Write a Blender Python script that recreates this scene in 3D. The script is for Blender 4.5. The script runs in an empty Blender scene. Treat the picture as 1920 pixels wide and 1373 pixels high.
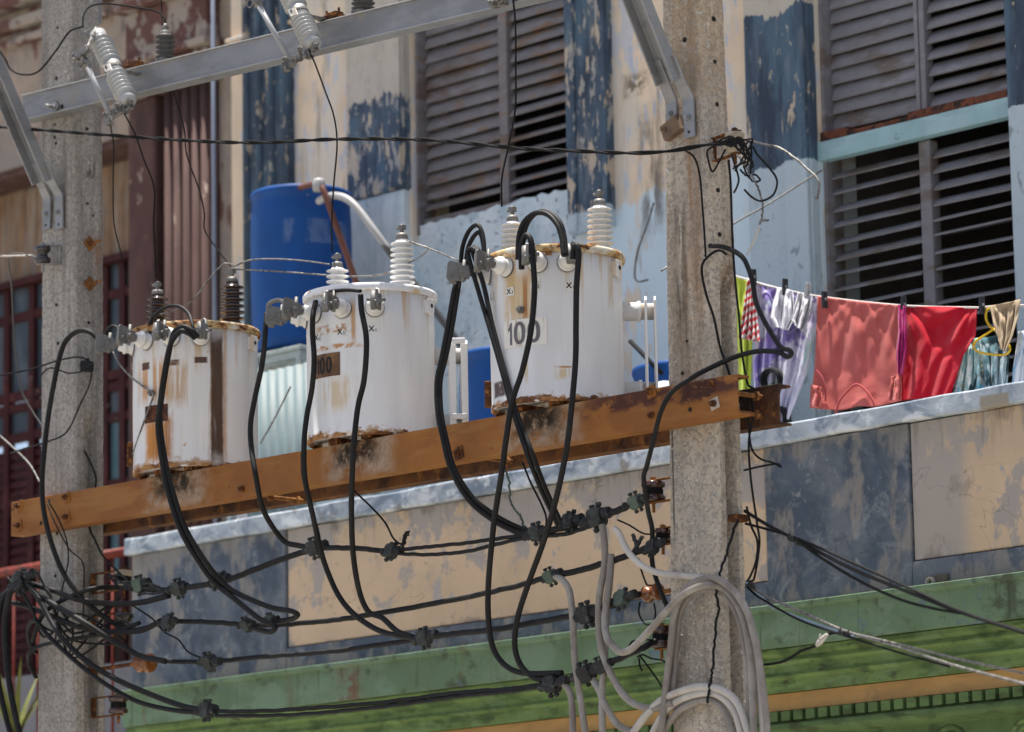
import bpy, math, random
from mathutils import noise as mnoise
from mathutils import Vector, Matrix
random.seed(7)
scene = bpy.context.scene
COL = scene.collection
# ------------------------------------------------------------------ camera
W, H, F = 1920.0, 1373.0, 7500.0
YAW, PITCH, ROLL = math.radians(46.39), math.radians(10.13), math.radians(-1.04)
fw = Vector((-math.sin(YAW)*math.cos(PITCH), math.cos(YAW)*math.cos(PITCH), math.sin(PITCH)))
r0 = fw.cross(Vector((0, 0, 1))).normalized()
u0 = r0.cross(fw)
rt = r0*math.cos(ROLL)+u0*math.sin(ROLL)
up = u0*math.cos(ROLL)-r0*math.sin(ROLL)
def ray(px, py):
    return fw+rt*((px-W/2)/F)-up*((py-H/2)/F)
_d = ray(1310, 760)*16.5
CAM = Vector((-_d.x, -_d.y, 1.6))
def P(px, py, Y):                       # pixel -> point on the vertical plane y = Y
    d = ray(px, py)
    return CAM+d*((Y-CAM.y)/d.y)
def PX(px, py, X):
    d = ray(px, py)
    return CAM+d*((X-CAM.x)/d.x)
def PZ(px, py, Z):
    d = ray(px, py)
    return CAM+d*((Z-CAM.z)/d.z)
def proj(v):
    q = v-CAM
    w = q.dot(fw)
    return (W/2+q.dot(rt)/w*F, H/2-q.dot(up)/w*F, w)
cam = bpy.data.cameras.new('camera')
camo = bpy.data.objects.new('camera', cam)
COL.objects.link(camo)
mw = Matrix((rt, up, -fw)).transposed().to_4x4()
mw.translation = CAM
camo.matrix_world = mw
cam.sensor_width = 36.0
cam.lens = 36.0*F/W
cam.clip_start = 0.1
cam.clip_end = 3000
cam.dof.use_dof = True
cam.dof.focus_distance = 17.3
cam.dof.aperture_fstop = 2.5
scene.camera = camo
# ------------------------------------------------------------------ light
SUN = Vector((-0.14, 0.012, 0.99)).normalized()
world = bpy.data.worlds.new('World')
scene.world = world
world.use_nodes = True
wn = world.node_tree.nodes
sky = wn.new('ShaderNodeTexSky')
sky.sky_type = 'NISHITA'
sky.sun_disc = False
sky.sun_elevation = math.asin(SUN.z)
sky.sun_rotation = math.atan2(SUN.x, SUN.y)
sky.dust_density = 3.0
sky.air_density = 0.8
sky.ozone_density = 0.6
bg = wn['Background']
bg.inputs['Strength'].default_value = 0.09
world.node_tree.links.new(sky.outputs[0], bg.inputs['Color'])
sl = bpy.data.lights.new('sun', 'SUN')
sl.energy = 4.4
sl.angle = math.radians(0.53)
sl.color = (1.0, 0.95, 0.87)
so = bpy.data.objects.new('sun', sl)
COL.objects.link(so)
so.rotation_euler = (-SUN).to_track_quat('-Z', 'Y').to_euler()
so.location = (0, -5, 20)
vs = scene.view_settings
vs.view_transform = 'Standard'
vs.look = 'None'
vs.exposure = 1.16
vs.gamma = 1.0
scene.render.engine = 'CYCLES'
# ------------------------------------------------------------------ materials
MATS = {}
# base-colour trim per paint, kept in one place
TONE = {'peeling_brown_paint': 0.62, 'flaking_brown_plaster': 0.72, 'stained_plaster': 0.78, 'weathered_timber_panel': 0.8, 'blue_drum_plastic': 0.9, 'grey_shutter_paint': 0.80, 'grey_shutter_paint_rusty': 0.80,
        'orange_brown_beam_paint': 0.86, 'orange_brown_beam_paint_worn_shaded': 0.86, 'green_fascia_paint': 0.95, 'green_moulding_paint': 1.15, 'galvanised_steel': 0.88, 'weathered_galvanised_steel': 0.85,
        'worn_blue_render': 1.0, 'blue_pilaster_paint': 0.82, 'blue_pilaster_paint_worn': 1.0, 'blue_pilaster_paint_flaking': 1.0, 'blue_pilaster_paint_repainted': 1.0, 'pebbly_concrete_grey': 0.86, 'pebbly_concrete_warm': 1.0,
        'salmon_cotton': 0.86, 'red_cotton': 0.85, 'purple_tie_dye': 0.9, 'weathered_grey_cable': 1.15, 'light_grey_cable': 1.4, 'peeling_panel_render': 1.15, 'worn_blue_cap': 1.35, 'peeling_cream_wall': 1.3, 'pale_blue_stucco': 1.22, 'pale_blue_paint': 1.22, 'transformer_paint_rusted': 1.2, 'transformer_paint_white': 1.24, 'transformer_paint_pale': 1.22, 'transformer_lid_white': 1.15, 'ochre_band_paint': 1.05, 'pale_teal_sheet': 0.85, 'teal_frame_paint': 0.9, 'white_pvc_pipe': 0.75,
        'red_railing_paint': 0.6, 'grey_polymer': 0.85, 'grey_glazed_insulator': 0.85, 'grey_aluminium_lug': 0.9, 'pale_sheet_metal': 0.6, 'maroon_door_paint': 0.8}
class NT:
    def __init__(s, name):
        m = bpy.data.materials.new(name)
        m.use_nodes = True
        s.m = m
        s.t = m.node_tree
        s.bsdf = s.t.nodes['Principled BSDF']
        g = s.t.nodes.new('ShaderNodeNewGeometry')
        s.pos = g.outputs['Position']
    def lk(s, a, b):
        if hasattr(a, 'is_output'):
            s.t.links.new(a, b)
        else:
            b.default_value = a if not (isinstance(a, tuple) and len(a) == 3 and len(b.default_value) == 4) else a+(1,)
    def math(s, op, a, b=0.0, c=0.0, clamp=False):
        n = s.t.nodes.new('ShaderNodeMath')
        n.operation = op
        n.use_clamp = clamp
        s.lk(a, n.inputs[0]); s.lk(b, n.inputs[1])
        if op in ('MULTIPLY_ADD',):
            s.lk(c, n.inputs[2])
        return n.outputs[0]
    def vmath(s, op, a, b):
        n = s.t.nodes.new('ShaderNodeVectorMath')
        n.operation = op
        s.lk(a, n.inputs[0]); s.lk(b, n.inputs[1])
        return n.outputs[0]
    def sep(s, v):
        n = s.t.nodes.new('ShaderNodeSeparateXYZ')
        s.lk(v, n.inputs[0])
        return n.outputs
    def noise(s, sc, seed=0.0, detail=5.0, rough=0.6, dist=0.0):
        if not isinstance(sc, tuple):
            sc = (sc, sc, sc)
        v = s.vmath('MULTIPLY', s.pos, sc)
        v = s.vmath('ADD', v, (seed*3.7, seed*1.9, seed*2.3))
        n = s.t.nodes.new('ShaderNodeTexNoise')
        n.inputs['Scale'].default_value = 1.0
        n.inputs['Detail'].default_value = detail
        n.inputs['Roughness'].default_value = rough
        n.inputs['Distortion'].default_value = dist
        s.lk(v, n.inputs['Vector'])
        return n.outputs[0]
    def maprange(s, v, a, b, c, d, mode='SMOOTHSTEP'):
        n = s.t.nodes.new('ShaderNodeMapRange')
        n.interpolation_type = mode
        s.lk(v, n.inputs[0])
        for i, x in enumerate((a, b, c, d)):
            n.inputs[i+1].default_value = x
        return n.outputs[0]
    def mix(s, f, a, b, blend='MIX'):
        n = s.t.nodes.new('ShaderNodeMix')
        n.data_type = 'RGBA'
        n.blend_type = blend
        s.lk(f, n.inputs[0]); s.lk(a, n.inputs[6]); s.lk(b, n.inputs[7])
        return n.outputs[2]
    def mixf(s, f, a, b):
        n = s.t.nodes.new('ShaderNodeMix')
        n.data_type = 'FLOAT'
        s.lk(f, n.inputs[0]); s.lk(a, n.inputs[2]); s.lk(b, n.inputs[3])
        return n.outputs[0]

def L(c, t=0.55, w=0.04, s=4.0, seed=1.0, bias=(), box=None, r=None, m=None, op=1.0, detail=6.0, rough=0.62, dist=0.0, h=0.0, crack=False):
    return dict(crack=crack, c=c, t=t, w=w, s=s, seed=seed, bias=bias, box=box, r=r, m=m, op=op, detail=detail, rough=rough, dist=dist, h=h)

def M(name, base, rough=0.75, metal=0.0, var=0.25, vs=5.0, layers=(), bump=0.25, bs=70.0, spec=0.26, sheen=0.0, bdist=0.004, coat=0.0):
    """Layered procedural surface: base colour, value variation, then paint / rust / dirt layers."""
    if name in MATS:
        return MATS[name]
    q_ = TONE.get(name, 1.0)
    base = tuple(c*q_ for c in base)
    layers = [dict(l, c=tuple(c*q_ for c in l['c'])) for l in layers]
    n = NT(name)
    v = n.noise(vs, 11.3, 6.0, 0.65)
    k = n.maprange(v, 0.3, 0.7, 1.0-var, 1.0+var, 'LINEAR')
    col = n.vmath('MULTIPLY', tuple(base), (1, 1, 1))
    sc = n.t.nodes.new('ShaderNodeVectorMath')
    sc.operation = 'SCALE'
    n.lk(tuple(base), sc.inputs[0]); n.lk(k, sc.inputs['Scale'])
    col = sc.outputs[0]
    rg, mt = rough, metal
    hgt = n.noise(bs, 3.1, 4.0, 0.6)
    xyz = None
    for i, l in enumerate(layers):
        q = n.noise(l['s'], l['seed']+i*2.17, l['detail'], l['rough'], l['dist'])
        for (ax, a, b, amt) in l['bias']:
            if xyz is None:
                xyz = n.sep(n.pos)
            q = n.math('ADD', q, n.maprange(xyz['XYZ'.index(ax)], a, b, 0.0, amt, 'LINEAR'))
        if l['crack']:      # thin wandering line where the noise passes the threshold
            f = n.maprange(n.math('ABSOLUTE', n.math('SUBTRACT', q, l['t'])), l['w']*0.3, l['w'], l['op'], 0.0)
        else:
            f = n.maprange(q, l['t']-l['w'], l['t']+l['w'], 0.0, l['op'])
        if l['box']:
            c, hf, soft = l['box']
            d = n.vmath('SUBTRACT', n.pos, tuple(c))
            d = n.vmath('DIVIDE', d, tuple(hf))
            d = n.vmath('ABSOLUTE', d, (0, 0, 0))
            x = n.sep(d)
            mx = n.math('MAXIMUM', n.math('MAXIMUM', x[0], x[1]), x[2])
            mx = n.math('ADD', mx, n.math('MULTIPLY', n.math('SUBTRACT', n.noise(30.0, 5.0), 0.5), soft))
            f = n.math('MULTIPLY', f, n.maprange(mx, 1.0-soft, 1.0+soft*0.6, 1.0, 0.0))
        col = n.mix(f, col, tuple(l['c']))
        if l['r'] is not None:
            rg = n.mixf(f, rg, l['r'])
        if l['m'] is not None:
            mt = n.mixf(f, mt, l['m'])
        if l['h']:
            hgt = n.math('ADD', hgt, n.math('MULTIPLY', f, l['h']))
    n.lk(col, n.bsdf.inputs['Base Color'])
    n.lk(n.math('ADD', rg, n.math('MULTIPLY', n.math('SUBTRACT', v, 0.5), 0.25), clamp=True), n.bsdf.inputs['Roughness'])
    n.lk(mt, n.bsdf.inputs['Metallic'])
    n.bsdf.inputs['Specular IOR Level'].default_value = spec
    if sheen:
        n.bsdf.inputs['Sheen Weight'].default_value = sheen
    if coat:
        n.bsdf.inputs['Coat Weight'].default_value = coat
    if bump:
        b = n.t.nodes.new('ShaderNodeBump')
        b.inputs['Strength'].default_value = bump
        b.inputs['Distance'].default_value = bdist
        n.lk(hgt, b.inputs['Height'])
        n.lk(b.outputs[0], n.bsdf.inputs['Normal'])
    MATS[name] = n.m
    return n.m

def srgb(r, g, b):
    f = lambda c: (c/255.0)/12.92 if c <= 10 else ((c/255.0+0.055)/1.055)**2.4
    return (f(r), f(g), f(b))
RUST = (0.10, 0.035, 0.012)
RUST2 = (0.30, 0.12, 0.03)
RUST3 = (0.42, 0.24, 0.09)
# ------------------------------------------------------------------ mesh helpers
def frame(axis, hint=Vector((0, 0, 1))):
    a = axis.normalized()
    if abs(a.dot(hint)) > 0.97:
        hint = Vector((1, 0, 0))
    x = hint.cross(a).normalized()
    return x, a.cross(x), a
class MB:
    def __init__(s):
        s.v, s.f, s.sm = [], [], []
    def add(s, vs, fs, smooth=False):
        o = len(s.v)
        s.v += [Vector(v) for v in vs]
        for f in fs:
            s.f.append([i+o for i in f])
            s.sm.append(smooth)
        return s
    def hexa(s, p):     # 8 points: bottom 4 ccw, top 4
        return s.add(p, [(3, 2, 1, 0), (4, 5, 6, 7), (0, 1, 5, 4), (1, 2, 6, 5), (2, 3, 7, 6), (3, 0, 4, 7)])
    def box(s, c, size, ax=None):
        X, Y, Z = ax if ax else (Vector((1, 0, 0)), Vector((0, 1, 0)), Vector((0, 0, 1)))
        c = Vector(c)
        a, b, d = X*size[0]/2, Y*size[1]/2, Z*size[2]/2
        return s.hexa([c-a-b-d, c+a-b-d, c+a+b-d, c-a+b-d, c-a-b+d, c+a-b+d, c+a+b+d, c-a+b+d])
    def span(s, x0, x1, y0, y1, z0, z1):
        return s.box(((x0+x1)/2, (y0+y1)/2, (z0+z1)/2), (abs(x1-x0), abs(y1-y0), abs(z1-z0)))
    def lathe(s, o, axis, prof, n=16, smooth=True, cap=True, hint=Vector((0, 0, 1))):
        o = Vector(o)
        x, y, a = frame(Vector(axis), hint)
        vs, fs = [], []
        for (r, h) in prof:
            for k in range(n):
                t = 2*math.pi*k/n
                vs.append(o+a*h+(x*math.cos(t)+y*math.sin(t))*r)
        for i in range(len(prof)-1):
            for k in range(n):
                k2 = (k+1) % n
                fs.append((i*n+k, i*n+k2, (i+1)*n+k2, (i+1)*n+k))
        s.add(vs, fs, smooth)
        if cap:
            b = len(s.v)-len(vs)
            s.f.append([b+k for k in reversed(range(n))]); s.sm.append(False)
            s.f.append([b+(len(prof)-1)*n+k for k in range(n)]); s.sm.append(False)
        return s
    def cyl(s, a, b, r0, r1=None, n=12, smooth=True):
        a, b = Vector(a), Vector(b)
        d = b-a
        return s.lathe(a, d, [(r0, 0), (r1 if r1 is not None else r0, d.length)], n, smooth)
    def tube(s, pts, r, n=8, flat=1.0):
        N = len(pts)
        if not isinstance(r, (list, tuple)):
            r = [r]*N
        T = []
        for i in range(N):
            d = pts[min(i+1, N-1)]-pts[max(i-1, 0)]
            T.append(d.normalized() if d.length > 1e-9 else Vector((0, 0, 1)))
        x, y, _ = frame(T[0])
        vs, fs = [], []
        for i in range(N):
            x = (x-T[i]*x.dot(T[i])).normalized()
            y = T[i].cross(x)
            for k in range(n):
                t = 2*math.pi*k/n
                vs.append(pts[i]+x*math.cos(t)*r[i]+y*math.sin(t)*r[i]*flat)
        for i in range(N-1):
            for k in range(n):
                k2 = (k+1) % n
                fs.append((i*n+k, i*n+k2, (i+1)*n+k2, (i+1)*n+k))
        s.add(vs, fs, True)
        b = len(s.v)-len(vs)
        s.f.append([b+k for k in reversed(range(n))]); s.sm.append(False)
        s.f.append([b+(N-1)*n+k for k in range(n)]); s.sm.append(False)
        return s
    def prism(s, poly, o, ex, ey, ez):     # 2-D polygon in (ex, ey) extruded along ez (full vector)
        o = Vector(o)
        n = len(poly)
        vs = [o+ex*a+ey*b for a, b in poly]+[o+ex*a+ey*b+ez for a, b in poly]
        fs = [tuple(reversed(range(n))), tuple(range(n, 2*n))]
        for k in range(n):
            k2 = (k+1) % n
            fs.append((k, k2, n+k2, n+k))
        return s.add(vs, fs)
    def hexbolt(s, o, axis, r=0.012, h=0.01, shank=0.0):
        s.lathe(o, axis, [(r, 0), (r, h)], 6, False)
        if shank:
            a = Vector(axis).normalized()
            s.cyl(Vector(o)+a*h, Vector(o)+a*(h+shank), r*0.55, n=8)
        return s
    def mesh(s, name, mat, org=Vector((0, 0, 0))):
        me = bpy.data.meshes.new(name)
        me.from_pydata([v-org for v in s.v], [], s.f)
        me.polygons.foreach_set('use_smooth', s.sm)
        me.materials.append(mat)
        me.update()
        return me
    def build(s, name, mat, parent=None, bevel=0.0, solid=0.0, recalc=True):
        org = ORG.get(parent.name, Vector((0, 0, 0))) if parent else Vector((0, 0, 0))
        loc = Vector((0, 0, 0))
        if parent is None and s.v:
            xs = [v.x for v in s.v]; ys = [v.y for v in s.v]; zs = [v.z for v in s.v]
            org = Vector(((min(xs)+max(xs))/2, (min(ys)+max(ys))/2, min(zs)))
            loc = org
        me = s.mesh(name, mat, org)
        if recalc:
            import bmesh
            bm = bmesh.new(); bm.from_mesh(me)
            bmesh.ops.recalc_face_normals(bm, faces=bm.faces)
            bm.to_mesh(me); bm.free()
        o = bpy.data.objects.new(name, me)
        COL.objects.link(o)
        o.location = loc
        if parent:
            o.parent = parent
        ORG[o.name] = org
        if bevel:
            md = o.modifiers.new('bevel', 'BEVEL')
            md.width = bevel; md.segments = 2; md.limit_method = 'ANGLE'
        if solid:
            md = o.modifiers.new('solid', 'SOLIDIFY')
            md.thickness = solid
        return o
ORG = {}
def thing(name, label, cat, loc, group=None):
    o = bpy.data.objects.new(name, None)
    COL.objects.link(o)
    o.location = Vector(loc)
    o.empty_display_size = 0.1
    ORG[o.name] = Vector(loc)
    return tag(o, label, cat, group)
def tag(o, label, cat, group=None):
    o['label'] = label
    o['category'] = cat
    if group:
        o['group'] = group
    return o
def struct(o):
    o['kind'] = 'structure'
    return o
def inst(me, name, parent, loc, rot=None):       # another object on the same mesh data (loc in world space)
    o = bpy.data.objects.new(name, me)
    COL.objects.link(o)
    o.parent = parent
    o.location = Vector(loc)-ORG.get(parent.name, Vector((0, 0, 0)))
    if rot:
        o.rotation_euler = rot
    ORG[o.name] = ORG.get(parent.name, Vector((0, 0, 0)))
    return o
def spline(pts, sub=8):
    p = [Vector(q) for q in pts]
    if len(p) == 2:
        return [p[0].lerp(p[1], i/sub) for i in range(sub+1)]
    out = []
    for i in range(len(p)-1):
        a = p[i-1] if i else p[0]*2-p[1]
        d = p[i+2] if i+2 < len(p) else p[-1]*2-p[-2]
        b, c = p[i], p[i+1]
        # centripetal-ish Catmull-Rom via Hermite tangents limited by segment length
        m1 = (c-a)*0.5
        m2 = (d-b)*0.5
        ln = (c-b).length
        if m1.length > ln*1.2: m1 *= ln*1.2/m1.length
        if m2.length > ln*1.2: m2 *= ln*1.2/m2.length
        for k in range(sub):
            t = k/sub
            out.append(b*(2*t**3-3*t*t+1)+m1*(t**3-2*t*t+t)+c*(-2*t**3+3*t*t)+m2*(t**3-t*t))
    out.append(p[-1])
    return out
def pxpts(data, Y):
    """[(px, py[, Y])...] -> world points; Y is carried on from the last point that gives one."""
    out = []
    for q in data:
        if len(q) > 2:
            Y = q[2]
        out.append(P(q[0], q[1], Y))
    return out
def cable(name, label, cat, data, r, mat, Y=-0.2, group=None, n=8, sub=8, wob=0.0):
    p = spline(pxpts(data, Y), sub)
    if wob:
        for i in range(1, len(p)-1):
            p[i] = p[i]+Vector((random.uniform(-wob, wob), random.uniform(-wob, wob), random.uniform(-wob, wob)))
    o = MB().tube(p, r, n).build(name, mat, recalc=False)
    return tag(o, label, cat, group)
# ------------------------------------------------------------------ setting: ground
YP, YW = 2.0, 3.05              # front of the balcony parapet, front of the house wall
Zc = 4.63                       # top of the parapet cap
X0, X1 = P(247, 1010, YP).x, 3.4
mAsphalt = M('asphalt', (0.20, 0.19, 0.175), 0.9, var=0.25, vs=3, bump=0.4, bs=120)
mPave = M('pavement', (0.42, 0.385, 0.33), 0.85, var=0.2, vs=4, bump=0.3)
struct(MB().span(-600, 600, -600, 600, -0.5, 0.0).build('ground', M('ground', (0.34, 0.315, 0.27), 0.9, var=0.2, vs=0.7, bump=0.2)))
struct(MB().span(-60, 60, -9.5, -1.2, 0.002, 0.006).build('road', mAsphalt))
pv = struct(MB().span(-60, 60, -1.2, 3.0, 0.0, 0.14).build('pavement', mPave, bevel=0.02))
# ------------------------------------------------------------------ blue house
house = thing('house', 'weathered house painted blue, cream and green behind the transformers', 'house', (-1.5, YW, 0.14))
cCream = (0.52, 0.415, 0.30); cGrey = (0.36, 0.34, 0.31); cBlue = (0.055, 0.082, 0.120); cPale = (0.42, 0.50, 0.54); cSky = (0.30, 0.44, 0.50)
cFade = (0.36, 0.38, 0.42)
mWall = M('peeling_cream_wall', cCream, 0.85, var=0.14, vs=3, bump=0.35, bs=45, bdist=0.006, layers=[
    L((0.47, 0.42, 0.35), 0.50, 0.06, (4, 4, 1.3), 2.0, h=0.3),
    L(cFade, 0.56, 0.03, (9, 9, 2.6), 4.0, h=0.5, op=0.8),
    L((0.25, 0.32, 0.42), 0.64, 0.03, (14, 14, 3.5), 6.0, op=0.75),
    L((0.22, 0.18, 0.14), 0.64, 0.06, (7, 7, 0.9), 8.0, op=0.7),
    L(cPale, 0.48, 0.05, (7, 7, 2.0), 3.0, bias=[('Z', 6.15, 6.45, -0.5), ('Z', 5.0, 6.05, 0.08)], h=0.4),
    L((0.16, 0.15, 0.14), 0.66, 0.05, (12, 12, 2), 9.0, op=0.6),
    L((0.10, 0.085, 0.07), 0.50, 0.08, (14, 14, 3), 5.0, op=0.85, box=(P(1222, 330, YW), (0.09, 0.3, 0.32), 0.6)),
    L((0.11, 0.085, 0.06), 0.47, 0.08, (18, 18, 18), 5.5, op=0.9, box=(P(1192, 158, YW), (0.09, 0.3, 0.06), 0.7)),
    L((0.14, 0.12, 0.10), 0.55, 0.08, (9, 9, 2), 7.5, op=0.7, box=(P(560, 60, YW), (0.5, 0.3, 0.3), 0.5))])
mPale = M('pale_blue_stucco', cPale, 0.9, var=0.12, vs=4, bump=0.9, bs=38, bdist=0.02, layers=[
    L((0.50, 0.555, 0.58), 0.52, 0.06, (6, 6, 3), 2.0), L((0.33, 0.41, 0.455), 0.57, 0.05, (5, 5, 3), 3.0),
    L((0.20, 0.24, 0.26), 0.63, 0.03, 26, 4.0, op=0.8, h=-0.6), L((0.33, 0.29, 0.22), 0.66, 0.04, (9, 9, 1.5), 6.0, op=0.7)])
mPaleSmooth = M('pale_blue_paint', (0.40, 0.465, 0.50), 0.8, var=0.12, vs=4, bump=0.3, layers=[
    L((0.48, 0.535, 0.56), 0.53, 0.05, (8, 8, 2), 2.0), L((0.16, 0.22, 0.24), 0.66, 0.03, (16, 16, 6), 4.0, op=0.8, h=-0.4),
    L((0.30, 0.31, 0.30), 0.64, 0.03, (7, 7, 2), 5.0, op=0.7)])
def blue_mat(name, zlow, zhi, peel, top=None):
    ly = [L((0.075, 0.125, 0.175), 0.55, 0.06, (9, 9, 2), 2.0), L((0.035, 0.05, 0.075), 0.58, 0.07, (7, 7, 1.5), 3.0),
          L((0.15, 0.18, 0.21), 0.61, 0.06, (16, 16, 2.5), 9.0, op=0.6),
          L((0.44, 0.37, 0.29), peel, 0.015, (13, 13, 4.5), 5.0, h=-0.8), L((0.33, 0.32, 0.30), peel+0.02, 0.015, (20, 20, 7), 7.0, h=-0.8)]
    if top:
        ly.append(L((0.46, 0.42, 0.36), 0.5, 0.02, (12, 12, 5), 8.0, bias=[('Z', top-0.12, top+0.12, 1.0), ('Z', -1, 0, -0.5)], h=-0.6))
    if zlow is not None:
        ly.append(L(cPale, 0.5, 0.03, (14, 14, 5), 6.0, bias=[('Z', zlow, zhi, -1.0), ('Z', -1, 0, 0.5)], h=0.3))
        ly.append(L((0.16, 0.20, 0.22), 0.64, 0.03, (22, 22, 9), 4.5, op=0.7, bias=[('Z', zlow, zhi, -0.3)]))
    return M(name, cBlue, 0.8, var=0.2, vs=(9), bump=0.6, bs=60, bdist=0.012, layers=ly)
zD = P(1470, 310, YW-0.06).z
mPil = blue_mat('blue_pilaster_paint', None, None, 0.605)
mPilB = blue_mat('blue_pilaster_paint_worn', None, None, 0.56, P(700, 190, YW-0.05).z)
mPilC = blue_mat('blue_pilaster_paint_flaking', 6.10, 6.26, 0.565)
mPilD = blue_mat('blue_pilaster_paint_repainted', zD-0.07, zD+0.07, 0.625, P(1470, 18, YW-0.06).z)
mPilE = blue_mat('blue_pilaster_paint_corner', P(1905, 205, YW).z-0.04, P(1905, 205, YW).z+0.04, 0.66)
xw = lambda px, py=250: P(px, py, YW).x
wa, wb = xw(772), xw(1078)          # window 1 opening
wc, wd = xw(1534), xw(1903)         # window 2 opening
zs1 = 6.365                          # sill of window 1 infill
zt = 10.2
XL = xw(434)
mb = MB()
T = 0.28
mb.span(XL, wa, YW, YW+T, 3.3, zt).span(wb, wc, YW, YW+T, 3.3, zt).span(wd, X1, YW, YW+T, 3.3, zt)
mb.span(wa, wb, YW, YW+T, 7.9, zt).span(wc, wd, YW, YW+T, 7.9, zt).span(wc, wd, YW, YW+T, 3.3, 3.76)
mb.build('wall', mWall, house)
# stucco infill below window 1, slightly recessed, ragged top
mb = MB()
n = 26
vs_ = []
for i in range(n+1):
    x = wa+(wb-wa)*i/n
    vs_.append((x, zs1+random.uniform(-0.012, 0.012)))
poly = [(wa, 3.76)]+[(wb, 3.76)]+list(reversed(vs_))
mb.prism([(a, b) for a, b in poly], (0, YW+0.035, 0), Vector((1, 0, 0)), Vector((0, 0, 1)), Vector((0, 0.18, 0)))
mb.build('infill', mPale, house)
# rooms behind the shutters (dark, closed boxes)
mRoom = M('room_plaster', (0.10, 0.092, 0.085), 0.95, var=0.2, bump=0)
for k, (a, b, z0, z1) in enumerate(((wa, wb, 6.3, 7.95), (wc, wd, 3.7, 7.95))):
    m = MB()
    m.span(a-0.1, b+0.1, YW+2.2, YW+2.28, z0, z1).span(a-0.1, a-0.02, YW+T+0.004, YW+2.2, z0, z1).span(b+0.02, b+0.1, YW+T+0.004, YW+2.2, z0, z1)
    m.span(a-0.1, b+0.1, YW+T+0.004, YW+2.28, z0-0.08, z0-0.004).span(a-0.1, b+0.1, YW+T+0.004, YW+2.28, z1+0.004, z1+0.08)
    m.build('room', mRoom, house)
# roof slab and side return so the house is closed
MB().span(XL-0.05, X1+0.1, YW-0.12, YW+6, zt+0.004, zt+0.3).build('roof', mWall, house, bevel=0.03)
MB().span(X1-0.28, X1, YW+T+0.004, YW+6, 0.14, zt).build('wall', mWall, house)
MB().span(XL, XL+0.28, YW+T+0.004, YW+6, 0.14, zt).build('wall', mWall, house)
# pilasters: shaft + raised fillets (flutes)
def pilaster(pxl, pxr, y, zb, ztop, dep, mat, flutes=0, edge=0.012):
    xa, xb = xw(pxl, y), xw(pxr, y)
    m = MB()
    m.span(xa, xb, YW-dep, YW+0.01, zb, ztop)
    o = m.build('pilaster', mat, house, bevel=0.008)
    w = (xb-xa)/(flutes*2+1) if flutes else 0
    for k in range(flutes+1 if flutes else 0):
        x = xa+w*2*k
        f = MB().lathe((x+w/2, YW-dep+0.004, zb+0.012), (0, 0, 1), [(w*0.52, 0), (w*0.52, ztop-zb-0.02)], 10)
        f.build('fillet', mat, o)
    return o
pilaster(470, 553, 300, 5.2, zt, 0.05, mPil, 3)
zB = P(720, 362, YW-0.05).z
pilaster(664, 770, 250, zB, zt, 0.06, mPilB, 0)
xa, xb = xw(740, 250), xw(768, 250)
MB().span(xa, xb, YW-0.075, YW-0.058, zB+0.01, zt).build('pilaster_edge', mPilB, house, bevel=0.006)
o = MB().span(xw(664, 450), xw(769, 450), YW-0.045, YW+0.01, 3.76, zB-0.002).build('pilaster_base', mPaleSmooth, house, bevel=0.008)
pC = pilaster(1074, 1150, 200, 6.08, zt, 0.05, mPilC, 0)
for q in (1076, 1134):
    xa, xb = xw(q, 200), xw(q+16, 200)
    MB().span(xa, xb, YW-0.066, YW-0.048, 6.085, zt-0.01).build('fillet', mPilC, pC, bevel=0.006)
pD = pilaster(1414, 1533, 250, 3.76, zt, 0.06, mPilD, 0)
xa, xb = xw(1488, 250), xw(1531, 250)
MB().span(xa, xb, YW-0.085, YW-0.058, 3.77, zt-0.01).build('fillet', mPilD, pD, bevel=0.008)
pilaster(1903, 1990, 250, 3.76, zt, 0.05, mPilE, 0)
# moulding scraps at the top left of the house
mb = MB()
mb.span(XL, xw(560, 20), YW-0.05, YW, P(480, 70, YW).z, P(480, 62, YW).z)
mb.build('moulding', mWall, house, bevel=0.01)
# conduit on the boundary
MB().cyl((XL-0.02, YW-0.12, 3.0), (XL-0.02, YW-0.12, zt), 0.013, n=10).build('conduit', M('grey_conduit', (0.22, 0.25, 0.32), 0.5, var=0.15), house)
# ------------------------------------------------------------------ shutters
mSlat = M('grey_shutter_paint', (0.228, 0.220, 0.232), 0.6, var=0.12, vs=6, bump=0.2, bs=90, layers=[
    L((0.16, 0.12, 0.085), 0.585, 0.06, (2.5, 2.5, 7), 2.0, op=0.75), L((0.31, 0.30, 0.33), 0.6, 0.05, (5, 5, 14), 4.0, op=0.6)])
mSlatB = M('grey_shutter_paint_rusty', (0.212, 0.198, 0.200), 0.65, var=0.15, vs=6, bump=0.2, bs=90, layers=[
    L((0.15, 0.10, 0.07), 0.56, 0.08, (2.5, 2.5, 9), 2.0, op=0.85), L((0.27, 0.14, 0.055), 0.62, 0.05, (6, 6, 18), 5.0, op=0.6, bias=[('Z', 6.3, 7.2, 0.03)]),
    L((0.30, 0.29, 0.32), 0.6, 0.05, (5, 5, 14), 4.0, op=0.5)])
mTeal = M('teal_frame_paint', (0.30, 0.46, 0.49), 0.7, var=0.14, vs=5, bump=0.3, layers=[
    L((0.08, 0.075, 0.07), 0.655, 0.02, (7, 7, 22), 3.0), L((0.38, 0.53, 0.56), 0.55, 0.05, (4, 4, 10), 5.0, op=0.6)])
mRed = M('bare_rusty_timber', (0.13, 0.045, 0.025), 0.9, var=0.4, vs=14, bump=0.6, bs=40, layers=[L((0.03, 0.02, 0.017), 0.55, 0.05, 18, 3.0)])
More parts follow.
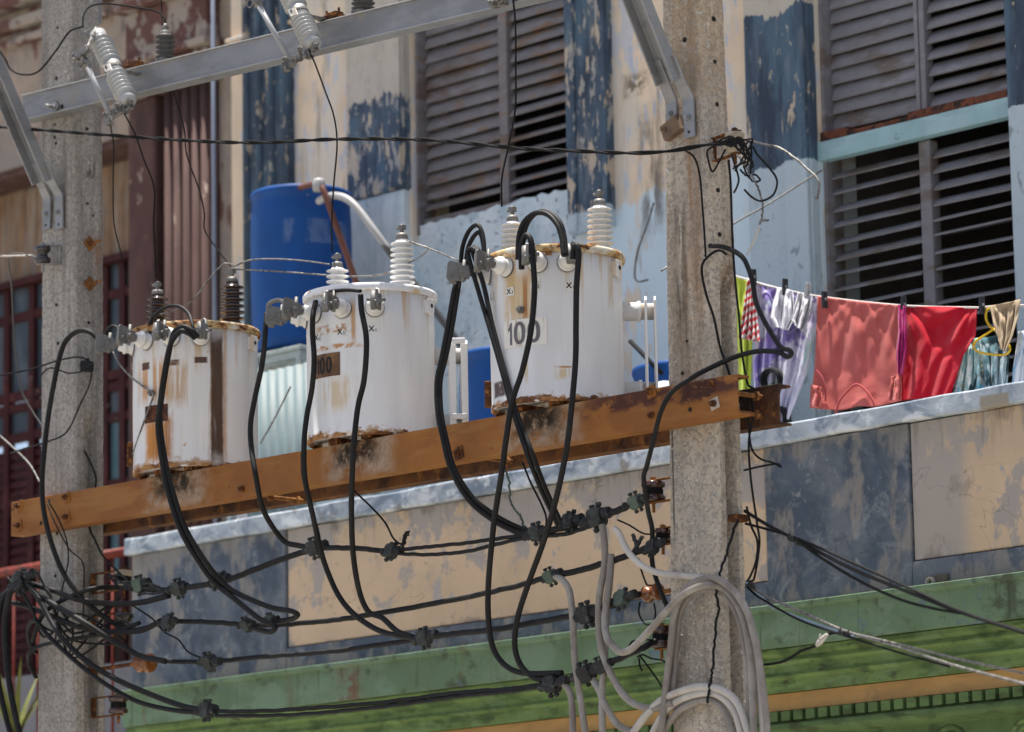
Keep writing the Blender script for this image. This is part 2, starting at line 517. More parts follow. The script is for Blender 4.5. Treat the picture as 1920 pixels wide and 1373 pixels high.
def slat_mesh(w, chord, th, mat):
    m = MB()
    # slightly bowed blade, local origin at its centre, chord along z
    pr = [(-0.5, 0.0), (-0.25, 0.006), (0.0, 0.008), (0.25, 0.006), (0.5, 0.0)]
    poly = [(a*chord, b) for a, b in pr]+[(a*chord, b-th) for a, b in reversed(pr)]
    m.prism([(q, p) for p, q in poly], Vector((-w/2, 0, 0)), Vector((0, -1, 0)), Vector((0, 0, 1)), Vector((w, 0, 0)))
    return m.mesh('slat', mat)
def louvre(win, x0, x1, z0, z1, pitch, chord, ang, mat, y):
    me = slat_mesh(x1-x0, chord, 0.009, mat)
    n = int(round((z1-z0)/pitch))
    for k in range(n):
        z = z0+(k+0.5)*(z1-z0)/n
        a = ang(k, n, z) if callable(ang) else ang
        # a = tilt from vertical; outer edge low
        inst(me, 'slat', win, ((x0+x1)/2+random.uniform(-.003, .003), y+random.uniform(-.004, .004), z+random.uniform(-.004, .004)),
             (-math.radians(a+random.uniform(-4, 4)), random.uniform(-.010, .010), 0))
yv = YW+0.10
def jamb(m, a, b, z0, z1):
    m.prism([(a, z0), (a+0.022, z0), (a+0.022, z1-0.03), (b-0.022, z1-0.03), (b-0.022, z0), (b, z0), (b, z1-0.002), (a, z1-0.002)], (0, YW+0.03, 0), Vector((1, 0, 0)), Vector((0, 0, 1)), Vector((0, 0.12, 0)))
# window 1
win1 = MB()
m1a, m1b = P(947, 250, yv).x, P(963, 250, yv).x
jamb(win1, wa, wb, zs1-0.06, 7.9)
w1 = win1.build('window_frame', mSlatB, house)
MB().span(m1a, m1b, YW+0.055, YW+0.115, zs1-0.05, 7.9).build('mullion', mSlatB, w1, bevel=0.006)
MB().span(wa+0.024, m1a-0.002, YW+0.06, YW+0.10, zs1-0.02, zs1+0.03).build('bottom_rail', mSlatB, w1, bevel=0.004)
louvre(w1, wa+0.03, m1a-0.006, zs1+0.07, 7.87, 0.081, 0.092, lambda k, n, z: 55 if k == 0 else 27, mSlatB, yv)
louvre(w1, m1b+0.006, wb-0.026, zs1+0.03, 7.87, 0.079, 0.094, lambda k, n, z: 62 if k < 6 else (46 if k == 6 else 31), mSlatB, yv)
# window 2: upper and lower leaves with a timber transom between
zb0, zb1 = P(1535, 308, YW+0.04).z, P(1535, 272, YW+0.04).z
w2m = MB()
jamb(w2m, wc, wd, 3.762, 7.9)
w2 = w2m.build('window_frame', mSlat, house)
MB().span(wc-0.01, wd+0.01, YW-0.005, YW+0.06, zb0, zb1).build('transom', mTeal, w2, bevel=0.006)
m = MB()
x = wc
while x < wd-0.05:
    w_ = random.uniform(0.12, 0.3)
    m.span(x, min(x+w_, wd), YW+0.012, YW+0.12, zb1+0.002, zb1+random.uniform(0.025, 0.055))
    x += w_
m.build('packing_timber', mRed, w2, bevel=0.006)
ma, mbx = P(1730, 200, yv).x, P(1746, 200, yv).x
MB().span(ma, (ma+mbx)/2-0.002, YW+0.05, YW+0.11, zb1+0.05, 7.9).build('mullion', mSlat, w2, bevel=0.005)
MB().span((ma+mbx)/2+0.002, mbx+0.008, YW+0.055, YW+0.12, zb1+0.05, 7.9).build('mullion', mSlat, w2, bevel=0.005)
MB().span(ma+0.004, mbx+0.02, YW+0.05, YW+0.12, 3.8, zb0-0.003).build('mullion', mSlat, w2, bevel=0.006)
louvre(w2, wc+0.026, ma-0.005, zb1+0.07, 7.87, 0.080, 0.091, 23, mSlat, yv)
louvre(w2, mbx+0.013, wd-0.025, zb1+0.06, 7.87, 0.080, 0.093, 40, mSlat, yv)
zq = P(1640, 470, yv).z
louvre(w2, wc+0.026, ma-0.003, 4.3, zb0-0.02, 0.084, 0.094, lambda k, n, z: 72 if z < zq-0.02 else 60, mSlat, yv)
louvre(w2, mbx+0.026, wd-0.025, 4.3, zb0-0.02, 0.084, 0.094, lambda k, n, z: 76 if z < zq+0.10 else 54, mSlat, yv)
# ------------------------------------------------------------------ balcony
mParBlue = M('worn_blue_render', (0.070, 0.094, 0.128), 0.85, var=0.2, vs=3, bump=0.3, bs=50, layers=[
    L((0.15, 0.17, 0.20), 0.53, 0.12, 2.6, 2.0, op=0.75, dist=0.8), L((0.27, 0.285, 0.305), 0.60, 0.10, (4.5, 4.5, 4), 3.0, op=0.7, dist=1.2, rough=0.75), L((0.34, 0.35, 0.36), 0.66, 0.05, (9, 9, 8), 4.4, op=0.6, dist=1.0),
    L((0.06, 0.075, 0.10), 0.60, 0.06, 4.5, 5.0, op=0.8), L((0.31, 0.26, 0.20), 0.76, 0.03, (6, 6, 5), 7.0, op=0.7),
    L((0.27, 0.25, 0.22), 0.5, 0.06, (7, 7, 3), 9.0, bias=[('Z', 3.88, 3.79, 0.10), ('Z', 4.34, 4.52, 0.12), ('Z', -1, 0, -0.09)], op=0.7),
    L((0.05, 0.045, 0.04), 0.5, 0.0035, (1.6, 1.6, 2.2), 15.0, op=0.3, crack=True, detail=4.0, rough=0.55, dist=0.4, h=-1.0),
    L((0.10, 0.09, 0.08), 0.60, 0.09, (20, 20, 1.6), 16.0, op=0.45, bias=[('Z', 4.25, 4.54, 0.17), ('Z', -1, 0, -0.15)])])
mPanel = M('peeling_panel_render', (0.48, 0.365, 0.25), 0.85, var=0.1, vs=2.5, bump=0.3, bs=50, layers=[
    L((0.30, 0.275, 0.255), 0.575, 0.025, (2.6, 2.6, 2.0), 2.6, op=0.95, h=0.5, bias=[('Z', 4.25, 4.52, 0.12)], rough=0.7), L((0.31, 0.285, 0.262), 0.36, 0.05, (5, 5, 3), 6.2, op=0.95, h=0.5, box=((-0.52, 2.0, 4.2), (0.26, 0.3, 0.6), 0.3)), L((0.32, 0.30, 0.29), 0.64, 0.02, (8, 8, 5), 4.0, h=0.4),
    L((0.17, 0.15, 0.135), 0.69, 0.06, (4, 4, 3), 6.0, op=0.6), L((0.14, 0.12, 0.105), 0.5, 0.08, (7, 7, 5), 8.0, op=0.7, bias=[('Z', 3.97, 3.88, 0.22), ('Z', 4.42, 4.53, 0.16), ('Z', -1, 0, -0.22)]),
    L((0.05, 0.045, 0.04), 0.5, 0.0035, (1.6, 1.6, 2.2), 15.0, op=0.3, crack=True, detail=4.0, rough=0.55, dist=0.4, h=-1.0),
    L((0.10, 0.09, 0.08), 0.60, 0.09, (20, 20, 1.6), 16.0, op=0.45, bias=[('Z', 4.25, 4.54, 0.17), ('Z', -1, 0, -0.15)])])
mCap = M('worn_blue_cap', (0.31, 0.35, 0.39), 0.8, var=0.2, vs=3, bump=0.4, bs=50, layers=[
    L((0.11, 0.15, 0.20), 0.54, 0.10, (4, 4, 6), 2.0, op=0.85, dist=1.0), L((0.50, 0.53, 0.55), 0.57, 0.06, (6, 6, 9), 3.0, op=0.85, dist=0.8),
    L((0.18, 0.165, 0.14), 0.645, 0.04, 7, 5.0, op=0.85),
    L((0.235, 0.215, 0.175), 0.3, 0.05, 9, 4.0, box=(P(1866, 760, YP-0.03), (0.085, 0.4, 0.05), 0.12), h=-0.5)])
balc = house
zc0 = Zc-0.095
zg = 3.775                       # top of the green fascia
capm = MB()
n = 60
prof = [(YP-0.035, zc0), (YP-0.035, Zc-0.004), (YP+0.155, Zc), (YP+0.155, zc0)]
for i in range(n+1):
    x = X0-0.03+(X1-X0+0.03)*i/n
    for j, (y, z) in enumerate(prof):
        capm.v.append(Vector((x, y+random.uniform(-.004, .004), z+random.uniform(-.004, .004))))
for i in range(n):
    for j in range(4):
        a = i*4+j; b = i*4+(j+1) % 4
        capm.f.append([a, b, b+4, a+4]); capm.sm.append(False)
capm.f.append([3, 2, 1, 0]); capm.sm.append(False)
capm.f.append([n*4+k for k in range(4)]); capm.sm.append(False)
capm.build('parapet_cap', mCap, balc, bevel=0.008)
MB().span(X0, X1, YP+0.03, YP+0.12, zg, zc0-0.002).build('parapet_core', mParBlue, balc)
# piers and bands stand proud, panels sit back between them
xs = lambda px, py: P(px, py, YP).x
pr = [(X0, xs(535, 1100)), (xs(1435, 950), xs(1705, 930)), (1.35, 2.3)]
zp0 = P(1720, 1052, YP).z         # bottom of the panels
for a, b in pr:
    MB().span(a, b, YP, YP+0.029, zg, zc0-0.003).build('pier', mParBlue, balc, bevel=0.006)
gaps = [(pr[0][1], pr[1][0]), (pr[1][1], pr[2][0]), (pr[2][1], X1)]
for a, b in gaps:
    MB().span(a+0.001, b-0.001, YP+0.002, YP+0.029, zg, zp0).build('bottom_band', mParBlue, balc, bevel=0.005)
    m = MB()
    m.span(a+0.008, b-0.008, YP+0.012, YP+0.029, zp0+0.006, zc0-0.004)
    m.build('panel', mPanel, balc, bevel=0.006)
# water outlet in the bottom band
po = P(1750, 1092, YP)
ou = MB()
ou.lathe((po.x, YP+0.02, po.z), (0, -1, 0), [(0.024, 0), (0.024, 0.05), (0.014, 0.05), (0.014, 0.01)], 14)
ou.build('outlet_pipe', M('pvc_grey', (0.30, 0.28, 0.24), 0.6, var=0.2), house)
MB().box((po.x+0.03, YP-0.004, po.z+0.004), (0.13, 0.02, 0.055)).build('outlet_patch', M('dark_mortar', (0.085, 0.075, 0.065), 0.95, var=0.4, bump=0.6), house, bevel=0.008)
# return at the left end
MB().span(X0, X0+0.12, YP+0.125, YW, zg, zc0-0.003).build('parapet_return', mParBlue, balc, bevel=0.006)
# slab + green cornice as an extruded profile, one part per colour band
MB().span(X0-0.02, X1, YP+0.13, YW+0.0, zg-0.16, zg-0.003).build('balcony_slab', mWall, balc)
mGreen = M('green_fascia_paint', (0.125, 0.20, 0.115), 0.8, var=0.18, vs=3, bump=0.3, bs=50, layers=[
    L((0.165, 0.25, 0.17), 0.52, 0.07, (3, 3, 5), 2.0, op=0.8), L((0.06, 0.075, 0.045), 0.60, 0.06, (5, 5, 6), 3.0, op=0.8), L((0.10, 0.15, 0.22), 0.635, 0.04, (4, 4, 6), 9.0, op=0.7),
    L((0.15, 0.085, 0.055), 0.65, 0.06, (6, 6, 1.5), 5.0, op=0.7),
    L((0.16, 0.055, 0.035), 0.42, 0.08, 9, 6.0, op=0.8, box=(P(668, 1290, YP), (0.09, 0.5, 0.10), 0.7)),
    L((0.05, 0.045, 0.04), 0.5, 0.0035, (2.4, 2.4, 3.5), 15.0, op=0.3, crack=True, detail=4.0, rough=0.55, dist=0.4, h=-1.0),
    L((0.05, 0.06, 0.035), 0.62, 0.07, (22, 22, 1.2), 16.0, op=0.7)])
mGreen2 = M('green_moulding_paint', (0.115, 0.175, 0.058), 0.85, var=0.25, vs=4, bump=0.4, bs=45, layers=[
    L((0.05, 0.085, 0.03), 0.53, 0.08, (4, 4, 14), 2.0, op=0.85), L((0.14, 0.205, 0.095), 0.57, 0.05, (6, 6, 12), 3.0, op=0.6), L((0.035, 0.032, 0.022), 0.63, 0.06, (6, 6, 16), 4.0, op=0.7)])
mTan = M('ochre_band_paint', (0.45, 0.27, 0.10), 0.8, var=0.14, vs=3, bump=0.25, layers=[L((0.36, 0.21, 0.085), 0.55, 0.08, (3, 3, 12), 2.0, op=0.7), L((0.24, 0.17, 0.09), 0.64, 0.05, 5, 3.0, op=0.6)])
mGreen3 = M('dark_green_cornice_paint', (0.085, 0.14, 0.05), 0.75, var=0.25, vs=5, bump=0.35, bs=45, layers=[L((0.04, 0.055, 0.022), 0.56, 0.07, (5, 5, 16), 2.0, op=0.8)])
xg0 = X0-0.03
def band(name, prof, mat, bev=0.004, x0=xg0):
    m = MB()
    m.prism([(y, z) for y, z in prof], (x0, 0, 0), Vector((0, 1, 0)), Vector((0, 0, 1)), Vector((X1-x0, 0, 0)))
    return m.build(name, mat, house, bevel=bev)
yb_ = YP+0.3
zf = lambda py, y: P(1655, py, y).z
z1_, z2_, z3_, z4_, z5_ = zf(1190, YP-0.05), zf(1277, YP+0.02), zf(1313, YP+0.06), zf(1336, YP+0.05), zf(1364, YP+0.05)
band('fascia', [(YP-0.05, z1_), (YP-0.05, zg-0.03), (YP-0.075, zg-0.028), (YP-0.075, zg-0.004), (YP+0.125, zg-0.004), (YP+0.125, z1_)], mGreen)
zh = z1_-z2_
band('moulding', [(YP-0.02, z1_-0.003), (yb_, z1_-0.003), (yb_, z2_), (YP+0.03, z2_), (YP+0.03, z2_+zh*0.30), (YP+0.006, z2_+zh*0.36), (YP+0.02, z2_+zh*0.45),
                  (YP+0.02, z2_+zh*0.62), (YP-0.004, z2_+zh*0.68), (YP+0.008, z2_+zh*0.80), (YP-0.02, z2_+zh*0.86)], mGreen2, 0.003)
band('frieze', [(YP+0.06, z2_-0.003), (yb_, z2_-0.003), (yb_, z3_), (YP+0.06, z3_)], mTan, 0)
dl = band('dentil_band', [(YP+0.055, z3_-0.003), (yb_, z3_-0.003), (yb_, z4_), (YP+0.055, z4_)], mGreen3, 0)
band('roll_moulding', [(YP+0.03, z4_-0.003), (yb_, z4_-0.003), (yb_, z5_-0.1), (YP+0.10, z5_-0.1), (YP+0.10, z5_), (YP+0.055, z5_+0.004), (YP+0.02, z5_+0.018), (YP+0.01, z5_+0.035), (YP+0.015, z4_-0.012)], mGreen3, 0.003)
dm = MB().box((0, 0, 0), (0.054, 0.035, z3_-z4_-0.012)).mesh('dentil', mGreen3)
x = xg0+0.05
while x < X1:
    inst(dm, 'dentil', dl, (x, YP+0.038, (z3_+z4_)/2-0.001))
    x += 0.0775
# carved scrolls below, lower right, and the ground-floor wall
MB().span(xg0, X1, YP+0.14, YP+0.3, 0.14, z5_-0.105).build('wall', mGreen3, house)
sc_ = MB()
for k in range(7):
    c = Vector((-0.95+k*0.45, YP+0.11, z5_-0.09))
    pts = [c+Vector((math.cos(t)*0.10*(1-t/16), 0, math.sin(t)*0.075*(1-t/16))) for t in [i*0.35 for i in range(34)]]
    s_ = MB().tube(pts, 0.016, 8)
    s_.build('scroll', mGreen2, house, recalc=False)
# ------------------------------------------------------------------ neighbouring house with brown columns (left)
YN = YW+0.12
left = thing('house', 'neighbouring house with brown fluted columns and maroon glazed doors', 'house', (-9, YN, 0.14))
cBr = (0.155, 0.085, 0.075)
mBrown = M('peeling_brown_paint', (0.125, 0.066, 0.058), 0.85, var=0.15, vs=3, bump=0.3, bs=50, layers=[
    L((0.16, 0.092, 0.08), 0.54, 0.06, (4, 4, 1.5), 2.0, op=0.8), L((0.46, 0.36, 0.29), 0.655, 0.015, (9, 9, 4), 3.0, h=-0.5), L((0.07, 0.04, 0.036), 0.62, 0.06, (5, 5, 2), 5.0, op=0.7)])
mBrownTop = M('flaking_brown_plaster', (0.16, 0.08, 0.07), 0.9, var=0.2, vs=3, bump=0.6, bs=30, bdist=0.01, layers=[
    L((0.42, 0.36, 0.31), 0.525, 0.025, (4, 4, 3), 2.0, h=-0.8), L((0.30, 0.25, 0.22), 0.60, 0.03, (8, 8, 6), 4.0), L((0.03, 0.022, 0.02), 0.64, 0.03, (6, 6, 4), 6.0, h=-1.0)])
mNeigh = M('stained_plaster', (0.42, 0.34, 0.27), 0.9, var=0.18, vs=3, bump=0.4, bs=40, layers=[
    L((0.30, 0.26, 0.235), 0.5, 0.07, (4, 4, 2), 2.0), L((0.18, 0.10, 0.08), 0.60, 0.04, (5, 5, 2), 4.0), L((0.10, 0.09, 0.08), 0.65, 0.05, (6, 6, 1.5), 6.0, op=0.7)])
mWoodP = M('weathered_timber_panel', (0.27, 0.17, 0.105), 0.85, var=0.25, vs=(9), bump=0.3, bs=60, layers=[
    L((0.33, 0.29, 0.25), 0.52, 0.08, (16, 16, 1.2), 2.0, op=0.8), L((0.09, 0.085, 0.085), 0.5, 0.1, (14, 14, 1.5), 4.0, op=0.85, bias=[('Z', 6.75, 6.45, 0.14), ('Z', -1, 0, -0.10)]), L((0.36, 0.20, 0.10), 0.6, 0.06, (12, 12, 1.2), 5.0, op=0.7)])
mMaroon = M('maroon_door_paint', (0.050, 0.011, 0.012), 0.7, spec=0.2, var=0.25, vs=6, bump=0.2, layers=[L((0.11, 0.03, 0.03), 0.6, 0.05, (8, 8, 3), 2.0, op=0.7), L((0.25, 0.22, 0.22), 0.685, 0.02, 20, 3.0)])
yn = lambda px, py=300: P(px, py, YN).x
XN = -13.0
doorR = yn(263, 600); doorL = yn(-190, 600)
YD = YN+0.22
zl_ = P(230, 478, YN+0.35).z               # bottom of the timber panels
zk = P(230, 255, YN).z
mb = MB()
mb.span(doorR, XL-0.002, YN, YN+0.55, 0.14, zt).span(XN, doorL, YN, YN+0.55, 0.14, zt).span(doorL, doorR, YN, YN+0.55, zk, zt)
mb.build('wall', mNeigh, left)
MB().span(XN, XL-0.002, YN-0.1, YN+6, zt+0.004, zt+0.3).build('roof', mNeigh, left)
ZCAP = P(330, 165, YN-0.1).z
# two columns: plain and fluted
xa, xb = yn(263), yn(314)
MB().span(xa, xb, YN-0.10, YN, 3.3, ZCAP).build('pilaster', mBrown, left, bevel=0.02)
xa, xb = yn(326), yn(412)
col = MB().span(xa, xb, YN-0.07, YN, 3.3, ZCAP).build('column', mBrown, left, bevel=0.01)
for k in range(5):
    w = (xb-xa)/5
    MB().lathe((xa+w*(k+0.5), YN-0.068, 3.32), (0, 0, 1), [(w*0.36, 0), (w*0.36, ZCAP-3.34)], 12).build('flute_ridge', mBrown, col)
# capital with stepped mouldings, cracked
mb = MB()
zc_ = ZCAP
for (h, d, e) in ((0.05, 0.15, 0.04), (0.16, 0.10, 0.0), (0.05, 0.16, 0.05), (0.30, 0.11, 0.01), (0.06, 0.19, 0.06), (0.5, 0.13, 0.02)):
    mb.span(yn(263)-e, yn(412)+e, YN-d, YN, zc_, zc_+h-0.002)
    zc_ += h
mb.build('capital', mBrownTop, left, bevel=0.012)
# stepped brown cornice and flaking panel at the far left
mb = MB()
for (py, h, d) in ((60, 0.07, 0.10), (88, 0.05, 0.07), (20, 0.09, 0.14)):
    z = P(40, py, YN).z
    mb.span(XN, yn(215), YN-d, YN+0.002, z, z+h)
mb.build('cornice', mBrownTop, left, bevel=0.012)
# timber overdoor panels (each plank a part)
dr = MB().span(doorL, doorR, YD+0.16, YD+0.20, zl_, zk).build('overdoor_panel', mWoodP, left)
k = 0
x = doorL
while x < doorR-0.02:
    w_ = random.uniform(0.13, 0.17)
    MB().span(x+0.002, min(x+w_-0.003, doorR-0.002), YD+0.135, YD+0.159, zl_+0.002, zk-0.002).build('plank', mWoodP, dr, bevel=0.003)
    x += w_
MB().span(doorL, doorR-0.001, YN+0.02, YN+0.30, zk-0.05, zk-0.001).build('lintel', mBrown, left, bevel=0.01)
# arched mouldings in ochre
MB().span(yn(190, 270), doorR-0.002, YD+0.04, YD+0.13, P(220, 280, YN).z, P(220, 262, YN).z).build('moulding', M('ochre_lintel', (0.25, 0.16, 0.08), 0.85, var=0.2, bump=0.3), left, bevel=0.01)
# glazed maroon doors: stiles, rails and panes
mGlass = M('dusty_door_glass', (0.03, 0.042, 0.055), 0.35, var=0.3, vs=4, bump=0.05, bs=8, spec=0.25, layers=[L((0.11, 0.13, 0.155), 0.55, 0.1, (4, 4, 2), 2.0, r=0.6, op=0.6)])
mTealGlass = M('teal_painted_pane', (0.06, 0.115, 0.14), 0.35, var=0.25, vs=4, bump=0.1, layers=[L((0.16, 0.21, 0.23), 0.6, 0.06, (7, 7, 2), 2.0, op=0.6)])
zbot = 3.3
stiles = [P(p, 700, YD+0.12).x+0.02 for p in (-110, -40, 15, 62, 118, 200, 232, 262)]
door = MB()
for i, sx in enumerate(stiles):
    door.span(sx-0.05, sx+0.012, YD+0.10, YD+0.16, zbot, zl_-0.05)
dobj = door.build('door_frame', mMaroon, left, bevel=0.006)
MB().span(doorL, doorR-0.003, YD+0.05, YD+0.15, zl_-0.05, zl_-0.004).build('head_rail', mMaroon, dobj, bevel=0.006)
rails = [P(230, py, YD+0.12).z for py in (548, 700, 722, 780, 905, 1080)]
zz = [zl_-0.05]+rails
for i in range(len(stiles)-1):
    a, b = stiles[i]+0.014, stiles[i+1]-0.052
    if b-a < 0.03:
        continue
    for z in rails:
        MB().span(a, b, YD+0.105, YD+0.155, z-0.03, z+0.03).build('rail', mMaroon, dobj, bevel=0.004)
    if i in (0, 1, 2, 3):      # louvred lower leaves
        me = slat_mesh(b-a, 0.07, 0.008, mMaroon)
        z = zbot+0.05
        while z < rails[3]-0.06:
            inst(me, 'slat', dobj, ((a+b)/2, YD+0.13, z), (-math.radians(24), 0, 0))
            z += 0.062
    for k in range(len(zz)-1):
        t0, t1 = zz[k]-(0.0 if k == 0 else 0.03), zz[k+1]+0.03
        if t0-t1 < 0.03 or (i in (0, 1, 2, 3) and k > 3):
            continue
        MB().span(a, b, YD+0.128, YD+0.134, t1, t0).build('pane', mTealGlass if k > 3 else mGlass, dobj)
MB().span(doorL-0.2, doorR+0.2, YN+1.6, YN+1.66, 2.9, zl_).build('room', mRoom, left)
MB().span(doorL-0.2, doorR+0.2, YN+0.56, YN+1.6, 2.8, 2.88).build('room_floor', mRoom, left)
# balcony with red railing at the left
mRail = M('red_railing_paint', (0.28, 0.045, 0.03), 0.6, var=0.3, vs=8, bump=0.2, layers=[L(RUST, 0.6, 0.05, 14, 2.0)])
rail = thing('railing', 'thin red metal balcony railing behind the left pole', 'railing', (-8, 2.4, 3.2))
ya = 2.5
pA, pB = P(-40, 1082, ya), P(250, 1050, ya)
MB().cyl((pA.x, ya, pA.z), (pB.x-0.02, ya, pA.z), 0.028, n=10).build('handrail', mRail, rail)
MB().span(pA.x-1, pB.x, ya-0.02, ya+0.02, 3.28, 3.31).build('bottom_rail', mRail, rail)
k = 0
x = pA.x-0.6
while x < pB.x-0.03:
    MB().cyl((x, ya, 3.31), (x, ya, pA.z-0.02), 0.009, n=6).build('bar', mRail, rail)
    x += 0.24
MB().span(-13, X0-0.06, 2.35, YN, 3.1, 3.27).build('balcony_slab', mNeigh, left)
MB().span(-13, X0-0.06, 2.62, 2.68, 3.272, 4.05).build('balcony_screen', M('pale_sheet_metal', (0.30, 0.31, 0.34), 0.6, var=0.2, vs=3, bump=0.1), left)
# ------------------------------------------------------------------ concrete poles
def concrete(name, tint, extra=()):
    n_ = M(name, tint, 0.9, var=0.12, vs=2.5, bump=0.9, bs=75, bdist=0.008, layers=[
        L((0.30, 0.275, 0.24), 0.52, 0.10, (5, 5, 2), 2.0, op=0.6),
        L((0.26, 0.24, 0.21), 0.56, 0.03, 55, 3.0, op=0.7, detail=2.0, h=-0.5),
        L((0.68, 0.66, 0.61), 0.64, 0.02, 70, 5.0, op=0.85, detail=2.0, h=0.5),
        L((0.72, 0.70, 0.66), 0.655, 0.02, 130, 7.0, op=0.8, detail=2.0, h=0.4)]+list(extra))
    return n_
mPoleL = concrete('pebbly_concrete_grey', (0.42, 0.39, 0.35), [
    L((0.19, 0.17, 0.15), 0.58, 0.09, (16, 16, 0.7), 9.0, op=0.6),
    L((0.05, 0.05, 0.05), 0.5, 0.05, (30, 30, 8), 4.0, op=0.8, box=(PX(160, 315, -4.15), (0.3, 0.035, 0.06), 0.5)),
    L(RUST2, 0.5, 0.1, (30, 30, 5), 4.0, op=0.5, box=(PX(173, 500, -4.15), (0.3, 0.03, 0.14), 0.6))])
mPoleR = concrete('pebbly_concrete_warm', (0.50, 0.425, 0.335), [
    L((0.20, 0.165, 0.13), 0.58, 0.09, (16, 16, 0.7), 9.0, op=0.6), L((0.045, 0.04, 0.035), 0.42, 0.06, 9, 9.5, op=0.8, box=(P(1262, 880, -0.075), (0.005, 0.03, 0.28), 0.3)),
    L((0.30, 0.16, 0.07), 0.47, 0.12, (22, 22, 1.5), 4.0, op=0.75, box=(P(1290, 400, -0.09), (0.06, 0.3, 0.42), 0.7)),
    L((0.20, 0.135, 0.085), 0.47, 0.12, (22, 22, 1.2), 6.0, op=0.75, box=(P(1285, 590, -0.09), (0.10, 0.3, 0.45), 0.7)),
    L((0.34, 0.23, 0.13), 0.45, 0.10, 30, 5.0, op=0.6, box=(P(1283, 60, -0.09), (0.12, 0.3, 0.3), 0.6)),
    L((0.07, 0.055, 0.045), 0.5, 0.07, (30, 30, 2.5), 8.0, op=0.8, box=(P(1272, 520, -0.09), (0.03, 0.3, 0.30), 0.6)),
    L((0.15, 0.085, 0.045), 0.46, 0.10, 14, 5.0, op=0.7, box=(PX(1362, 505, 0.12), (0.3, 0.06, 0.13), 0.6))])
def pole(tab, hd, yrec, label, mat):
    """tab: (y, x left edge, x front-right edge) on the front face; recess on the right side starts at pixel row yrec."""
    yf = -hd
    rows = []
    for (y, xl, xm) in tab:
        a, b = P(xl, y, yf), P(xm, y, yf)
        rows.append(((a.z+b.z)/2, a.x, b.x))
    rows.sort()
    def at(z):
        if z <= rows[0][0]: i = 0
        elif z >= rows[-1][0]: i = len(rows)-2
        else: i = max(k for k in range(len(rows)-1) if rows[k][0] <= z)
        (za, a0, a1), (zb, b0, b1) = rows[i], rows[i+1]
        if z < rows[0][0]:
            t = (z-za)/(zb-za)*0.5
        else:
            t = (z-za)/(zb-za)
        return a0+(b0-a0)*t, a1+(b1-a1)*t
    zrec = P(tab[0][2], yrec, yf).z
    x0, x1 = at(1.0)
    root = thing('utility_pole', label, 'pole', ((x0+x1)/2, 0, 0.14), 'concrete utility poles of the transformer platform')
    m = MB()
    zs = []
    z = 0.14
    while z < 8.6:
        zs.append(z)
        z += 0.035 if z > 2.6 else 0.3
    rnd = random.Random(int(x0*100)+5)
    N = 12
    for z in zs:
        a, b = at(z)
        d0 = hd*(1.0+max(0.0, (4.2-z))*0.03)
        rec = 0.0
        if 2.0 < z < zrec:
            rec = min(0.055, (zrec-z)*0.5)
        j = lambda s=0.0028: rnd.uniform(-s, s)
        c = 0.012
        pts = [(a+c, -d0), (b-c, -d0), (b, -d0+c), (b, -d0*0.42), (b-rec, -d0*0.25), (b-rec, d0*0.35), (b, d0*0.5), (b, d0-c), (b-c, d0), (a+c, d0), (a, d0-c), (a, -d0+c)]
        m.v += [Vector((x+j(0.0022), y+j(0.0004), z)) for x, y in pts]
    for i in range(len(zs)-1):
        for k in range(N):
            k2 = (k+1) % N
            m.f.append([i*N+k, i*N+k2, (i+1)*N+k2, (i+1)*N+k]); m.sm.append(False)
    m.f.append(list(reversed(range(N)))); m.sm.append(False)
    m.f.append([(len(zs)-1)*N+k for k in range(N)]); m.sm.append(False)
    m.build('shaft', mat, root)
    return root, at
tabL = [(0, 75, 131), (300, 77, 139), (700, 76, 140), (1000, 73, 140), (1373, 69, 141)]
tabR = [(0, 1239, 1312), (130, 1242, 1317), (450, 1246, 1333), (800, 1252, 1344), (1100, 1255, 1352), (1373, 1260, 1359)]
HDL, HDR = 0.092, 0.075
poleL, atL = pole(tabL, HDL, 770, 'grey pebbly concrete pole at the left, standing before the maroon doors', mPoleL)
poleR, atR = pole(tabR, HDR, 490, 'rust-streaked concrete pole at the right, with grey cable coils tied on', mPoleR)
mHole = M('dark_hole', (0.018, 0.016, 0.014), 0.95, var=0.1, bump=0)
mRustBolt = M('rusty_bolt', (0.085, 0.035, 0.018), 0.85, metal=0.3, var=0.35, vs=30, bump=0.5, bs=160, layers=[L(RUST2, 0.55, 0.08, 40, 3.0)])
mRustOr = M('orange_rust_iron', (0.26, 0.12, 0.04), 0.85, metal=0.2, var=0.3, vs=25, bump=0.5, bs=150, layers=[L(RUST, 0.55, 0.08, 35, 3.0)])
mGalv = M('galvanised_steel', (0.31, 0.315, 0.325), 0.55, metal=0.5, var=0.12, vs=4, bump=0.15, bs=60, layers=[
    L((0.22, 0.22, 0.225), 0.54, 0.08, (3, 3, 9), 2.0, op=0.7), L((0.34, 0.30, 0.24), 0.60, 0.06, (4, 4, 10), 4.0, op=0.6), L((0.22, 0.17, 0.12), 0.68, 0.04, 10, 6.0, op=0.6)])
mGalvD = M('weathered_galvanised_steel', (0.32, 0.325, 0.33), 0.55, metal=0.5, var=0.2, vs=8, bump=0.25, bs=90, layers=[
    L((0.22, 0.20, 0.17), 0.55, 0.08, (8, 8, 3), 2.0, op=0.7), L((0.42, 0.42, 0.41), 0.6, 0.05, 14, 4.0, op=0.6)])
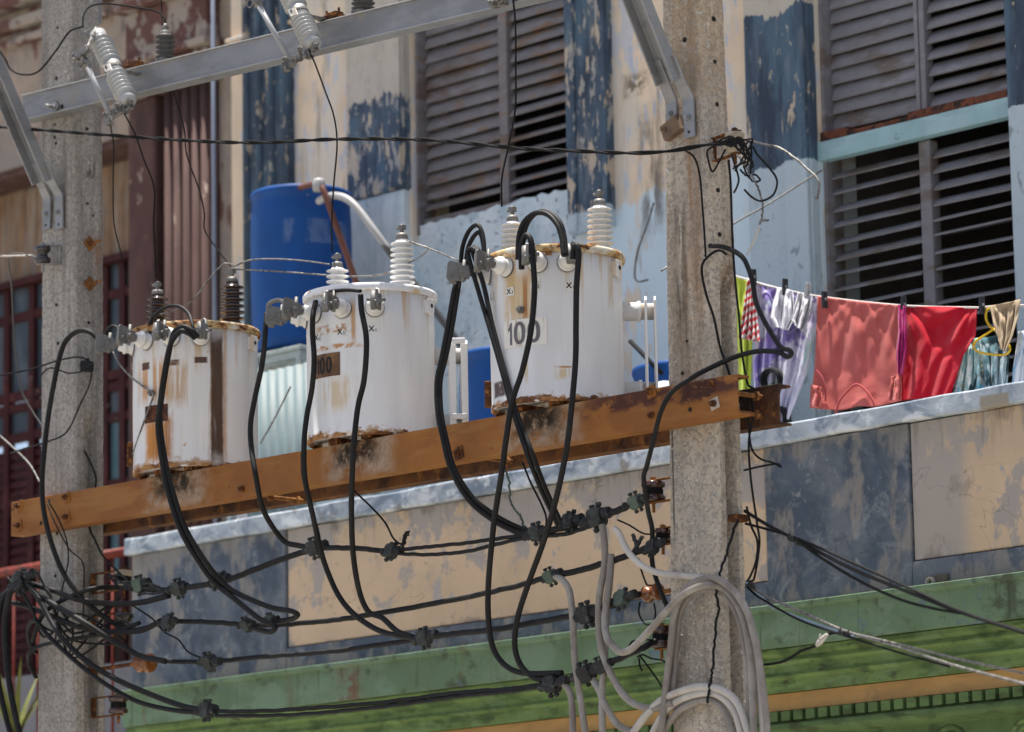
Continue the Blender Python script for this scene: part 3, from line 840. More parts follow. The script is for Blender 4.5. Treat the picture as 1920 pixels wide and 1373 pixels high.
def holes(root, lst, face):
    for (px, py, r) in lst:
        if face == 'front':
            hd = HDL if root is poleL else HDR
            c = P(px, py, -hd-0.0005); ax = (0, -1, 0)
        else:
            at = atL if root is poleL else atR
            xx = at(P(px, py, 0).z)[1]
            c = PX(px, py, xx+0.0005); ax = (1, 0, 0)
        MB().lathe(c, ax, [(r, -0.004), (r*1.02, 0.0028)], 10, False).build('bolt_hole', mHole, root)
holes(poleL, [(108, 52, .006), (106, 147, .009), (103, 234, .006), (103, 258, .008), (105, 269, .008), (106, 572, .008), (109, 644, .009), (107, 1000, .009), (104, 1080, .008)], 'front')
holes(poleL, [(163, 242, .008), (164, 382, .006), (166, 605, .008), (174, 405, .006)], 'side')
holes(poleR, [(1284, 75, .011), (1280, 700, .008), (1288, 640, .006)], 'front')
holes(poleR, [(1338, 36, .011), (1340, 116, .009), (1344, 196, .010), (1346, 357, .010), (1349, 440, .010)], 'side')
def side_plate(root, px, py):
    at = atL if root is poleL else atR
    xx = at(P(px, py, 0).z)[1]
    c = PX(px, py, xx+0.004)
    m = MB()
    d = Vector((0, 1, 1)).normalized(); e = Vector((0, -1, 1)).normalized()
    m.box(c, (0.008, 0.055, 0.055), (Vector((1, 0, 0)), d, e))
    m.hexbolt(c+Vector((0.004, 0, 0)), (1, 0, 0), 0.014, 0.014, 0.0)
    m.cyl(c, c+Vector((0.085, 0, 0)), 0.008, n=8)
    m.build('bolt_plate', mRustOr, root)
side_plate(poleL, 168, 457); side_plate(poleL, 168, 532)
m = MB(); c = PX(1384, 972, atR(4.0)[1]+0.02)
m.box(c, (0.05, 0.075, 0.03)); m.build('bracket_stub', mRustBolt, poleR, bevel=0.005)
# ------------------------------------------------------------------ orange channel beams
mBeam = M('orange_brown_beam_paint', (0.30, 0.118, 0.024), 0.6, var=0.16, vs=(2.2), bump=0.2, bs=70, layers=[
    L((0.24, 0.085, 0.018), 0.52, 0.08, (3, 3, 5), 2.0, op=0.8), L((0.35, 0.165, 0.045), 0.58, 0.06, (2, 2, 14), 4.0, op=0.6),
    L((0.075, 0.028, 0.022), 0.66, 0.04, 9, 6.0, op=0.9, r=0.85)])
STAIN = []
bA, bB = P(21, 942, -0.17), P(1381, 701, -0.17)
def beam_top(x):
    t = (x-bA.x)/(bB.x-bA.x)
    return bA.z+(bB.z-bA.z)*t
BH = 0.168
zlg = [L((0.075, 0.028, 0.022), 0.48, 0.06, (9, 9, 14), 7.0, op=0.95, r=0.85, box=((0.0, -0.17, beam_top(0)-0.02), (0.55, 0.25, 0.055), 0.4)),
       L((0.05, 0.02, 0.015), 0.49, 0.05, (14, 14, 22), 8.0, op=0.95, r=0.85, box=((0.16, -0.17, beam_top(0)-0.04), (0.12, 0.25, 0.05), 0.5))]
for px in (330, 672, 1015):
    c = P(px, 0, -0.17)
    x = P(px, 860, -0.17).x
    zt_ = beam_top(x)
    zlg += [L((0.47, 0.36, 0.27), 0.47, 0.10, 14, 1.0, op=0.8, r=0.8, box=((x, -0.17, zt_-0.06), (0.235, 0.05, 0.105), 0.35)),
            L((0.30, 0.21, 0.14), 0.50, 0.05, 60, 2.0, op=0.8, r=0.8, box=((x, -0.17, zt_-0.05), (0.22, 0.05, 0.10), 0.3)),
            L((0.022, 0.017, 0.014), 0.42, 0.12, 22, 3.0, op=0.97, r=0.9, box=((x-0.02, -0.17, zt_-0.02), (0.15, 0.05, 0.085), 0.5))]  # dark centre paints the overhanging tank's shadow into the worn patch
mBeamF = M('orange_brown_beam_paint_worn_shaded', (0.30, 0.118, 0.024), 0.6, var=0.16, vs=(2.2), bump=0.2, bs=70, layers=[
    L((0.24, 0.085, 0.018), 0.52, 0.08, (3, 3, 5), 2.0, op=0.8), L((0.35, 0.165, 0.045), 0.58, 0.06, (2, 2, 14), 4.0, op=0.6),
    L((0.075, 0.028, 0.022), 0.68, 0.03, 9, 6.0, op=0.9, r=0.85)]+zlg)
def channel(A, B, ylen, web, h, th, mat, parent, name='channel'):
    """C-channel from A to B (top front edge line); flanges run along +y."""
    d = B-A
    poly = [(0, 0), (0, -h), (ylen, -h), (ylen, -h+th), (web, -h+th), (web, -th), (ylen, -th), (ylen, 0)]
    m = MB().prism(poly, A, Vector((0, 1, 0)), Vector((0, 0, 1)), d)
    return m.build(name, mat, parent, bevel=0.002)
b1 = thing('steel_beam', 'orange-brown steel channel beam carrying the transformers, in front of both poles', 'beam', (bA+bB)/2-Vector((0, 0, BH)))
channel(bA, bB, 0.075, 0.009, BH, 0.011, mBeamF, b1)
rA, rB = Vector((bA.x, 0.0965, bA.z-0.004)), Vector((P(1459, 719, 0.0965).x, 0.0965, P(1459, 719, 0.0965).z))
b2 = thing('steel_beam', 'rusty steel channel beam behind the poles, its end showing right of the right pole', 'beam', (rA+rB)/2-Vector((0, 0, BH)))
rb = M('rusty_rear_beam', (0.085, 0.036, 0.018), 0.75, var=0.25, vs=6, bump=0.4, bs=60, layers=[L((0.022, 0.012, 0.009), 0.53, 0.10, 7, 2.0, op=0.9), L(RUST2, 0.6, 0.05, 12, 4.0, op=0.7),
        L((0.20, 0.08, 0.02), 0.5, 0.1, 5, 3.0, bias=[('X', -0.2, 0.1, -0.5)], op=0.6)])
channel(rA, rB, 0.075, 0.009, BH, 0.011, rb, b2)
mWasher = M('pale_washer', (0.42, 0.36, 0.30), 0.7, var=0.25, vs=20)
def beam_bolt(px, py, mat=None, washer=True, sq=0.03, shank=0.012, wm=None, yy=-0.17):
    c = P(px, py, yy)
    m = MB()
    if washer:
        d = Vector((1, 0, 0.25)).normalized(); e = Vector((-0.25, 0, 1)).normalized()
        MB().box(c+Vector((0, -0.003, 0)), (sq, 0.0055, sq), (d, Vector((0, 1, 0)), e)).build('washer', wm or mBeam, b1)
        c = c+Vector((0, -0.006, 0))
    m.hexbolt(c, (0, -1, 0), 0.015, 0.014, shank)
    m.build('bolt', mat or mRustBolt, b1)
for q in ((37, 949, 1), (36, 986, 1), (126, 933, 1), (126, 970, 1), (455, 917, 0), (1222, 735, 1), (1222, 779, 0)):
    beam_bolt(q[0], q[1], washer=bool(q[2]), sq=0.05)
beam_bolt(861, 850, washer=True, sq=0.055, wm=mRustBolt)
beam_bolt(1341, 757, washer=True, sq=0.046, wm=mWasher)
beam_bolt(1336, 720, washer=False)
for (px, py) in ((92, 940), (77, 981), (1294, 768)):
    MB().lathe(P(px, py, -0.1703), (0, -1, 0), [(0.010, -0.003), (0.010, 0.002)], 10, False).build('bolt_hole', mHole, b1)
# tie rods joining the two channels, at the right pole and between
for (px, py, ya, yb2) in ((1398, 740, -0.14, 0.092), (1398, 775, -0.14, 0.092), (538, 936, -0.09, 0.092), (930, 862, -0.09, 0.092)):
    c = P(px, py, 0.0)
    m = MB().cyl((c.x, ya-0.02, c.z), (c.x, yb2+0.003, c.z), 0.010, n=8)
    m.hexbolt((c.x, 0.07, c.z), (0, -1, 0), 0.02, 0.016)
    m.hexbolt((c.x, ya, c.z), (0, -1, 0), 0.02, 0.016)
    m.build('tie_rod', mRustOr, b2)
# ------------------------------------------------------------------ galvanised crossarm
cA, cB = P(42, 178, -0.17), P(1330, -139, -0.17)
ca = thing('crossarm', 'galvanised steel channel crossarm slanting across the top of the frame', 'crossarm', (cA+cB)/2-Vector((0, 0, 0.14)))
d = cB-cA
ch = 0.137
poly = [(0.0, 0.0), (-0.012, -0.004), (-0.012, -0.010), (0.0, -0.014), (0.004, -ch+0.014), (-0.014, -ch+0.008), (-0.014, -ch), (0.068, -ch), (0.068, -ch+0.009), (0.013, -ch+0.012), (0.010, -0.012), (0.068, -0.009), (0.068, 0.0)]
MB().prism(poly, cA, Vector((0, 1, 0)), Vector((0, 0, 1)), d).build('channel', mGalv, ca, bevel=0.003)
def ca_bolt(px, py):
    c = P(px, py, -0.172)
    m = MB().box(c+Vector((0, -0.003, 0)), (0.045, 0.006, 0.045), (Vector((1, 0, 1)).normalized(), Vector((0, 1, 0)), Vector((-1, 0, 1)).normalized()))
    m.hexbolt(c+Vector((0, -0.006, 0)), (-0.1, -1, 0), 0.015, 0.014, 0.04)
    m.build('bolt', mGalvD, ca)
    MB().lathe(P(px+12, py-1, -0.1685), (0, -1, 0), [(0.011, -0.003), (0.011, 0.002)], 10, False).build('bolt_hole', mHole, ca)
ca_bolt(104, 201)
# vertical galvanised channel behind the left pole top
c0 = P(169, 60, 0.12)
vch = MB().prism([(-0.055, 0), (0.055, 0), (0.055, 0.06), (0.045, 0.06), (0.045, 0.01), (-0.045, 0.01), (-0.045, 0.06), (-0.055, 0.06)], (c0.x, 0.095, 6.85), Vector((1, 0, 0)), Vector((0, 1, 0)), Vector((0, 0, 1.6)))
tag(vch.build('steel_upright', mGalv, bevel=0.003), 'short galvanised steel upright behind the top of the left pole', 'steel upright')
# ------------------------------------------------------------------ diagonal braces with forked, flattened ends
def brace(pts, fork, label, hd):
    """pts: bend pixel on the pole face; the channel climbs outwards (towards -y) at about 60 degrees."""
    b = P(pts[0], pts[1], -hd-0.055)
    ang = math.radians(61)
    d = Vector((0.0, -math.cos(ang), math.sin(ang)))
    root = thing('brace', label, 'brace', b)
    X = Vector((1, 0, 0)); n_ = Vector((0, -math.sin(ang), -math.cos(ang)))
    w, fl = 0.108, 0.060
    poly = [(-w/2, fl), (-w/2, 0), (w/2, 0), (w/2, fl), (w/2-0.009, fl), (w/2-0.009, 0.009), (-w/2+0.009, 0.009), (-w/2+0.009, fl)]
    # web faces the pole, lips face outwards: two ridges seen from the street
    MB().prism(poly, b-n_*0.0, X, n_, d*3.2).build('channel', mGalv, root, bevel=0.004)
    for s, (dx, ln) in zip((-1, 1), fork):
        x = s*(w/2-0.012)
        m = MB()
        p0 = b+X*x+n_*0.012
        p1 = p0-d*0.05+Vector((s*0.006, 0.0, 0))
        p1.y = -hd-0.016
        p1.z = p0.z-0.075
        p2 = p1+Vector((s*0.004, 0, -ln))
        pts_ = [p0+d*0.10, p0, p1, p2]
        hw, t = 0.030, 0.006
        vs2 = []
        for q in pts_:
            vs2 += [q+Vector((-hw, -t, 0)), q+Vector((hw, -t, 0)), q+Vector((hw, t, 0)), q+Vector((-hw, t, 0))]
        fs = []
        for i in range(3):
            for k in range(4):
                k2 = (k+1) % 4
                fs.append((i*4+k, i*4+k2, i*4+4+k2, i*4+4+k))
        fs += [(3, 2, 1, 0), (12, 13, 14, 15)]
        m.add(vs2, fs)
        o = m.build('fork_strap', mGalv, root, bevel=0.003)
        c = p1.lerp(p2, 0.5)+Vector((0, -t, 0))
        MB().hexbolt(c, (0, -1, 0), 0.013, 0.012, 0.01).build('bolt', mGalvD, o)
        MB().lathe(p1.lerp(p2, 0.86)+Vector((0, -t-0.0005, 0)), (0, -1, 0), [(0.006, -0.002), (0.006, 0.0015)], 8, False).build('hole', mHole, o)
    return root
brace((88, 338), ((0, 0.155), (0, 0.17)), 'galvanised diagonal brace with forked end bolted to the left pole', HDL)
brb = brace((1262, 150), ((0, 0.10), (0, 0.17)), 'galvanised diagonal brace with forked end bolted to the right pole', HDR)
c = P(1267, 242, -HDR)
m = MB().box((c.x, -HDR-0.02, c.z), (0.10, 0.035, 0.07), (Vector((0.9, 0, 0.35)).normalized(), Vector((0, 1, 0)), Vector((-0.35, 0, 0.9)).normalized()))
m.hexbolt((c.x-0.03, -HDR-0.038, c.z-0.005), (0, -1, 0), 0.014, 0.012, 0.01)
m.build('clevis', M('rusty_clevis', (0.19, 0.13, 0.09), 0.8, metal=0.3, var=0.3, vs=20, bump=0.4), brb, bevel=0.008)
# ------------------------------------------------------------------ transformers
mPorc = M('white_porcelain', (0.66, 0.655, 0.63), 0.22, var=0.06, vs=8, bump=0.0, spec=0.6, layers=[L((0.42, 0.39, 0.33), 0.63, 0.06, 12, 2.0, op=0.5)])
mPorcB = M('brown_porcelain', (0.030, 0.017, 0.016), 0.2, var=0.2, vs=8, bump=0.0, spec=0.7, layers=[L((0.10, 0.08, 0.075), 0.62, 0.06, 12, 2.0, op=0.5)])
mLug = M('grey_aluminium_lug', (0.19, 0.186, 0.178), 0.55, metal=0.4, var=0.2, vs=25, bump=0.25, bs=140, layers=[L((0.20, 0.19, 0.175), 0.55, 0.07, 30, 3.0, op=0.7)])
mCable = M('black_cable_sheath', (0.0085, 0.0085, 0.009), 0.6, spec=0.22, var=0.3, vs=12, bump=0.15, bs=120, layers=[L((0.022, 0.021, 0.020), 0.60, 0.08, (14, 14, 6), 3.0, op=0.7)])
mWire = M('dark_wire', (0.011, 0.011, 0.0115), 0.75, spec=0.12, var=0.3, vs=20, bump=0.1)
YT = -0.03
def bent(m, R, C, a0, z0, w, h, off, n=10, cd=None, rd=None, thick=0.003):
    """rectangular plate bent on the tank; a0 = angle of its centre from the camera-facing direction."""
    r_ = R+off
    for i in range(n):
        p = []
        for t in (i/n, (i+1)/n):
            a = a0+(t-0.5)*w/r_
            o = cd*math.cos(a)+rd*math.sin(a)
            for zz_ in (z0-h/2, z0+h/2):
                p += [C+o*r_+Vector((0, 0, zz_)), C+o*(r_+thick)+Vector((0, 0, zz_))]
        # p: t0 zlo in,out ; t0 zhi in,out ; t1 zlo in,out ; t1 zhi in,out
        m.hexa([p[0], p[4], p[5], p[1], p[2], p[6], p[7], p[3]])
    return m
def glyph(ch, size):
    # heavy block figures with a flagged one
    h, st_ = size*0.70, size*0.155
    if ch == '1':
        poly = [(0.5, 0), (0.5, 1), (0.30, 1), (0.12, 0.80), (0.0, 0.74), (0.0, 0.60), (0.22, 0.68), (0.22, 0)]
        w = size*0.30
        k = len(poly)
        return [Vector((a*w, b*h, 0)) for a, b in poly], [(7, 0, 1, 2, 3, 6), (6, 3, 4, 5)], w*0.5
    w = size*0.40
    N = 28
    vs2, fs = [], []
    for i in range(N):
        t = 2*math.pi*i/N
        c, s_ = math.cos(t), math.sin(t)
        e = lambda q: math.copysign(abs(q)**0.85, q)
        vs2 += [Vector((w/2+e(c)*w/2, h/2+e(s_)*h/2, 0)), Vector((w/2+e(c)*(w/2-st_*0.78), h/2+e(s_)*(h/2-st_*0.72), 0))]
    for i in range(N):
        a, b = 2*i, 2*((i+1) % N)
        fs.append((a, b, b+1, a+1))
    return vs2, fs, w
def text_mesh(body, size, bold=0.0):
    if body == '100':
        x, out, fs = 0.0, [], []
        for ch in body:
            g, f, w = glyph(ch, size)
            o = len(out)
            out += [v+Vector((x, 0, 0)) for v in g]
            fs += [tuple(i+o for i in q) for q in f]
            x += w+size*0.07
        return out, fs
    cu = bpy.data.curves.new('txt', 'FONT')
    cu.body = body; cu.size = size; cu.align_x = 'CENTER'; cu.align_y = 'CENTER'; cu.offset = bold
    cu.resolution_u = 4
    o = bpy.data.objects.new('txt', cu)
    COL.objects.link(o)
    dg = bpy.context.evaluated_depsgraph_get()
    me = bpy.data.meshes.new_from_object(o.evaluated_get(dg))
    vs2 = [v.co.copy() for v in me.vertices]
    fs = [tuple(p.vertices) for p in me.polygons]
    bpy.data.objects.remove(o); bpy.data.curves.remove(cu); bpy.data.meshes.remove(me)
    return vs2, fs
def wrap_text(body, size, R, C, a0, z0, off, cd, rd, name, mat, parent, bold=0.0, sx=1.0):
    vs2, fs = text_mesh(body, size, bold)
    if not vs2:
        return
    mx = (max(v.x for v in vs2)+min(v.x for v in vs2))/2; my = (max(v.y for v in vs2)+min(v.y for v in vs2))/2
    m = MB()
    out = []
    for v in vs2:
        a = a0+(v.x-mx)*sx/(R+off)
        out.append(C+(cd*math.cos(a)+rd*math.sin(a))*(R+off)+Vector((0, 0, z0+v.y-my)))
    m.add(out, fs)
    return m.build(name, mat, parent, recalc=False)
def hv_bushing(root, base, h, mat, n, r, lean=(0, 0, 1)):
    m = MB()
    prof = [(r*0.80, 0), (r*0.80, h*0.04)]
    for k in range(n):
        z = h*0.06+k*(h*0.86/n)
        s_ = h*0.86/n
        rr = r*(1.0-0.10*k/n)
        prof += [(rr*0.60, z+s_*0.05), (rr*0.60, z+s_*0.25), (rr*0.98, z+s_*0.42), (rr, z+s_*0.52), (rr*0.98, z+s_*0.62), (rr*0.60, z+s_*0.80), (rr*0.60, z+s_)]
    prof += [(r*0.5, h*0.93), (r*0.42, h*0.98)]
    m.lathe(base, lean, prof, 22)
    o = m.build('bushing', mat, root)
    a = Vector(lean).normalized()
    t = MB().cyl(Vector(base)+a*h*0.97, Vector(base)+a*(h+0.018), r*0.50, r*0.42, 12)
    t.cyl(Vector(base)+a*(h+0.018), Vector(base)+a*(h+0.060), 0.009, n=8)
    t.box(Vector(base)+a*(h+0.045), (0.032, 0.022, 0.02))
    t.hexbolt(Vector(base)+a*(h+0.045)+Vector((-0.02, 0, 0)), (-1, 0, 0), 0.008, 0.012)
    t.build('terminal', mLug, o)
    return Vector(base)+a*(h+0.06)
TERM = {}
def transformer(idx, pb, ptop, R, label, hv, angs, zlv_px, tankmat, lidmat, brown=False, rad=None):
    B = P(pb[0], pb[1], YT)
    B.z = beam_top(B.x)+0.004
    zt_ = P(ptop[0], ptop[1], YT).z
    Hh = zt_-B.z
    root = thing('transformer', label, 'transformer', B, 'pole transformers on the beam')
    cd = Vector((CAM.x-B.x, CAM.y-B.y, 0)).normalized()
    rd = Vector((-cd.y, cd.x, 0))
    if rd.dot(rt) < 0: rd = -rd
    # tank with weld bead, rolled base rim
    m = MB()
    m.lathe(B, (0, 0, 1), [(R*0.90, 0.03), (R*0.955, 0.012), (R*0.985, 0.0), (R*1.008, 0.004), (R*1.008, 0.022), (R, 0.028), (R*1.0, Hh*0.25), (R*1.003, Hh*0.5), (R, Hh*0.75), (R, Hh-0.012), (R*0.96, Hh-0.004)], 72)
    m.build('tank', tankmat, root)
    m = MB()
    m.lathe(B+Vector((0, 0, Hh)), (0, 0, 1), [(R*1.0, -0.016), (R*1.035, -0.018), (R*1.055, -0.010), (R*1.055, 0.010), (R*1.035, 0.017), (R*0.96, 0.019), (R*0.90, 0.022), (R*0.5, 0.05), (0.02, 0.062)], 72)
    lid = m.build('lid', lidmat, root)
    # feet between tank and channels
    m = MB()
    for s in (-1, 1):
        m.span(B.x+s*0.11-0.03, B.x+s*0.11+0.03, -0.165, 0.165, B.z+0.001, B.z+0.03)
    m.build('base_bars', mRustBolt, root)
    # lifting lug on the right, toward the camera side
    for aa in (62, -118):
        a = math.radians(aa)
        o = cd*math.cos(a)+rd*math.sin(a)
        t = rd*math.cos(a)-cd*math.sin(a)
        c = B+o*(R+0.012)+Vector((0, 0, Hh-0.065))
        m = MB()
        m.prism([(-0.028, 0.035), (0.028, 0.035), (0.028, -0.02), (0.016, -0.038), (-0.016, -0.038), (-0.028, -0.02)], c+o*0.0, t, Vector((0, 0, 1)), o*0.012)
        m.box(c-o*0.008+Vector((0, 0, 0.0)), (0.05, 0.03, 0.06), (t, o, Vector((0, 0, 1))))
        lg = m.build('lifting_lug', tankmat, root, bevel=0.003)
        MB().lathe(c+o*0.0125+Vector((0, 0, 0.002)), o, [(0.0095, -0.003), (0.0095, 0.0015)], 12, False).build('hole', mHole, lg)
    # high-voltage bushings on the lid
    tops = []
    for (ox, oy, h, r, n) in hv:
        base = B+Vector((ox, oy, Hh+0.028))
        tops.append(hv_bushing(root, base, h, mPorcB if brown else mPorc, n, r))
    # low-voltage bushings on the tank side with spade lugs
    z = zlv_px-B.z
    terms = []
    for aa, lugl in angs:
        a = math.radians(aa)
        o = cd*math.cos(a)+rd*math.sin(a)
        t = (rd*math.cos(a)-cd*math.sin(a))
        o2 = (o+Vector((0, 0, 0.10))).normalized()
        base = B+o*(R-0.004)+Vector((0, 0, z))
        bu = MB().lathe(base, o2, [(0.042, 0), (0.042, 0.012), (0.035, 0.016), (0.034, 0.034), (0.040, 0.040), (0.040, 0.048), (0.030, 0.054), (0.028, 0.070), (0.022, 0.076)], 20).build('low_voltage_bushing', mPorc, root)
        MB().lathe(base+o*0.001, o2, [(0.0445, 0), (0.0445, 0.006)], 20).build('gasket', mLug, bu)
        q = base+o2*0.074
        m = MB().cyl(q, q+o2*0.042, 0.015, n=12)
        pc = q+o2*(0.03+lugl/2)
        zz_ = t.cross(o2).normalized()
        if zz_.z < 0: zz_ = -zz_
        m.prism([(-lugl/2, -0.036), (lugl/2-0.012, -0.044), (lugl/2, -0.03), (lugl/2, 0.034), (lugl/2-0.01, 0.044), (-lugl/2, 0.036)], pc-t*0.006, o2, zz_, t*0.012)
        for (e, g) in ((-0.018, 0.018), (0.02, -0.016)):
            bq = pc+o2*e+zz_*g
            m.hexbolt(bq-t*0.004, t, 0.011, 0.016, 0.012)
            m.hexbolt(bq+t*0.004, -t, 0.011, 0.016, 0.012)
        m.box(q+o2*0.040, (0.040, 0.046, 0.050), (t, o2, zz_))
        m.cyl(q+o2*0.045-zz_*0.045+t*0.012, q+o2*0.045+zz_*0.052+t*0.012, 0.008, n=8)
        m.cyl(q+o2*0.055-t*0.045, q+o2*0.055+t*0.04, 0.008, n=8)
        # cable barrel clamp
        m.cyl(pc+o2*0.012+zz_*0.030-t*0.014, pc+o2*0.012-zz_*0.05-t*0.014, 0.016, n=10)
        m.build('spade_lug', mLug, bu)
        terms.append(pc)
    TERM[idx] = (tops, terms)
    # grounding boss
    return root, B, Hh, cd, rd
def tank_mat(name, base, zb, zt_, extra, rim=0.5, rust=0.66):
    return M(name, base, 0.42, var=0.05, vs=3, bump=0.10, bs=30, spec=0.5, bdist=0.003, layers=[
        L(tuple(c*0.86 for c in base), 0.55, 0.10, (9, 9, 1.2), 2.0, op=0.6),
        L((0.50, 0.42, 0.28), 0.67, 0.06, (24, 24, 1.3), 4.0, op=0.5),
        L((0.44, 0.29, 0.13), 0.60, 0.08, (26, 26, 1.2), 6.0, op=0.75, bias=[('Z', zt_-0.30, zt_-0.02, 0.16), ('Z', -1, 0, -0.10)]),
        L((0.36, 0.19, 0.07), rust, 0.03, (20, 20, 14), 7.0, op=0.85, r=0.85),
        L(RUST, 0.5, 0.04, (16, 16, 26), 9.0, r=0.9, bias=[('Z', zb+0.055, zb+0.012, 0.36), ('Z', -1, 0, -0.31)]),
        L((0.30, 0.16, 0.06), 0.5, 0.07, (13, 13, 18), 8.0, r=0.9, op=0.8, bias=[('Z', zb+0.075, zb+0.02, 0.30), ('Z', -1, 0, -0.30)])]+list(extra))
def lid_mat(name, base, amount):
    return M(name, base, 0.5, var=0.06, vs=4, bump=0.2, bs=60, layers=[
        L((0.50, 0.34, 0.13), amount+0.0, 0.06, (9, 9, 20), 2.0, op=0.8, r=0.8), L((0.33, 0.16, 0.05), amount+0.035, 0.05, (12, 12, 26), 3.0, op=0.9, r=0.9), L(RUST, amount+0.09, 0.04, (15, 15, 30), 5.0, r=0.9)])
def hit(px, py, B, R):
    """pixel -> first point on the vertical cylinder of radius R round B"""
    d = ray(px, py)
    ox, oy = CAM.x-B.x, CAM.y-B.y
    a = d.x*d.x+d.y*d.y; b = 2*(ox*d.x+oy*d.y); c = ox*ox+oy*oy-R*R
    q = b*b-4*a*c
    t = (-b-math.sqrt(max(q, 0)))/(2*a)
    return CAM+d*t
def pre(pb, R):
    B = P(pb[0], pb[1], YT); B.z = beam_top(B.x)+0.004
    return B
def ang_of(px, py, B, R, cd, rd):
    h_ = hit(px, py, B, R)-B
    return math.atan2(h_.dot(rd), h_.dot(cd)), h_.z
cWhite = (0.58, 0.575, 0.565)
# --- left transformer (most rusted)
R1 = 0.294; B1 = pre((367, 882), R1); zt1 = P(364, 630, YT).z
h1 = lambda x, y: hit(x, y, B1, R1)
bx = lambda px, py, w, h, s=0.35: (h1(px, py), (w, w, h), s)
ex1 = [L((0.30, 0.15, 0.05), 0.47, 0.05, (30, 30, 2), 4.0, op=0.7, r=0.9, box=(h1(409, 745), (0.046, 0.046, 0.32), 0.35)),
       L((0.05, 0.024, 0.012), 0.36, 0.12, (30, 30, 2), 3.0, op=0.97, r=0.9, box=(h1(407, 745), (0.030, 0.030, 0.31), 0.25)),
       L((0.42, 0.165, 0.032), 0.42, 0.055, (24, 24, 1.5), 5.0, op=0.9, r=0.9, box=(h1(294, 825), (0.075, 0.05, 0.10), 0.4)),
       L((0.42, 0.185, 0.04), 0.47, 0.055, (30, 30, 1.2), 6.0, op=0.8, r=0.9, box=(h1(287, 715), (0.11, 0.06, 0.10), 0.5)),
       L((0.055, 0.02, 0.013), 0.35, 0.1, 20, 7.0, op=0.95, r=0.9, box=(h1(273, 687), (0.03, 0.03, 0.018), 0.2)),
       L((0.055, 0.02, 0.013), 0.35, 0.1, 20, 7.5, op=0.95, r=0.9, box=(h1(324, 680), (0.026, 0.026, 0.014), 0.2)),
       L((0.055, 0.02, 0.013), 0.35, 0.1, 20, 8.0, op=0.95, r=0.9, box=(h1(377, 675), (0.026, 0.026, 0.015), 0.2)),
       L((0.36, 0.20, 0.07), 0.46, 0.05, (26, 26, 1.5), 9.0, op=0.7, r=0.9, box=(h1(330, 720), (0.05, 0.05, 0.10), 0.5)),
       L((0.40, 0.17, 0.035), 0.45, 0.055, (40, 40, 1.5), 10.0, op=0.9, r=0.9, box=(h1(290, 830), (0.05, 0.04, 0.085), 0.45)), L((0.22, 0.09, 0.025), 0.52, 0.10, (45, 45, 1.2), 11.0, op=0.9, r=0.9, box=(h1(303, 822), (0.05, 0.04, 0.11), 0.5))]
tm1 = tank_mat('transformer_paint_rusted', (0.58, 0.565, 0.54), B1.z, zt1, ex1, rust=0.73)
t1 = transformer(1, (367, 882), (364, 630), R1, 'rust-streaked transformer with dark brown bushings, leftmost of the three', [(-0.215, -0.055, 0.20, 0.060, 6), (0.205, 0.06, 0.21, 0.060, 6)],
                 [(5, 0.07), (-22, 0.07), (-50, 0.075), (-82, 0.08)], hit(375, 632, B1, R1).z, tm1, lid_mat('transformer_lid_rusted', (0.56, 0.53, 0.46), 0.45), brown=True)
# --- middle transformer
R2 = 0.288; B2 = pre((697, 828), R2); zt2 = P(689, 562, YT).z
h2 = lambda x, y: hit(x, y, B2, R2)
ex2 = [L((0.36, 0.18, 0.05), 0.46, 0.05, (30, 30, 1.3), 3.0, op=0.8, r=0.9, box=(h2(661, 600), (0.012, 0.012, 0.10), 0.5)),
       L((0.38, 0.16, 0.035), 0.49, 0.05, (30, 30, 40), 4.0, op=0.9, r=0.9, box=(h2(625, 650), (0.12, 0.07, 0.012), 0.5)),
       L((0.42, 0.30, 0.14), 0.50, 0.08, (30, 30, 2), 5.0, op=0.7, r=0.9, box=(h2(625, 740), (0.10, 0.06, 0.08), 0.6)),
       L((0.33, 0.16, 0.05), 0.49, 0.05, (26, 26, 30), 6.0, op=0.9, r=0.9, box=(h2(620, 617), (0.10, 0.06, 0.02), 0.5))]
tm2 = tank_mat('transformer_paint_white', cWhite, B2.z, zt2, ex2, rust=0.765)
t2 = transformer(2, (697, 828), (689, 562), R2, 'white transformer with a brown number plate, middle one of the three', [(-0.17, -0.045, 0.145, 0.055, 5), (0.165, 0.05, 0.235, 0.058, 8)],
                 [(4, 0.07), (-25, 0.07), (-57, 0.075), (-84, 0.085)], hit(699, 577, B2, R2).z, tm2, lid_mat('transformer_lid_white', (0.62, 0.62, 0.63), 0.615))
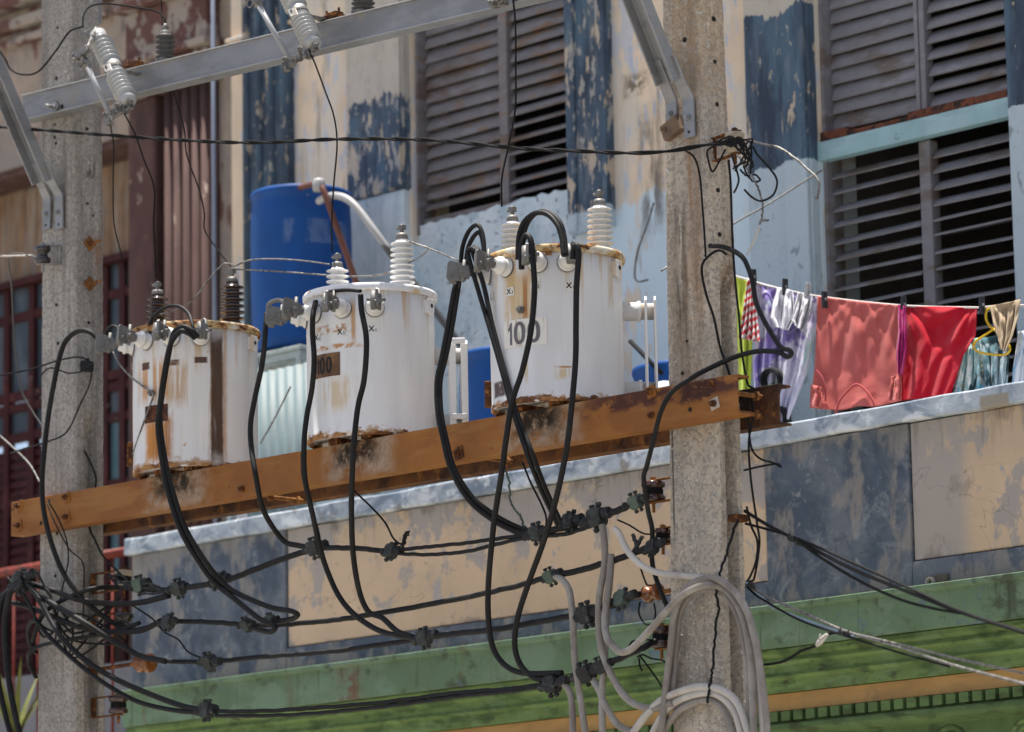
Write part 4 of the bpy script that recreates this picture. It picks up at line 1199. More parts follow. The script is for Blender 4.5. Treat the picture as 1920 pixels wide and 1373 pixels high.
# --- right transformer
R3 = 0.285; B3 = pre((1047, 772), R3); zt3 = P(1043, 490, YT).z
h3 = lambda x, y: hit(x, y, B3, R3)
ex3 = [L((0.42, 0.28, 0.11), 0.44, 0.055, (34, 34, 1.2), 3.0, op=0.75, r=0.8, box=(h3(970, 560), (0.08, 0.06, 0.13), 0.5)),
       L((0.28, 0.12, 0.035), 0.44, 0.05, (34, 34, 1.4), 4.0, op=0.9, r=0.9, box=(h3(985, 560), (0.012, 0.012, 0.10), 0.5)),
       L((0.42, 0.30, 0.13), 0.46, 0.05, (34, 34, 1.2), 5.0, op=0.7, r=0.9, box=(h3(986, 690), (0.010, 0.010, 0.06), 0.6)),
       L(RUST2, 0.40, 0.08, (20, 20, 40), 6.0, op=0.95, r=0.9, box=(h3(1058, 688), (0.028, 0.028, 0.004), 0.4)),
       L((0.45, 0.31, 0.13), 0.44, 0.05, (34, 34, 1.5), 6.6, op=0.7, r=0.9, box=(h3(1058, 700), (0.028, 0.028, 0.026), 0.6)),
       L(RUST2, 0.40, 0.08, (20, 20, 20), 7.0, op=0.95, r=0.9, box=(h3(1028, 475), (0.012, 0.012, 0.010), 0.4)),
       L((0.05, 0.024, 0.02), 0.36, 0.08, 14, 8.0, op=0.95, r=0.8, box=(h3(936, 730), (0.05, 0.05, 0.035), 0.25)),
       L((0.40, 0.27, 0.10), 0.44, 0.05, (30, 30, 1.4), 9.0, op=0.6, r=0.9, box=(h3(1145, 530), (0.018, 0.018, 0.10), 0.6))]
tm3 = tank_mat('transformer_paint_pale', (0.56, 0.56, 0.56), B3.z, zt3, ex3, rust=0.775)
t3 = transformer(3, (1047, 772), (1043, 490), R3, 'pale transformer with a white number plate, beside the right pole', [(-0.215, -0.045, 0.185, 0.056, 7), (0.205, 0.07, 0.20, 0.058, 7)],
                 [(10, 0.07), (-15, 0.07), (-47, 0.075), (-82, 0.085)], hit(1066, 492, B3, R3).z, tm3, lid_mat('transformer_lid_cream', (0.60, 0.56, 0.47), 0.48))
# number plates and terminal marks
mDig3 = M('faded_grey_print', (0.135, 0.125, 0.135), 0.7, var=0.2, vs=40, bump=0)
mDig2 = M('black_print', (0.018, 0.017, 0.017), 0.7, var=0.2, vs=40, bump=0)
mPl3 = M('white_number_sticker', (0.72, 0.695, 0.64), 0.55, var=0.06, vs=20, bump=0.05, layers=[L((0.40, 0.30, 0.17), 0.60, 0.05, (30, 30, 6), 3.0, op=0.6)])
mPl2 = M('browned_number_sticker', (0.12, 0.065, 0.038), 0.75, var=0.3, vs=20, bump=0.1, layers=[L((0.24, 0.13, 0.06), 0.56, 0.06, 22, 3.0, op=0.8), L((0.04, 0.03, 0.03), 0.6, 0.05, 30, 5.0)])
mPl1 = M('rusted_number_plate', (0.055, 0.022, 0.016), 0.85, var=0.35, vs=20, bump=0.3, layers=[L((0.16, 0.06, 0.022), 0.55, 0.07, 22, 3.0, op=0.8)])
def plate(tr, R, xl, xr, yc, h, mat, digits=None, dm=None, size=0.1, sx=1.0, shift=0.0, bold=0.0):
    root, B, Hh, cd, rd = tr
    a1, z1 = ang_of(xl, yc, B, R, cd, rd); a2, z2 = ang_of(xr, yc, B, R, cd, rd)
    zc2 = (z1+z2)/2
    o = bent(MB(), R, B, (a1+a2)/2, zc2, (a2-a1)*R, h, 0.0015, 10, cd, rd, 0.002).build('number_plate', mat, root)
    if digits:
        wrap_text(digits, size, R, B, (a1+a2)/2+shift/R, zc2, 0.0048, cd, rd, 'digits', dm, o, bold=bold, sx=sx)
    return o
plate(t3, R3, 946, 1026, 625, 0.117, mPl3, '100', mDig3, 0.138, 1.05, bold=0.0028)
plate(t2, R2, 590, 638, 686, 0.105, mPl2, '100', mDig2, 0.105, 0.80, -0.006, bold=0.0035)
plate(t1, R1, 273, 315, 776, 0.080, mPl1)
def mark(tr, R, px, py, txt, sz=0.034, w=0.044, h=0.036, plain=False):
    root, B, Hh, cd, rd = tr
    a, z = ang_of(px, py, B, R, cd, rd)
    o = bent(MB(), R, B, a, z, w, h, 0.0015, 3, cd, rd, 0.0015).build('terminal_mark', mPl3 if not plain else MATS['transformer_paint_white'], root)
    wrap_text(txt[0], sz, R, B, a-0.006/R, z+0.001, 0.004, cd, rd, 'letter', mDig2, o, bold=0.0009)
    if len(txt) > 1:
        wrap_text(txt[1], sz*0.6, R, B, a+0.0135/R, z-0.005, 0.004, cd, rd, 'letter', mDig2, o, bold=0.0004)
for px, py, t_ in ((957, 547, 'X3'), (1004, 536, 'X2'), (1069, 536, 'X1'), (923, 557, 'L')):
    mark(t3, R3, px, py, t_)
for px, py, t_ in ((699, 617, 'X1'), (640, 623, 'X3'), (596, 634, 'X2')):
    mark(t2, R2, px, py, t_, plain=True)
# weld-seam band of the middle and left tanks
for tr, R, y0 in ((t1, R1, 672), (t2, R2, 610), (t2, R2, 648)):
    root, B, Hh, cd, rd = tr
    a, z = ang_of(640 if tr is t2 else 320, y0, B, R, cd, rd)
    m = MB().lathe(B, (0, 0, 1), [(R-0.001, z-0.003), (R+0.0018, z), (R-0.001, z+0.003)], 64, cap=False)
    m.build('seam', tm2 if tr is t2 else tm1, root)
# grounding bolts
for tr, R, px, py in ((t3, R3, 978, 582), (t1, R1, 287, 738)):
    root, B, Hh, cd, rd = tr
    h_ = hit(px, py, B, R)
    n_ = (h_-B); n_.z = 0; n_.normalize()
    MB().hexbolt(h_-n_*0.002, n_, 0.016, 0.02, 0.014).build('ground_bolt', mLug, root)
# bracket plates at the left edge of tanks 1 and 3
for tr, R, px, py in ((t1, R1, 250, 845), (t3, R3, 926, 730)):
    root, B, Hh, cd, rd = tr
    o = -rd
    c = B+o*(R+0.012)+Vector((0, 0, hit(px+8, py, B, R).z-B.z))
    MB().box(c, (0.034, 0.05, 0.11), (o, cd, Vector((0, 0, 1)))).build('bracket', mRustBolt, root, bevel=0.004)
# radiators on the right of tanks 2 and 3
def radiator(tr, R, zt_off, zb_off, fins, reach, fin_w, thick, mat):
    root, B, Hh, cd, rd = tr
    a = math.radians(94)
    o = cd*math.cos(a)+rd*math.sin(a)
    for z in (zt_off, zb_off):
        rr = MB()
        rr.lathe(B+o*(R-0.01)+Vector((0, 0, z)), o, [(0.040, 0), (0.040, reach*0.55), (0.046, reach*0.56), (0.046, reach*0.66), (0.036, reach*0.67), (0.036, reach+0.02)], 18)
        rr.build('radiator_pipe', mat, root)
    for d_ in fins:
        c = B+o*(R+d_)+Vector((0, 0, (zt_off+zb_off)/2))
        m = MB()
        hh = zt_off-zb_off+0.11
        w = fin_w
        prof = [(-w/2, -hh/2+0.02), (-w/2+0.02, -hh/2), (w/2-0.02, -hh/2), (w/2, -hh/2+0.02), (w/2, hh/2-0.02), (w/2-0.02, hh/2), (-w/2+0.02, hh/2), (-w/2, hh/2-0.02)]
        m.prism(prof, c-o*thick/2, cd, Vector((0, 0, 1)), o*thick)
        m.build('radiator_fin', mat, root, bevel=0.003)
radiator(t2, R2, P(845, 636, YT).z-B2.z, P(845, 765, YT).z-B2.z, (0.078, 0.132), 0.13, 0.25, 0.030, tm2)
m_ = t2
c = B2+m_[4]*(R2+0.105)
for z in (P(845, 618, YT).z, P(845, 762, YT).z):
    MB().box(Vector((c.x, c.y, z))+m_[3]*0.125, (0.062, 0.02, 0.025), (m_[4], m_[3], Vector((0, 0, 1)))).build('radiator_clip', tm2, m_[0], bevel=0.004)
radiator(t3, R3, P(1200, 552, YT).z-B3.z, P(1200, 704, YT).z-B3.z, (0.098, 0.138), 0.13, 0.17, 0.010, tm3)
# ------------------------------------------------------------------ fuse cutouts, arresters
mGreyPoly = M('grey_polymer', (0.30, 0.305, 0.30), 0.5, var=0.1, vs=10, bump=0.1)
mDarkPoly = M('dark_grey_polymer', (0.085, 0.083, 0.080), 0.6, var=0.15, vs=10, bump=0.1)
mCut = M('grey_glazed_insulator', (0.40, 0.405, 0.40), 0.28, var=0.08, vs=8, bump=0, spec=0.6, layers=[L((0.26, 0.255, 0.245), 0.6, 0.07, 12, 2.0, op=0.6)])
mTube = M('grey_fuse_tube', (0.27, 0.275, 0.285), 0.45, var=0.1, vs=10, bump=0.1)
mFit = M('weathered_metal_fitting', (0.20, 0.195, 0.185), 0.55, metal=0.5, var=0.35, vs=30, bump=0.4, bs=120, layers=[L((0.09, 0.075, 0.06), 0.56, 0.06, 40, 3.0), L((0.36, 0.36, 0.35), 0.63, 0.04, 40, 5.0)])
def cutout(label, itop, ibot, ttop, tbot, Y):
    a, b = P(itop[0], itop[1], Y), P(ibot[0], ibot[1], Y-0.04)
    ta, tb = P(ttop[0], ttop[1], Y-0.16), P(tbot[0], tbot[1], Y-0.10)
    root = thing('fuse_cutout', label, 'fuse cutout', b, 'fuse cutouts hung on the crossarm')
    ax = b-a
    ln = ax.length
    R_ = 0.050
    prof = [(R_*0.55, 0), (R_*0.80, ln*0.015), (R_*0.80, ln*0.09)]
    def sheds(s0, s1, n):
        for k in range(n):
            z = ln*(s0+(s1-s0)*k/n); s_ = ln*(s1-s0)/n
            prof.extend([(R_*0.74, z+s_*0.05), (R_*1.02, z+s_*0.35), (R_*1.08, z+s_*0.55), (R_*0.98, z+s_*0.68), (R_*0.74, z+s_*0.95)])
    sheds(0.11, 0.45, 6)
    prof.extend([(R_*0.86, ln*0.46), (R_*0.86, ln*0.60)])
    sheds(0.61, 0.92, 6)
    prof.extend([(R_*0.78, ln*0.93), (R_*0.80, ln), (R_*0.5, ln*1.01)])
    ins = MB().lathe(a, ax, prof, 24).build('insulator', mCut, root)
    c = a+ax*0.53+Vector((0.0, -R_*0.86, 0.0))
    x_, y_, a_ = frame(ax)
    MB().box(c+Vector((0.008, 0.0, 0)), (0.05, 0.006, 0.045), (Vector((1, 0, 0)), Vector((0, 1, 0)), -a_)).build('rating_label', mPl3, ins)
    # mounting strap to the crossarm
    m = MB()
    q = a+ax*0.53
    m.box((q.x, (q.y-0.165)/2+0.0, q.z), (0.035, abs(q.y+0.165), 0.008))
    m.lathe(a+ax*0.50, ax, [(R_*0.9, 0), (R_*0.93, 0.003), (R_*0.93, ln*0.06), (R_*0.9, ln*0.063)], 20)
    m.build('mounting_strap', mFit, root)
    # fuse tube with pull ring
    d = (tb-ta)
    t = MB().cyl(ta, tb, 0.0125, n=12).build('fuse_tube', mTube, root)
    m = MB().lathe(ta-d.normalized()*0.01, d, [(0.017, 0), (0.019, 0.01), (0.019, 0.05), (0.014, 0.055)], 12)
    m.build('ferrule', mFit, t)
    ring = [ta+Vector((-0.035+math.cos(k*math.pi/8)*0.02, 0, -0.012+math.sin(k*math.pi/8)*0.02)) for k in range(17)]
    MB().tube(ring, 0.004, 6).build('pull_ring', mFit, t)
    hk = [ta+Vector((-0.005, 0, 0.02)), ta+Vector((-0.05, -0.01, 0.012)), ta+Vector((-0.075, -0.01, 0.02)), ta+Vector((-0.078, -0.01, 0.045))]
    MB().tube(spline(hk, 5), 0.005, 6).build('hook', mFit, t)
    # upper contact arm with hood
    m = MB()
    u1 = a+Vector((0, 0, 0.015))
    m.box((u1+ta)/2+Vector((0, 0, 0.02)), ((u1-ta).length*0.9, 0.022, 0.022), frame(Vector((0, 1, 0)), (u1-ta).normalized().cross(Vector((0, 1, 0)))) if False else ((u1-ta).normalized(), Vector((0, 1, 0)), (u1-ta).normalized().cross(Vector((0, 1, 0)))))
    m.box(ta+Vector((-0.01, 0, 0.035)), (0.09, 0.03, 0.030), (Vector((0.9, 0, 0.43)).normalized(), Vector((0, 1, 0)), Vector((-0.43, 0, 0.9)).normalized()))
    m.box(a+Vector((-0.03, -0.02, 0.0)), (0.05, 0.04, 0.03))
    m.build('upper_contact', mFit, root, bevel=0.004)
    # lower hinge: trunnion plates, bolts
    m = MB()
    for k in range(5):
        q = b.lerp(tb, k/4.0)+Vector((random.uniform(-.006, .006), random.uniform(-.02, .01), -0.018+random.uniform(-.02, .015)))
        m.box(q, (random.uniform(.018, .034), .03, random.uniform(.03, .05)), (Vector((0.95, 0, 0.25)).normalized(), Vector((0, 1, 0)), Vector((-0.25, 0, 0.95)).normalized()))
    m.hexbolt(b.lerp(tb, 0.3)+Vector((0, -0.03, 0)), (0, -1, 0), 0.014, 0.014, 0.01)
    m.hexbolt(b+Vector((0.02, -0.01, -0.005)), (1, -0.3, 0), 0.013, 0.02, 0.016)
    m.hexbolt(tb+Vector((0, -0.02, 0)), (0, -1, 0), 0.012, 0.014, 0.01)
    m.cyl(b+Vector((0, 0, -0.03)), tb+Vector((0, 0, -0.02)), 0.010, n=8)
    m.build('hinge', mFit, root, bevel=0.002)
    return root
cutout('grey ribbed fuse cutout in front of the left pole', (182, 62), (241, 192), (158, 112), (206, 216), -0.30)
cutout('grey ribbed fuse cutout above the blue water drum', (530, -40), (588, 86), (478, -2), (543, 112), -0.30)
# third cutout: only its lower fitting shows at the top edge
c = P(938, 4, -0.26)
m = MB().box(c+Vector((-0.03, 0, 0)), (0.05, 0.04, 0.035)).box(c+Vector((0.02, 0, 0.005)), (0.045, 0.03, 0.05)).box(c+Vector((-0.005, 0.0, 0.02)), (0.12, 0.02, 0.012))
m.hexbolt(c+Vector((0.03, -0.02, -0.005)), (0, -1, 0), 0.013, 0.015, 0.012).hexbolt(c+Vector((-0.03, -0.02, 0)), (0, -1, 0), 0.013, 0.015, 0.012)
m.box((c.x, (c.y-0.165)/2, c.z+0.03), (0.03, abs(c.y+0.165), 0.008))
tag(m.build('line_clamp', mFit, bevel=0.003), 'metal clamp at the top edge, holding the wire above the right transformer', 'clamp')
def arrester(label, px, py0, py1, Y, mat, n, r):
    a, b = P(px, py1, Y), P(px, py0, Y)
    root = thing('surge_arrester', label, 'surge arrester', a)
    ln = (b-a).length
    prof = [(r*0.6, 0)]
    for k in range(n):
        z = ln*0.9*k/n; s_ = ln*0.9/n
        prof += [(r*0.62, z+s_*0.1), (r*0.95, z+s_*0.25), (r, z+s_*0.4), (r*0.62, z+s_*0.62)]
    prof += [(r*0.55, ln*0.9), (r*0.5, ln)]
    MB().lathe(a, (0, 0, 1), prof, 20).build('insulator', mat, root)
    m = MB().cyl(b, b+Vector((0, 0, 0.035)), 0.010, n=8).hexbolt(b+Vector((0, 0, 0.004)), (0, 0, 1), 0.018, 0.012)
    m.build('terminal', mFit, root)
    MB().box(a+Vector((0, 0, -0.012)), (0.07, 0.09, 0.022)).build('bracket', mFit, root, bevel=0.003)
    return b+Vector((0, 0, 0.035))
zca = lambda x: cA.z+(cB.z-cA.z)*(x-cA.x)/(cB.x-cA.x)
def on_arm(px):
    x = P(px, 60, -0.12).x
    return proj(Vector((x, -0.12, zca(x)+0.022)))
arrester('dark grey ribbed arrester standing on the crossarm beside the left pole', 310, 58, on_arm(310)[1], -0.12, mDarkPoly, 5, 0.048)
arrester('dark grey ribbed arrester on the crossarm at the top edge of the picture', 681, -42, on_arm(681)[1], -0.12, mDarkPoly, 6, 0.055)
# rusty brackets on the crossarm
for px, lab in ((250, 'rusty bracket bolted on the crossarm, right of the left pole'), (624, 'rusty bracket bolted on the crossarm above the blue water drum')):
    c = P(px, 100, -0.14); c.z = zca(c.x)+0.012
    rootb = MB().box(c, (0.13, 0.07, 0.018)).box(c+Vector((0.02, 0.0, 0.016)), (0.06, 0.05, 0.014))
    rootb.hexbolt(c+Vector((-0.04, 0, 0.009)), (0, 0, 1), 0.012, 0.014, 0.02).hexbolt(c+Vector((0.045, 0, 0.009)), (0, 0, 1), 0.012, 0.014, 0.02)
    tag(rootb.build('bracket', mRustBolt, bevel=0.003), lab, 'bracket')
# ------------------------------------------------------------------ spool insulators
mSpoolB = M('brown_spool_glaze', (0.045, 0.018, 0.013), 0.18, var=0.2, vs=10, bump=0, spec=0.7)
mSpoolO = M('amber_spool_glaze', (0.20, 0.065, 0.015), 0.2, var=0.2, vs=10, bump=0, spec=0.7)
mSpoolW = M('cream_spool_glaze', (0.36, 0.31, 0.23), 0.3, var=0.1, vs=10, bump=0, layers=[L((0.25, 0.20, 0.14), 0.58, 0.07, 25, 2.0, op=0.7)])
mSpoolK = M('black_spool', (0.018, 0.013, 0.014), 0.2, var=0.2, bump=0, spec=0.7)
def spool(label, px, py, Y, mat, r=0.043, h=0.075, to=None, tilt=0.0, mbr=None, axis=None):
    c = P(px, py, Y)
    ax = Vector(axis) if axis else Vector((math.sin(tilt), 0, math.cos(tilt)))
    root = thing('spool_insulator', label, 'insulator', c-ax*h/2, 'spool insulators on the poles')
    MB().lathe(c-ax*h/2, ax, [(r*0.7, 0), (r, h*0.06), (r, h*0.25), (r*0.66, h*0.40), (r*0.60, h*0.5), (r*0.66, h*0.60), (r, h*0.75), (r, h*0.94), (r*0.7, h)], 22).build('spool', mat, root)
    m = MB()
    t = Vector(to)-c
    t = (t-ax*t.dot(ax))
    ln = t.length
    t.normalize()
    s_ = ax.cross(t)
    for s in (-1, 1):
        if axis: break
        m.box(c+ax*s*(h/2+0.004)+t*(ln/2-0.015), (ln+0.03, 0.03, 0.0055), (t, s_, ax))
    if axis:
        m.cyl(c-ax*h*0.4, Vector(to)+ax*0.01, 0.010, n=8)
        m.box(Vector(to), (0.012, 0.05, 0.05))
    else:
        m.box(c+t*ln, (0.006, 0.03, h+0.014), (t, s_, ax))
    m.build('clevis_strap', mbr or mRustOr, root, bevel=0.002)
    if mat is mSpoolW or mat is mSpoolB:
        for k in range(3):
            cc = c+ax*(k-1)*0.010
            x_, y_, a_ = frame(ax+Vector((0.05*k, 0.08, 0)))
            rg = [cc+(x_*math.cos(t*0.4)+y_*math.sin(t*0.4))*r*0.74 for t in range(17)]
            MB().tube(rg, 0.0055, 6).build('binding_wire', mWire, root, recalc=False)
    MB().cyl(c-ax*(h/2+0.045), c+ax*(h/2+0.02), 0.007, n=8).hexbolt(c+ax*(h/2+0.007), ax, 0.013, 0.01).build('pin', mbr or mRustOr, root)
xR = lambda z: atR(z)[0]
xLr = lambda z: atL(z)[1]
zz_ = lambda px, py, Y: P(px, py, Y).z
SP = -0.03
c = P(1225, 922, SP); spool('dark brown spool insulator at the upper left side of the right pole', 1225, 922, SP, mSpoolB, 0.050, 0.085, (xR(c.z)+0.004, SP, c.z))
c = P(1243, 1006, SP); spool('small dark brown spool insulator, second from the top left of the right pole', 1243, 1006, SP, mSpoolB, 0.036, 0.06, (xR(c.z)+0.004, SP, c.z))
c = P(1224, 1112, SP); spool('glossy amber insulator lying sideways against the right pole', 1224, 1112, SP, mSpoolO, 0.036, 0.085, (xR(c.z)+0.004, SP, c.z), axis=(1, 0, 0.1))
c = P(1240, 1196, SP); spool('black spool insulator beside the grey cable coil', 1240, 1196, SP, mSpoolB, 0.046, 0.085, (xR(c.z)+0.004, SP, c.z))
c = P(80, 478, -HDL-0.07); spool('black spool insulator on a grey plate high on the left pole', 80, 478, -HDL-0.07, mSpoolK, 0.040, 0.085, (c.x+0.05, -HDL+0.002, c.z), mbr=mGalvD)
c = P(1378, 268, -0.06); spool('cream spool insulator wound with wires at the top of the right pole', 1378, 268, -0.06, mSpoolW, 0.040, 0.088, (atR(c.z)[1]-0.003, -0.03, c.z), mbr=mRustBolt)
# left pole spools sit right of its side face
for (px, py, lab, mat, ax) in ((232, 1086, 'white-capped spool insulator right of the left pole, uppermost of its row', mSpoolW, None), (233, 1166, 'dark glossy spool insulator right of the left pole, second of its row', mSpoolK, None),
                           (272, 1243, 'amber-brown insulator lying sideways right of the left pole', mSpoolO, (1, 0, -0.1)), (222, 1322, 'brown spool insulator low on the right of the left pole', mSpoolB, None)):
    c = P(px, py, 0.02)
    spool(lab, px, py, 0.02, mat, 0.046, 0.085, (xLr(c.z)-0.003, 0.02, c.z), axis=ax, mbr=mRustBolt)
# ------------------------------------------------------------------ clamps on the secondary lines
mClamp = M('patinated_clamp', (0.042, 0.046, 0.044), 0.75, metal=0.1, var=0.4, vs=30, bump=0.7, bs=110, layers=[L((0.075, 0.10, 0.09), 0.62, 0.06, 35, 3.0, op=0.8), L((0.03, 0.03, 0.03), 0.58, 0.05, 30, 5.0)])
mTape = M('black_tape', (0.020, 0.021, 0.022), 0.65, var=0.4, vs=30, bump=0.6, bs=90, layers=[L((0.06, 0.075, 0.07), 0.6, 0.06, 40, 3.0)])
mClampG = M('pale_green_clamp', (0.085, 0.115, 0.092), 0.7, metal=0.1, var=0.25, vs=25, bump=0.4, bs=110, layers=[L((0.10, 0.12, 0.11), 0.58, 0.06, 30, 4.0)])
def clamp(px, py, Y, lab, s=1.0, kind=0, slope=0.15):
    c = P(px, py, Y)
    rnd = random.Random(int(px*7+py))
    root = thing('cable_clamp', lab, 'clamp', c-Vector((0, 0, 0.03*s)), 'cable clamps on the low-voltage lines')
    d = Vector((math.cos(slope), 0, math.sin(slope))); z = Vector((-math.sin(slope), 0, math.cos(slope))); y = Vector((0, 1, 0))
    ta = rnd.uniform(-0.5, 0.5)
    z2 = z*math.cos(ta)+y*math.sin(ta); y2 = y*math.cos(ta)-z*math.sin(ta)
    mt = (mClamp, mClampG, mTape)[kind]
    m = MB()
    # two grooved jaws
    jaw = [(-0.5, -0.30), (-0.36, -0.5), (0.36, -0.5), (0.5, -0.30), (0.5, 0.12), (0.34, 0.34), (-0.34, 0.34), (-0.5, 0.12)]
    w = 0.062*s
    m.prism([(a*w, b*0.045*s+0.016*s) for a, b in jaw], c-y2*0.026*s, d, z2, y2*0.052*s)
    m.build('jaw', mt, root, bevel=0.004)
    m = MB().prism([(a*w*0.9, -b*0.045*s-0.018*s) for a, b in jaw], c-y2*0.023*s, d, z2, y2*0.046*s)
    m.build('jaw', mt, root, bevel=0.004)
    for e in (-0.26, 0.26):
        q = c+d*e*w
        b = MB().cyl(q-z2*0.052*s, q+z2*0.048*s, 0.006*s, n=8)
        b.hexbolt(q+z2*0.036*s, z2, 0.011*s, 0.012*s)
        b.hexbolt(q-z2*0.038*s, -z2, 0.011*s, 0.010*s)
        b.build('bolt', mClamp if kind != 2 else mTape, root)
    # ragged wrap of tape or sealing compound either side
    for e in (-1, 1):
        p0 = c+d*e*w*0.45
        p1 = c+d*e*w*(0.95+rnd.random()*0.4)
        N = 9
        pts = [p0.lerp(p1, k/N) for k in range(N+1)]
        MB().tube(pts, [0.019*s*(1.0+rnd.uniform(-.22, .22)) for k in range(N+1)], 8).build('tape_wrap', mTape, root)
    return root
YS = -0.13
CL = [(335, 1103, 1.0, 0, .05, 'on the top line, just right of the left pole'), (411, 1089, 1.0, 0, .15, 'on the top line under the left transformer'), (590, 1027, 1.05, 0, .1, 'where the bent cable meets the top line below the middle transformer'),
      (734, 1034, 0.95, 0, 0., 'on the top line with a loose wire end sticking up'), (1007, 1000, 1.0, 0, .1, 'on the top line where two black leads from the right transformer end'), (1120, 970, 1.2, 0, .2, 'largest clamp, on the top line where two grey cables hang'),
      (1192, 941, 0.9, 1, .2, 'pale green, next to the upper spool insulator of the right pole'), (316, 1167, 0.95, 0, .05, 'on the second line, right of the left pole'), (462, 1171, 0.8, 0, 0., 'on the second line at the looped black leads'),
      (507, 1162, 0.7, 1, 0., 'small, beside the looped leads on the second line'), (1032, 1081, 0.85, 1, .2, 'greenish, on the second line where a grey cable drops'), (392, 1241, 1.0, 0, -.05, 'on the third line below the left transformer'),
      (796, 1196, 1.0, 0, .15, 'on the third line where two leads from the middle transformer join'), (1100, 1152, 1.15, 2, .15, 'black taped, on the third line beside the grey cables'), (1166, 1124, 1.0, 1, .2, 'dark green, on the third line near the amber insulator'),
      (388, 1332, 1.05, 0, 0., 'on the lowest line over the green cornice at left'), (1036, 1283, 1.1, 2, .1, 'black taped, on the lowest line where the leads curve in'), (1100, 1262, 1.1, 2, .2, 'black taped pair on the lowest line, right one'), (1128, 1249, 0.9, 2, .2, 'black taped, close left of the grey cables on the lowest line'),
      (262, 1097, 1.0, 1, .1, 'greenish, at the start of the top line by the left pole'), (1070, 978, 1.0, 2, .1, 'square black, on the top line under the right transformer'), (1224, 1026, 0.85, 2, .25, 'black taped, on the second line by the right pole')]
for (px, py, s, k, sl_, lab) in CL:
    clamp(px, py, YS, ('metal cable clamp ' if k == 0 else 'cable clamp, ')+lab, s, k, sl_)
# ------------------------------------------------------------------ cables
G1 = 'black leads of the transformers'
G2 = 'low-voltage lines along the poles'
G3 = 'grey cables at the right pole'
G4 = 'thin wires of the pole platform'
def pair(data, dx, dy):
    return [(q[0]+dx, q[1]+dy)+tuple(q[2:]) for q in data]
YF = -0.36
R_C = 0.0126
def lead(lab, data, r=R_C, mat=None, g=G1, Y=YF, n=10):
    return cable('power_cable', lab, 'cable', data, r, mat or mCable, Y, g, n)
# left transformer
lead('thick black lead arching left over the left pole from the left transformer', [(193, 652, -.32), (183, 636, -.33), (166, 622, -.35), (142, 623, -.36), (118, 650), (98, 735), (84, 835), (79, 925), (91, 1000, -.34), (120, 1077, -.3), (164, 1131, -.22), (212, 1168, -.13), (232, 1172, -.1)])
lead('black lead running down the front of the left transformer to a double loop', [(371, 632, -.37), (360, 620, -.40), (342, 613, -.42), (325, 627), (313, 683), (304, 741), (300, 785), (306, 840, -.40), (318, 900, -.38), (345, 985, -.34), (382, 1048, -.28), (410, 1085, -.22), (440, 1110, -.18), (505, 1138, -.16), (546, 1146, -.15), (558, 1153, -.14), (546, 1161, -.13), (515, 1166, -.13)])
lead('second black lead beside it, from the left transformer to the looped joint', [(366, 634, -.37), (352, 624, -.41), (338, 622, -.43), (320, 645), (308, 700), (300, 757), (296, 800), (303, 860, -.41), (313, 915, -.39), (338, 993, -.35), (372, 1052, -.29), (402, 1092, -.23), (438, 1122, -.19), (487, 1161, -.17), (515, 1175, -.16), (507, 1185, -.15), (473, 1178, -.13)])
lead('short black lead looping over the rusty lid of the left transformer', [(283, 628, -.32), (280, 612, -.33), (290, 592, -.34), (312, 576), (336, 575), (354, 589), (361, 610, -.36), (364, 624, -.36)], 0.0085)
lead('tiny black lead loop left of the rusty lid', [(197, 652, -.31), (197, 632, -.31), (205, 615, -.3), (217, 613, -.3), (225, 630, -.3)], 0.0085)
# middle transformer
lead('black lead curving down left of the middle transformer', [(500, 588, -.30), (498, 615, -.32), (495, 655), (490, 691), (478, 746), (470, 793), (471, 837), (479, 890, -.34), (490, 945, -.28), (506, 980, -.22), (533, 1015, -.15), (560, 1023, -.13), (585, 1027, -.13)])
lead('black lead hanging straight over the brown number plate of the middle transformer', [(592, 566, -.33), (587, 590, -.38), (586, 625), (589, 673), (585, 728), (575, 782), (570, 837), (572, 900, -.36), (586, 964, -.30), (598, 1019, -.25), (612, 1066, -.20), (635, 1117, -.17), (665, 1153, -.15), (712, 1183, -.13), (764, 1195, -.13), (786, 1197, -.13)])
lead('black lead bowing over the front of the middle transformer', [(676, 552, -.40), (678, 582, -.40), (687, 637), (683, 710), (671, 764), (663, 837), (660, 900, -.36), (659, 960, -.30), (662, 1037, -.22), (673, 1106, -.17), (690, 1146, -.14), (717, 1159, -.13), (744, 1183, -.13), (775, 1195, -.13)])
lead('short black lead running under the lid rim of the middle transformer', [(606, 556, -.34), (622, 547, -.38), (650, 544, -.40), (676, 546, -.40)], 0.0085)
lead('twisted grey strap lead at the left lugs of the middle transformer', [(502, 590, -.29), (505, 570, -.29), (522, 563, -.29), (533, 568, -.29), (541, 580, -.29)], 0.0105, mLug)
# right transformer
lead('black lead arching high at the left lugs of the right transformer', [(864, 512, -.30), (866, 470), (875, 441), (887, 425), (898, 424), (906, 445), (909, 488, -.31)], 0.0098, Y=-.30)
lead('second arching black lead at the left lugs of the right transformer', [(873, 512, -.29), (876, 472), (886, 447), (899, 436), (906, 458, -.29), (908, 488, -.29)], 0.0098, Y=-.29)
lead('black lead hanging left of the right transformer down to the top line', [(858, 522, -.30), (852, 545, -.32), (840, 612), (829, 670), (820, 714), (821, 769), (831, 823), (846, 880, -.30), (879, 937, -.24), (923, 974, -.18), (970, 998, -.13), (1000, 1001, -.13)], 0.0125, Y=-.34)
lead('twin of the lead left of the right transformer, nearer the tank', [(862, 524, -.29), (858, 550, -.31), (848, 612), (836, 670), (826, 714), (827, 769), (837, 823), (853, 880, -.29), (886, 932, -.23), (930, 967, -.17), (975, 990, -.12), (1002, 996, -.12)], 0.0105, Y=-.33)
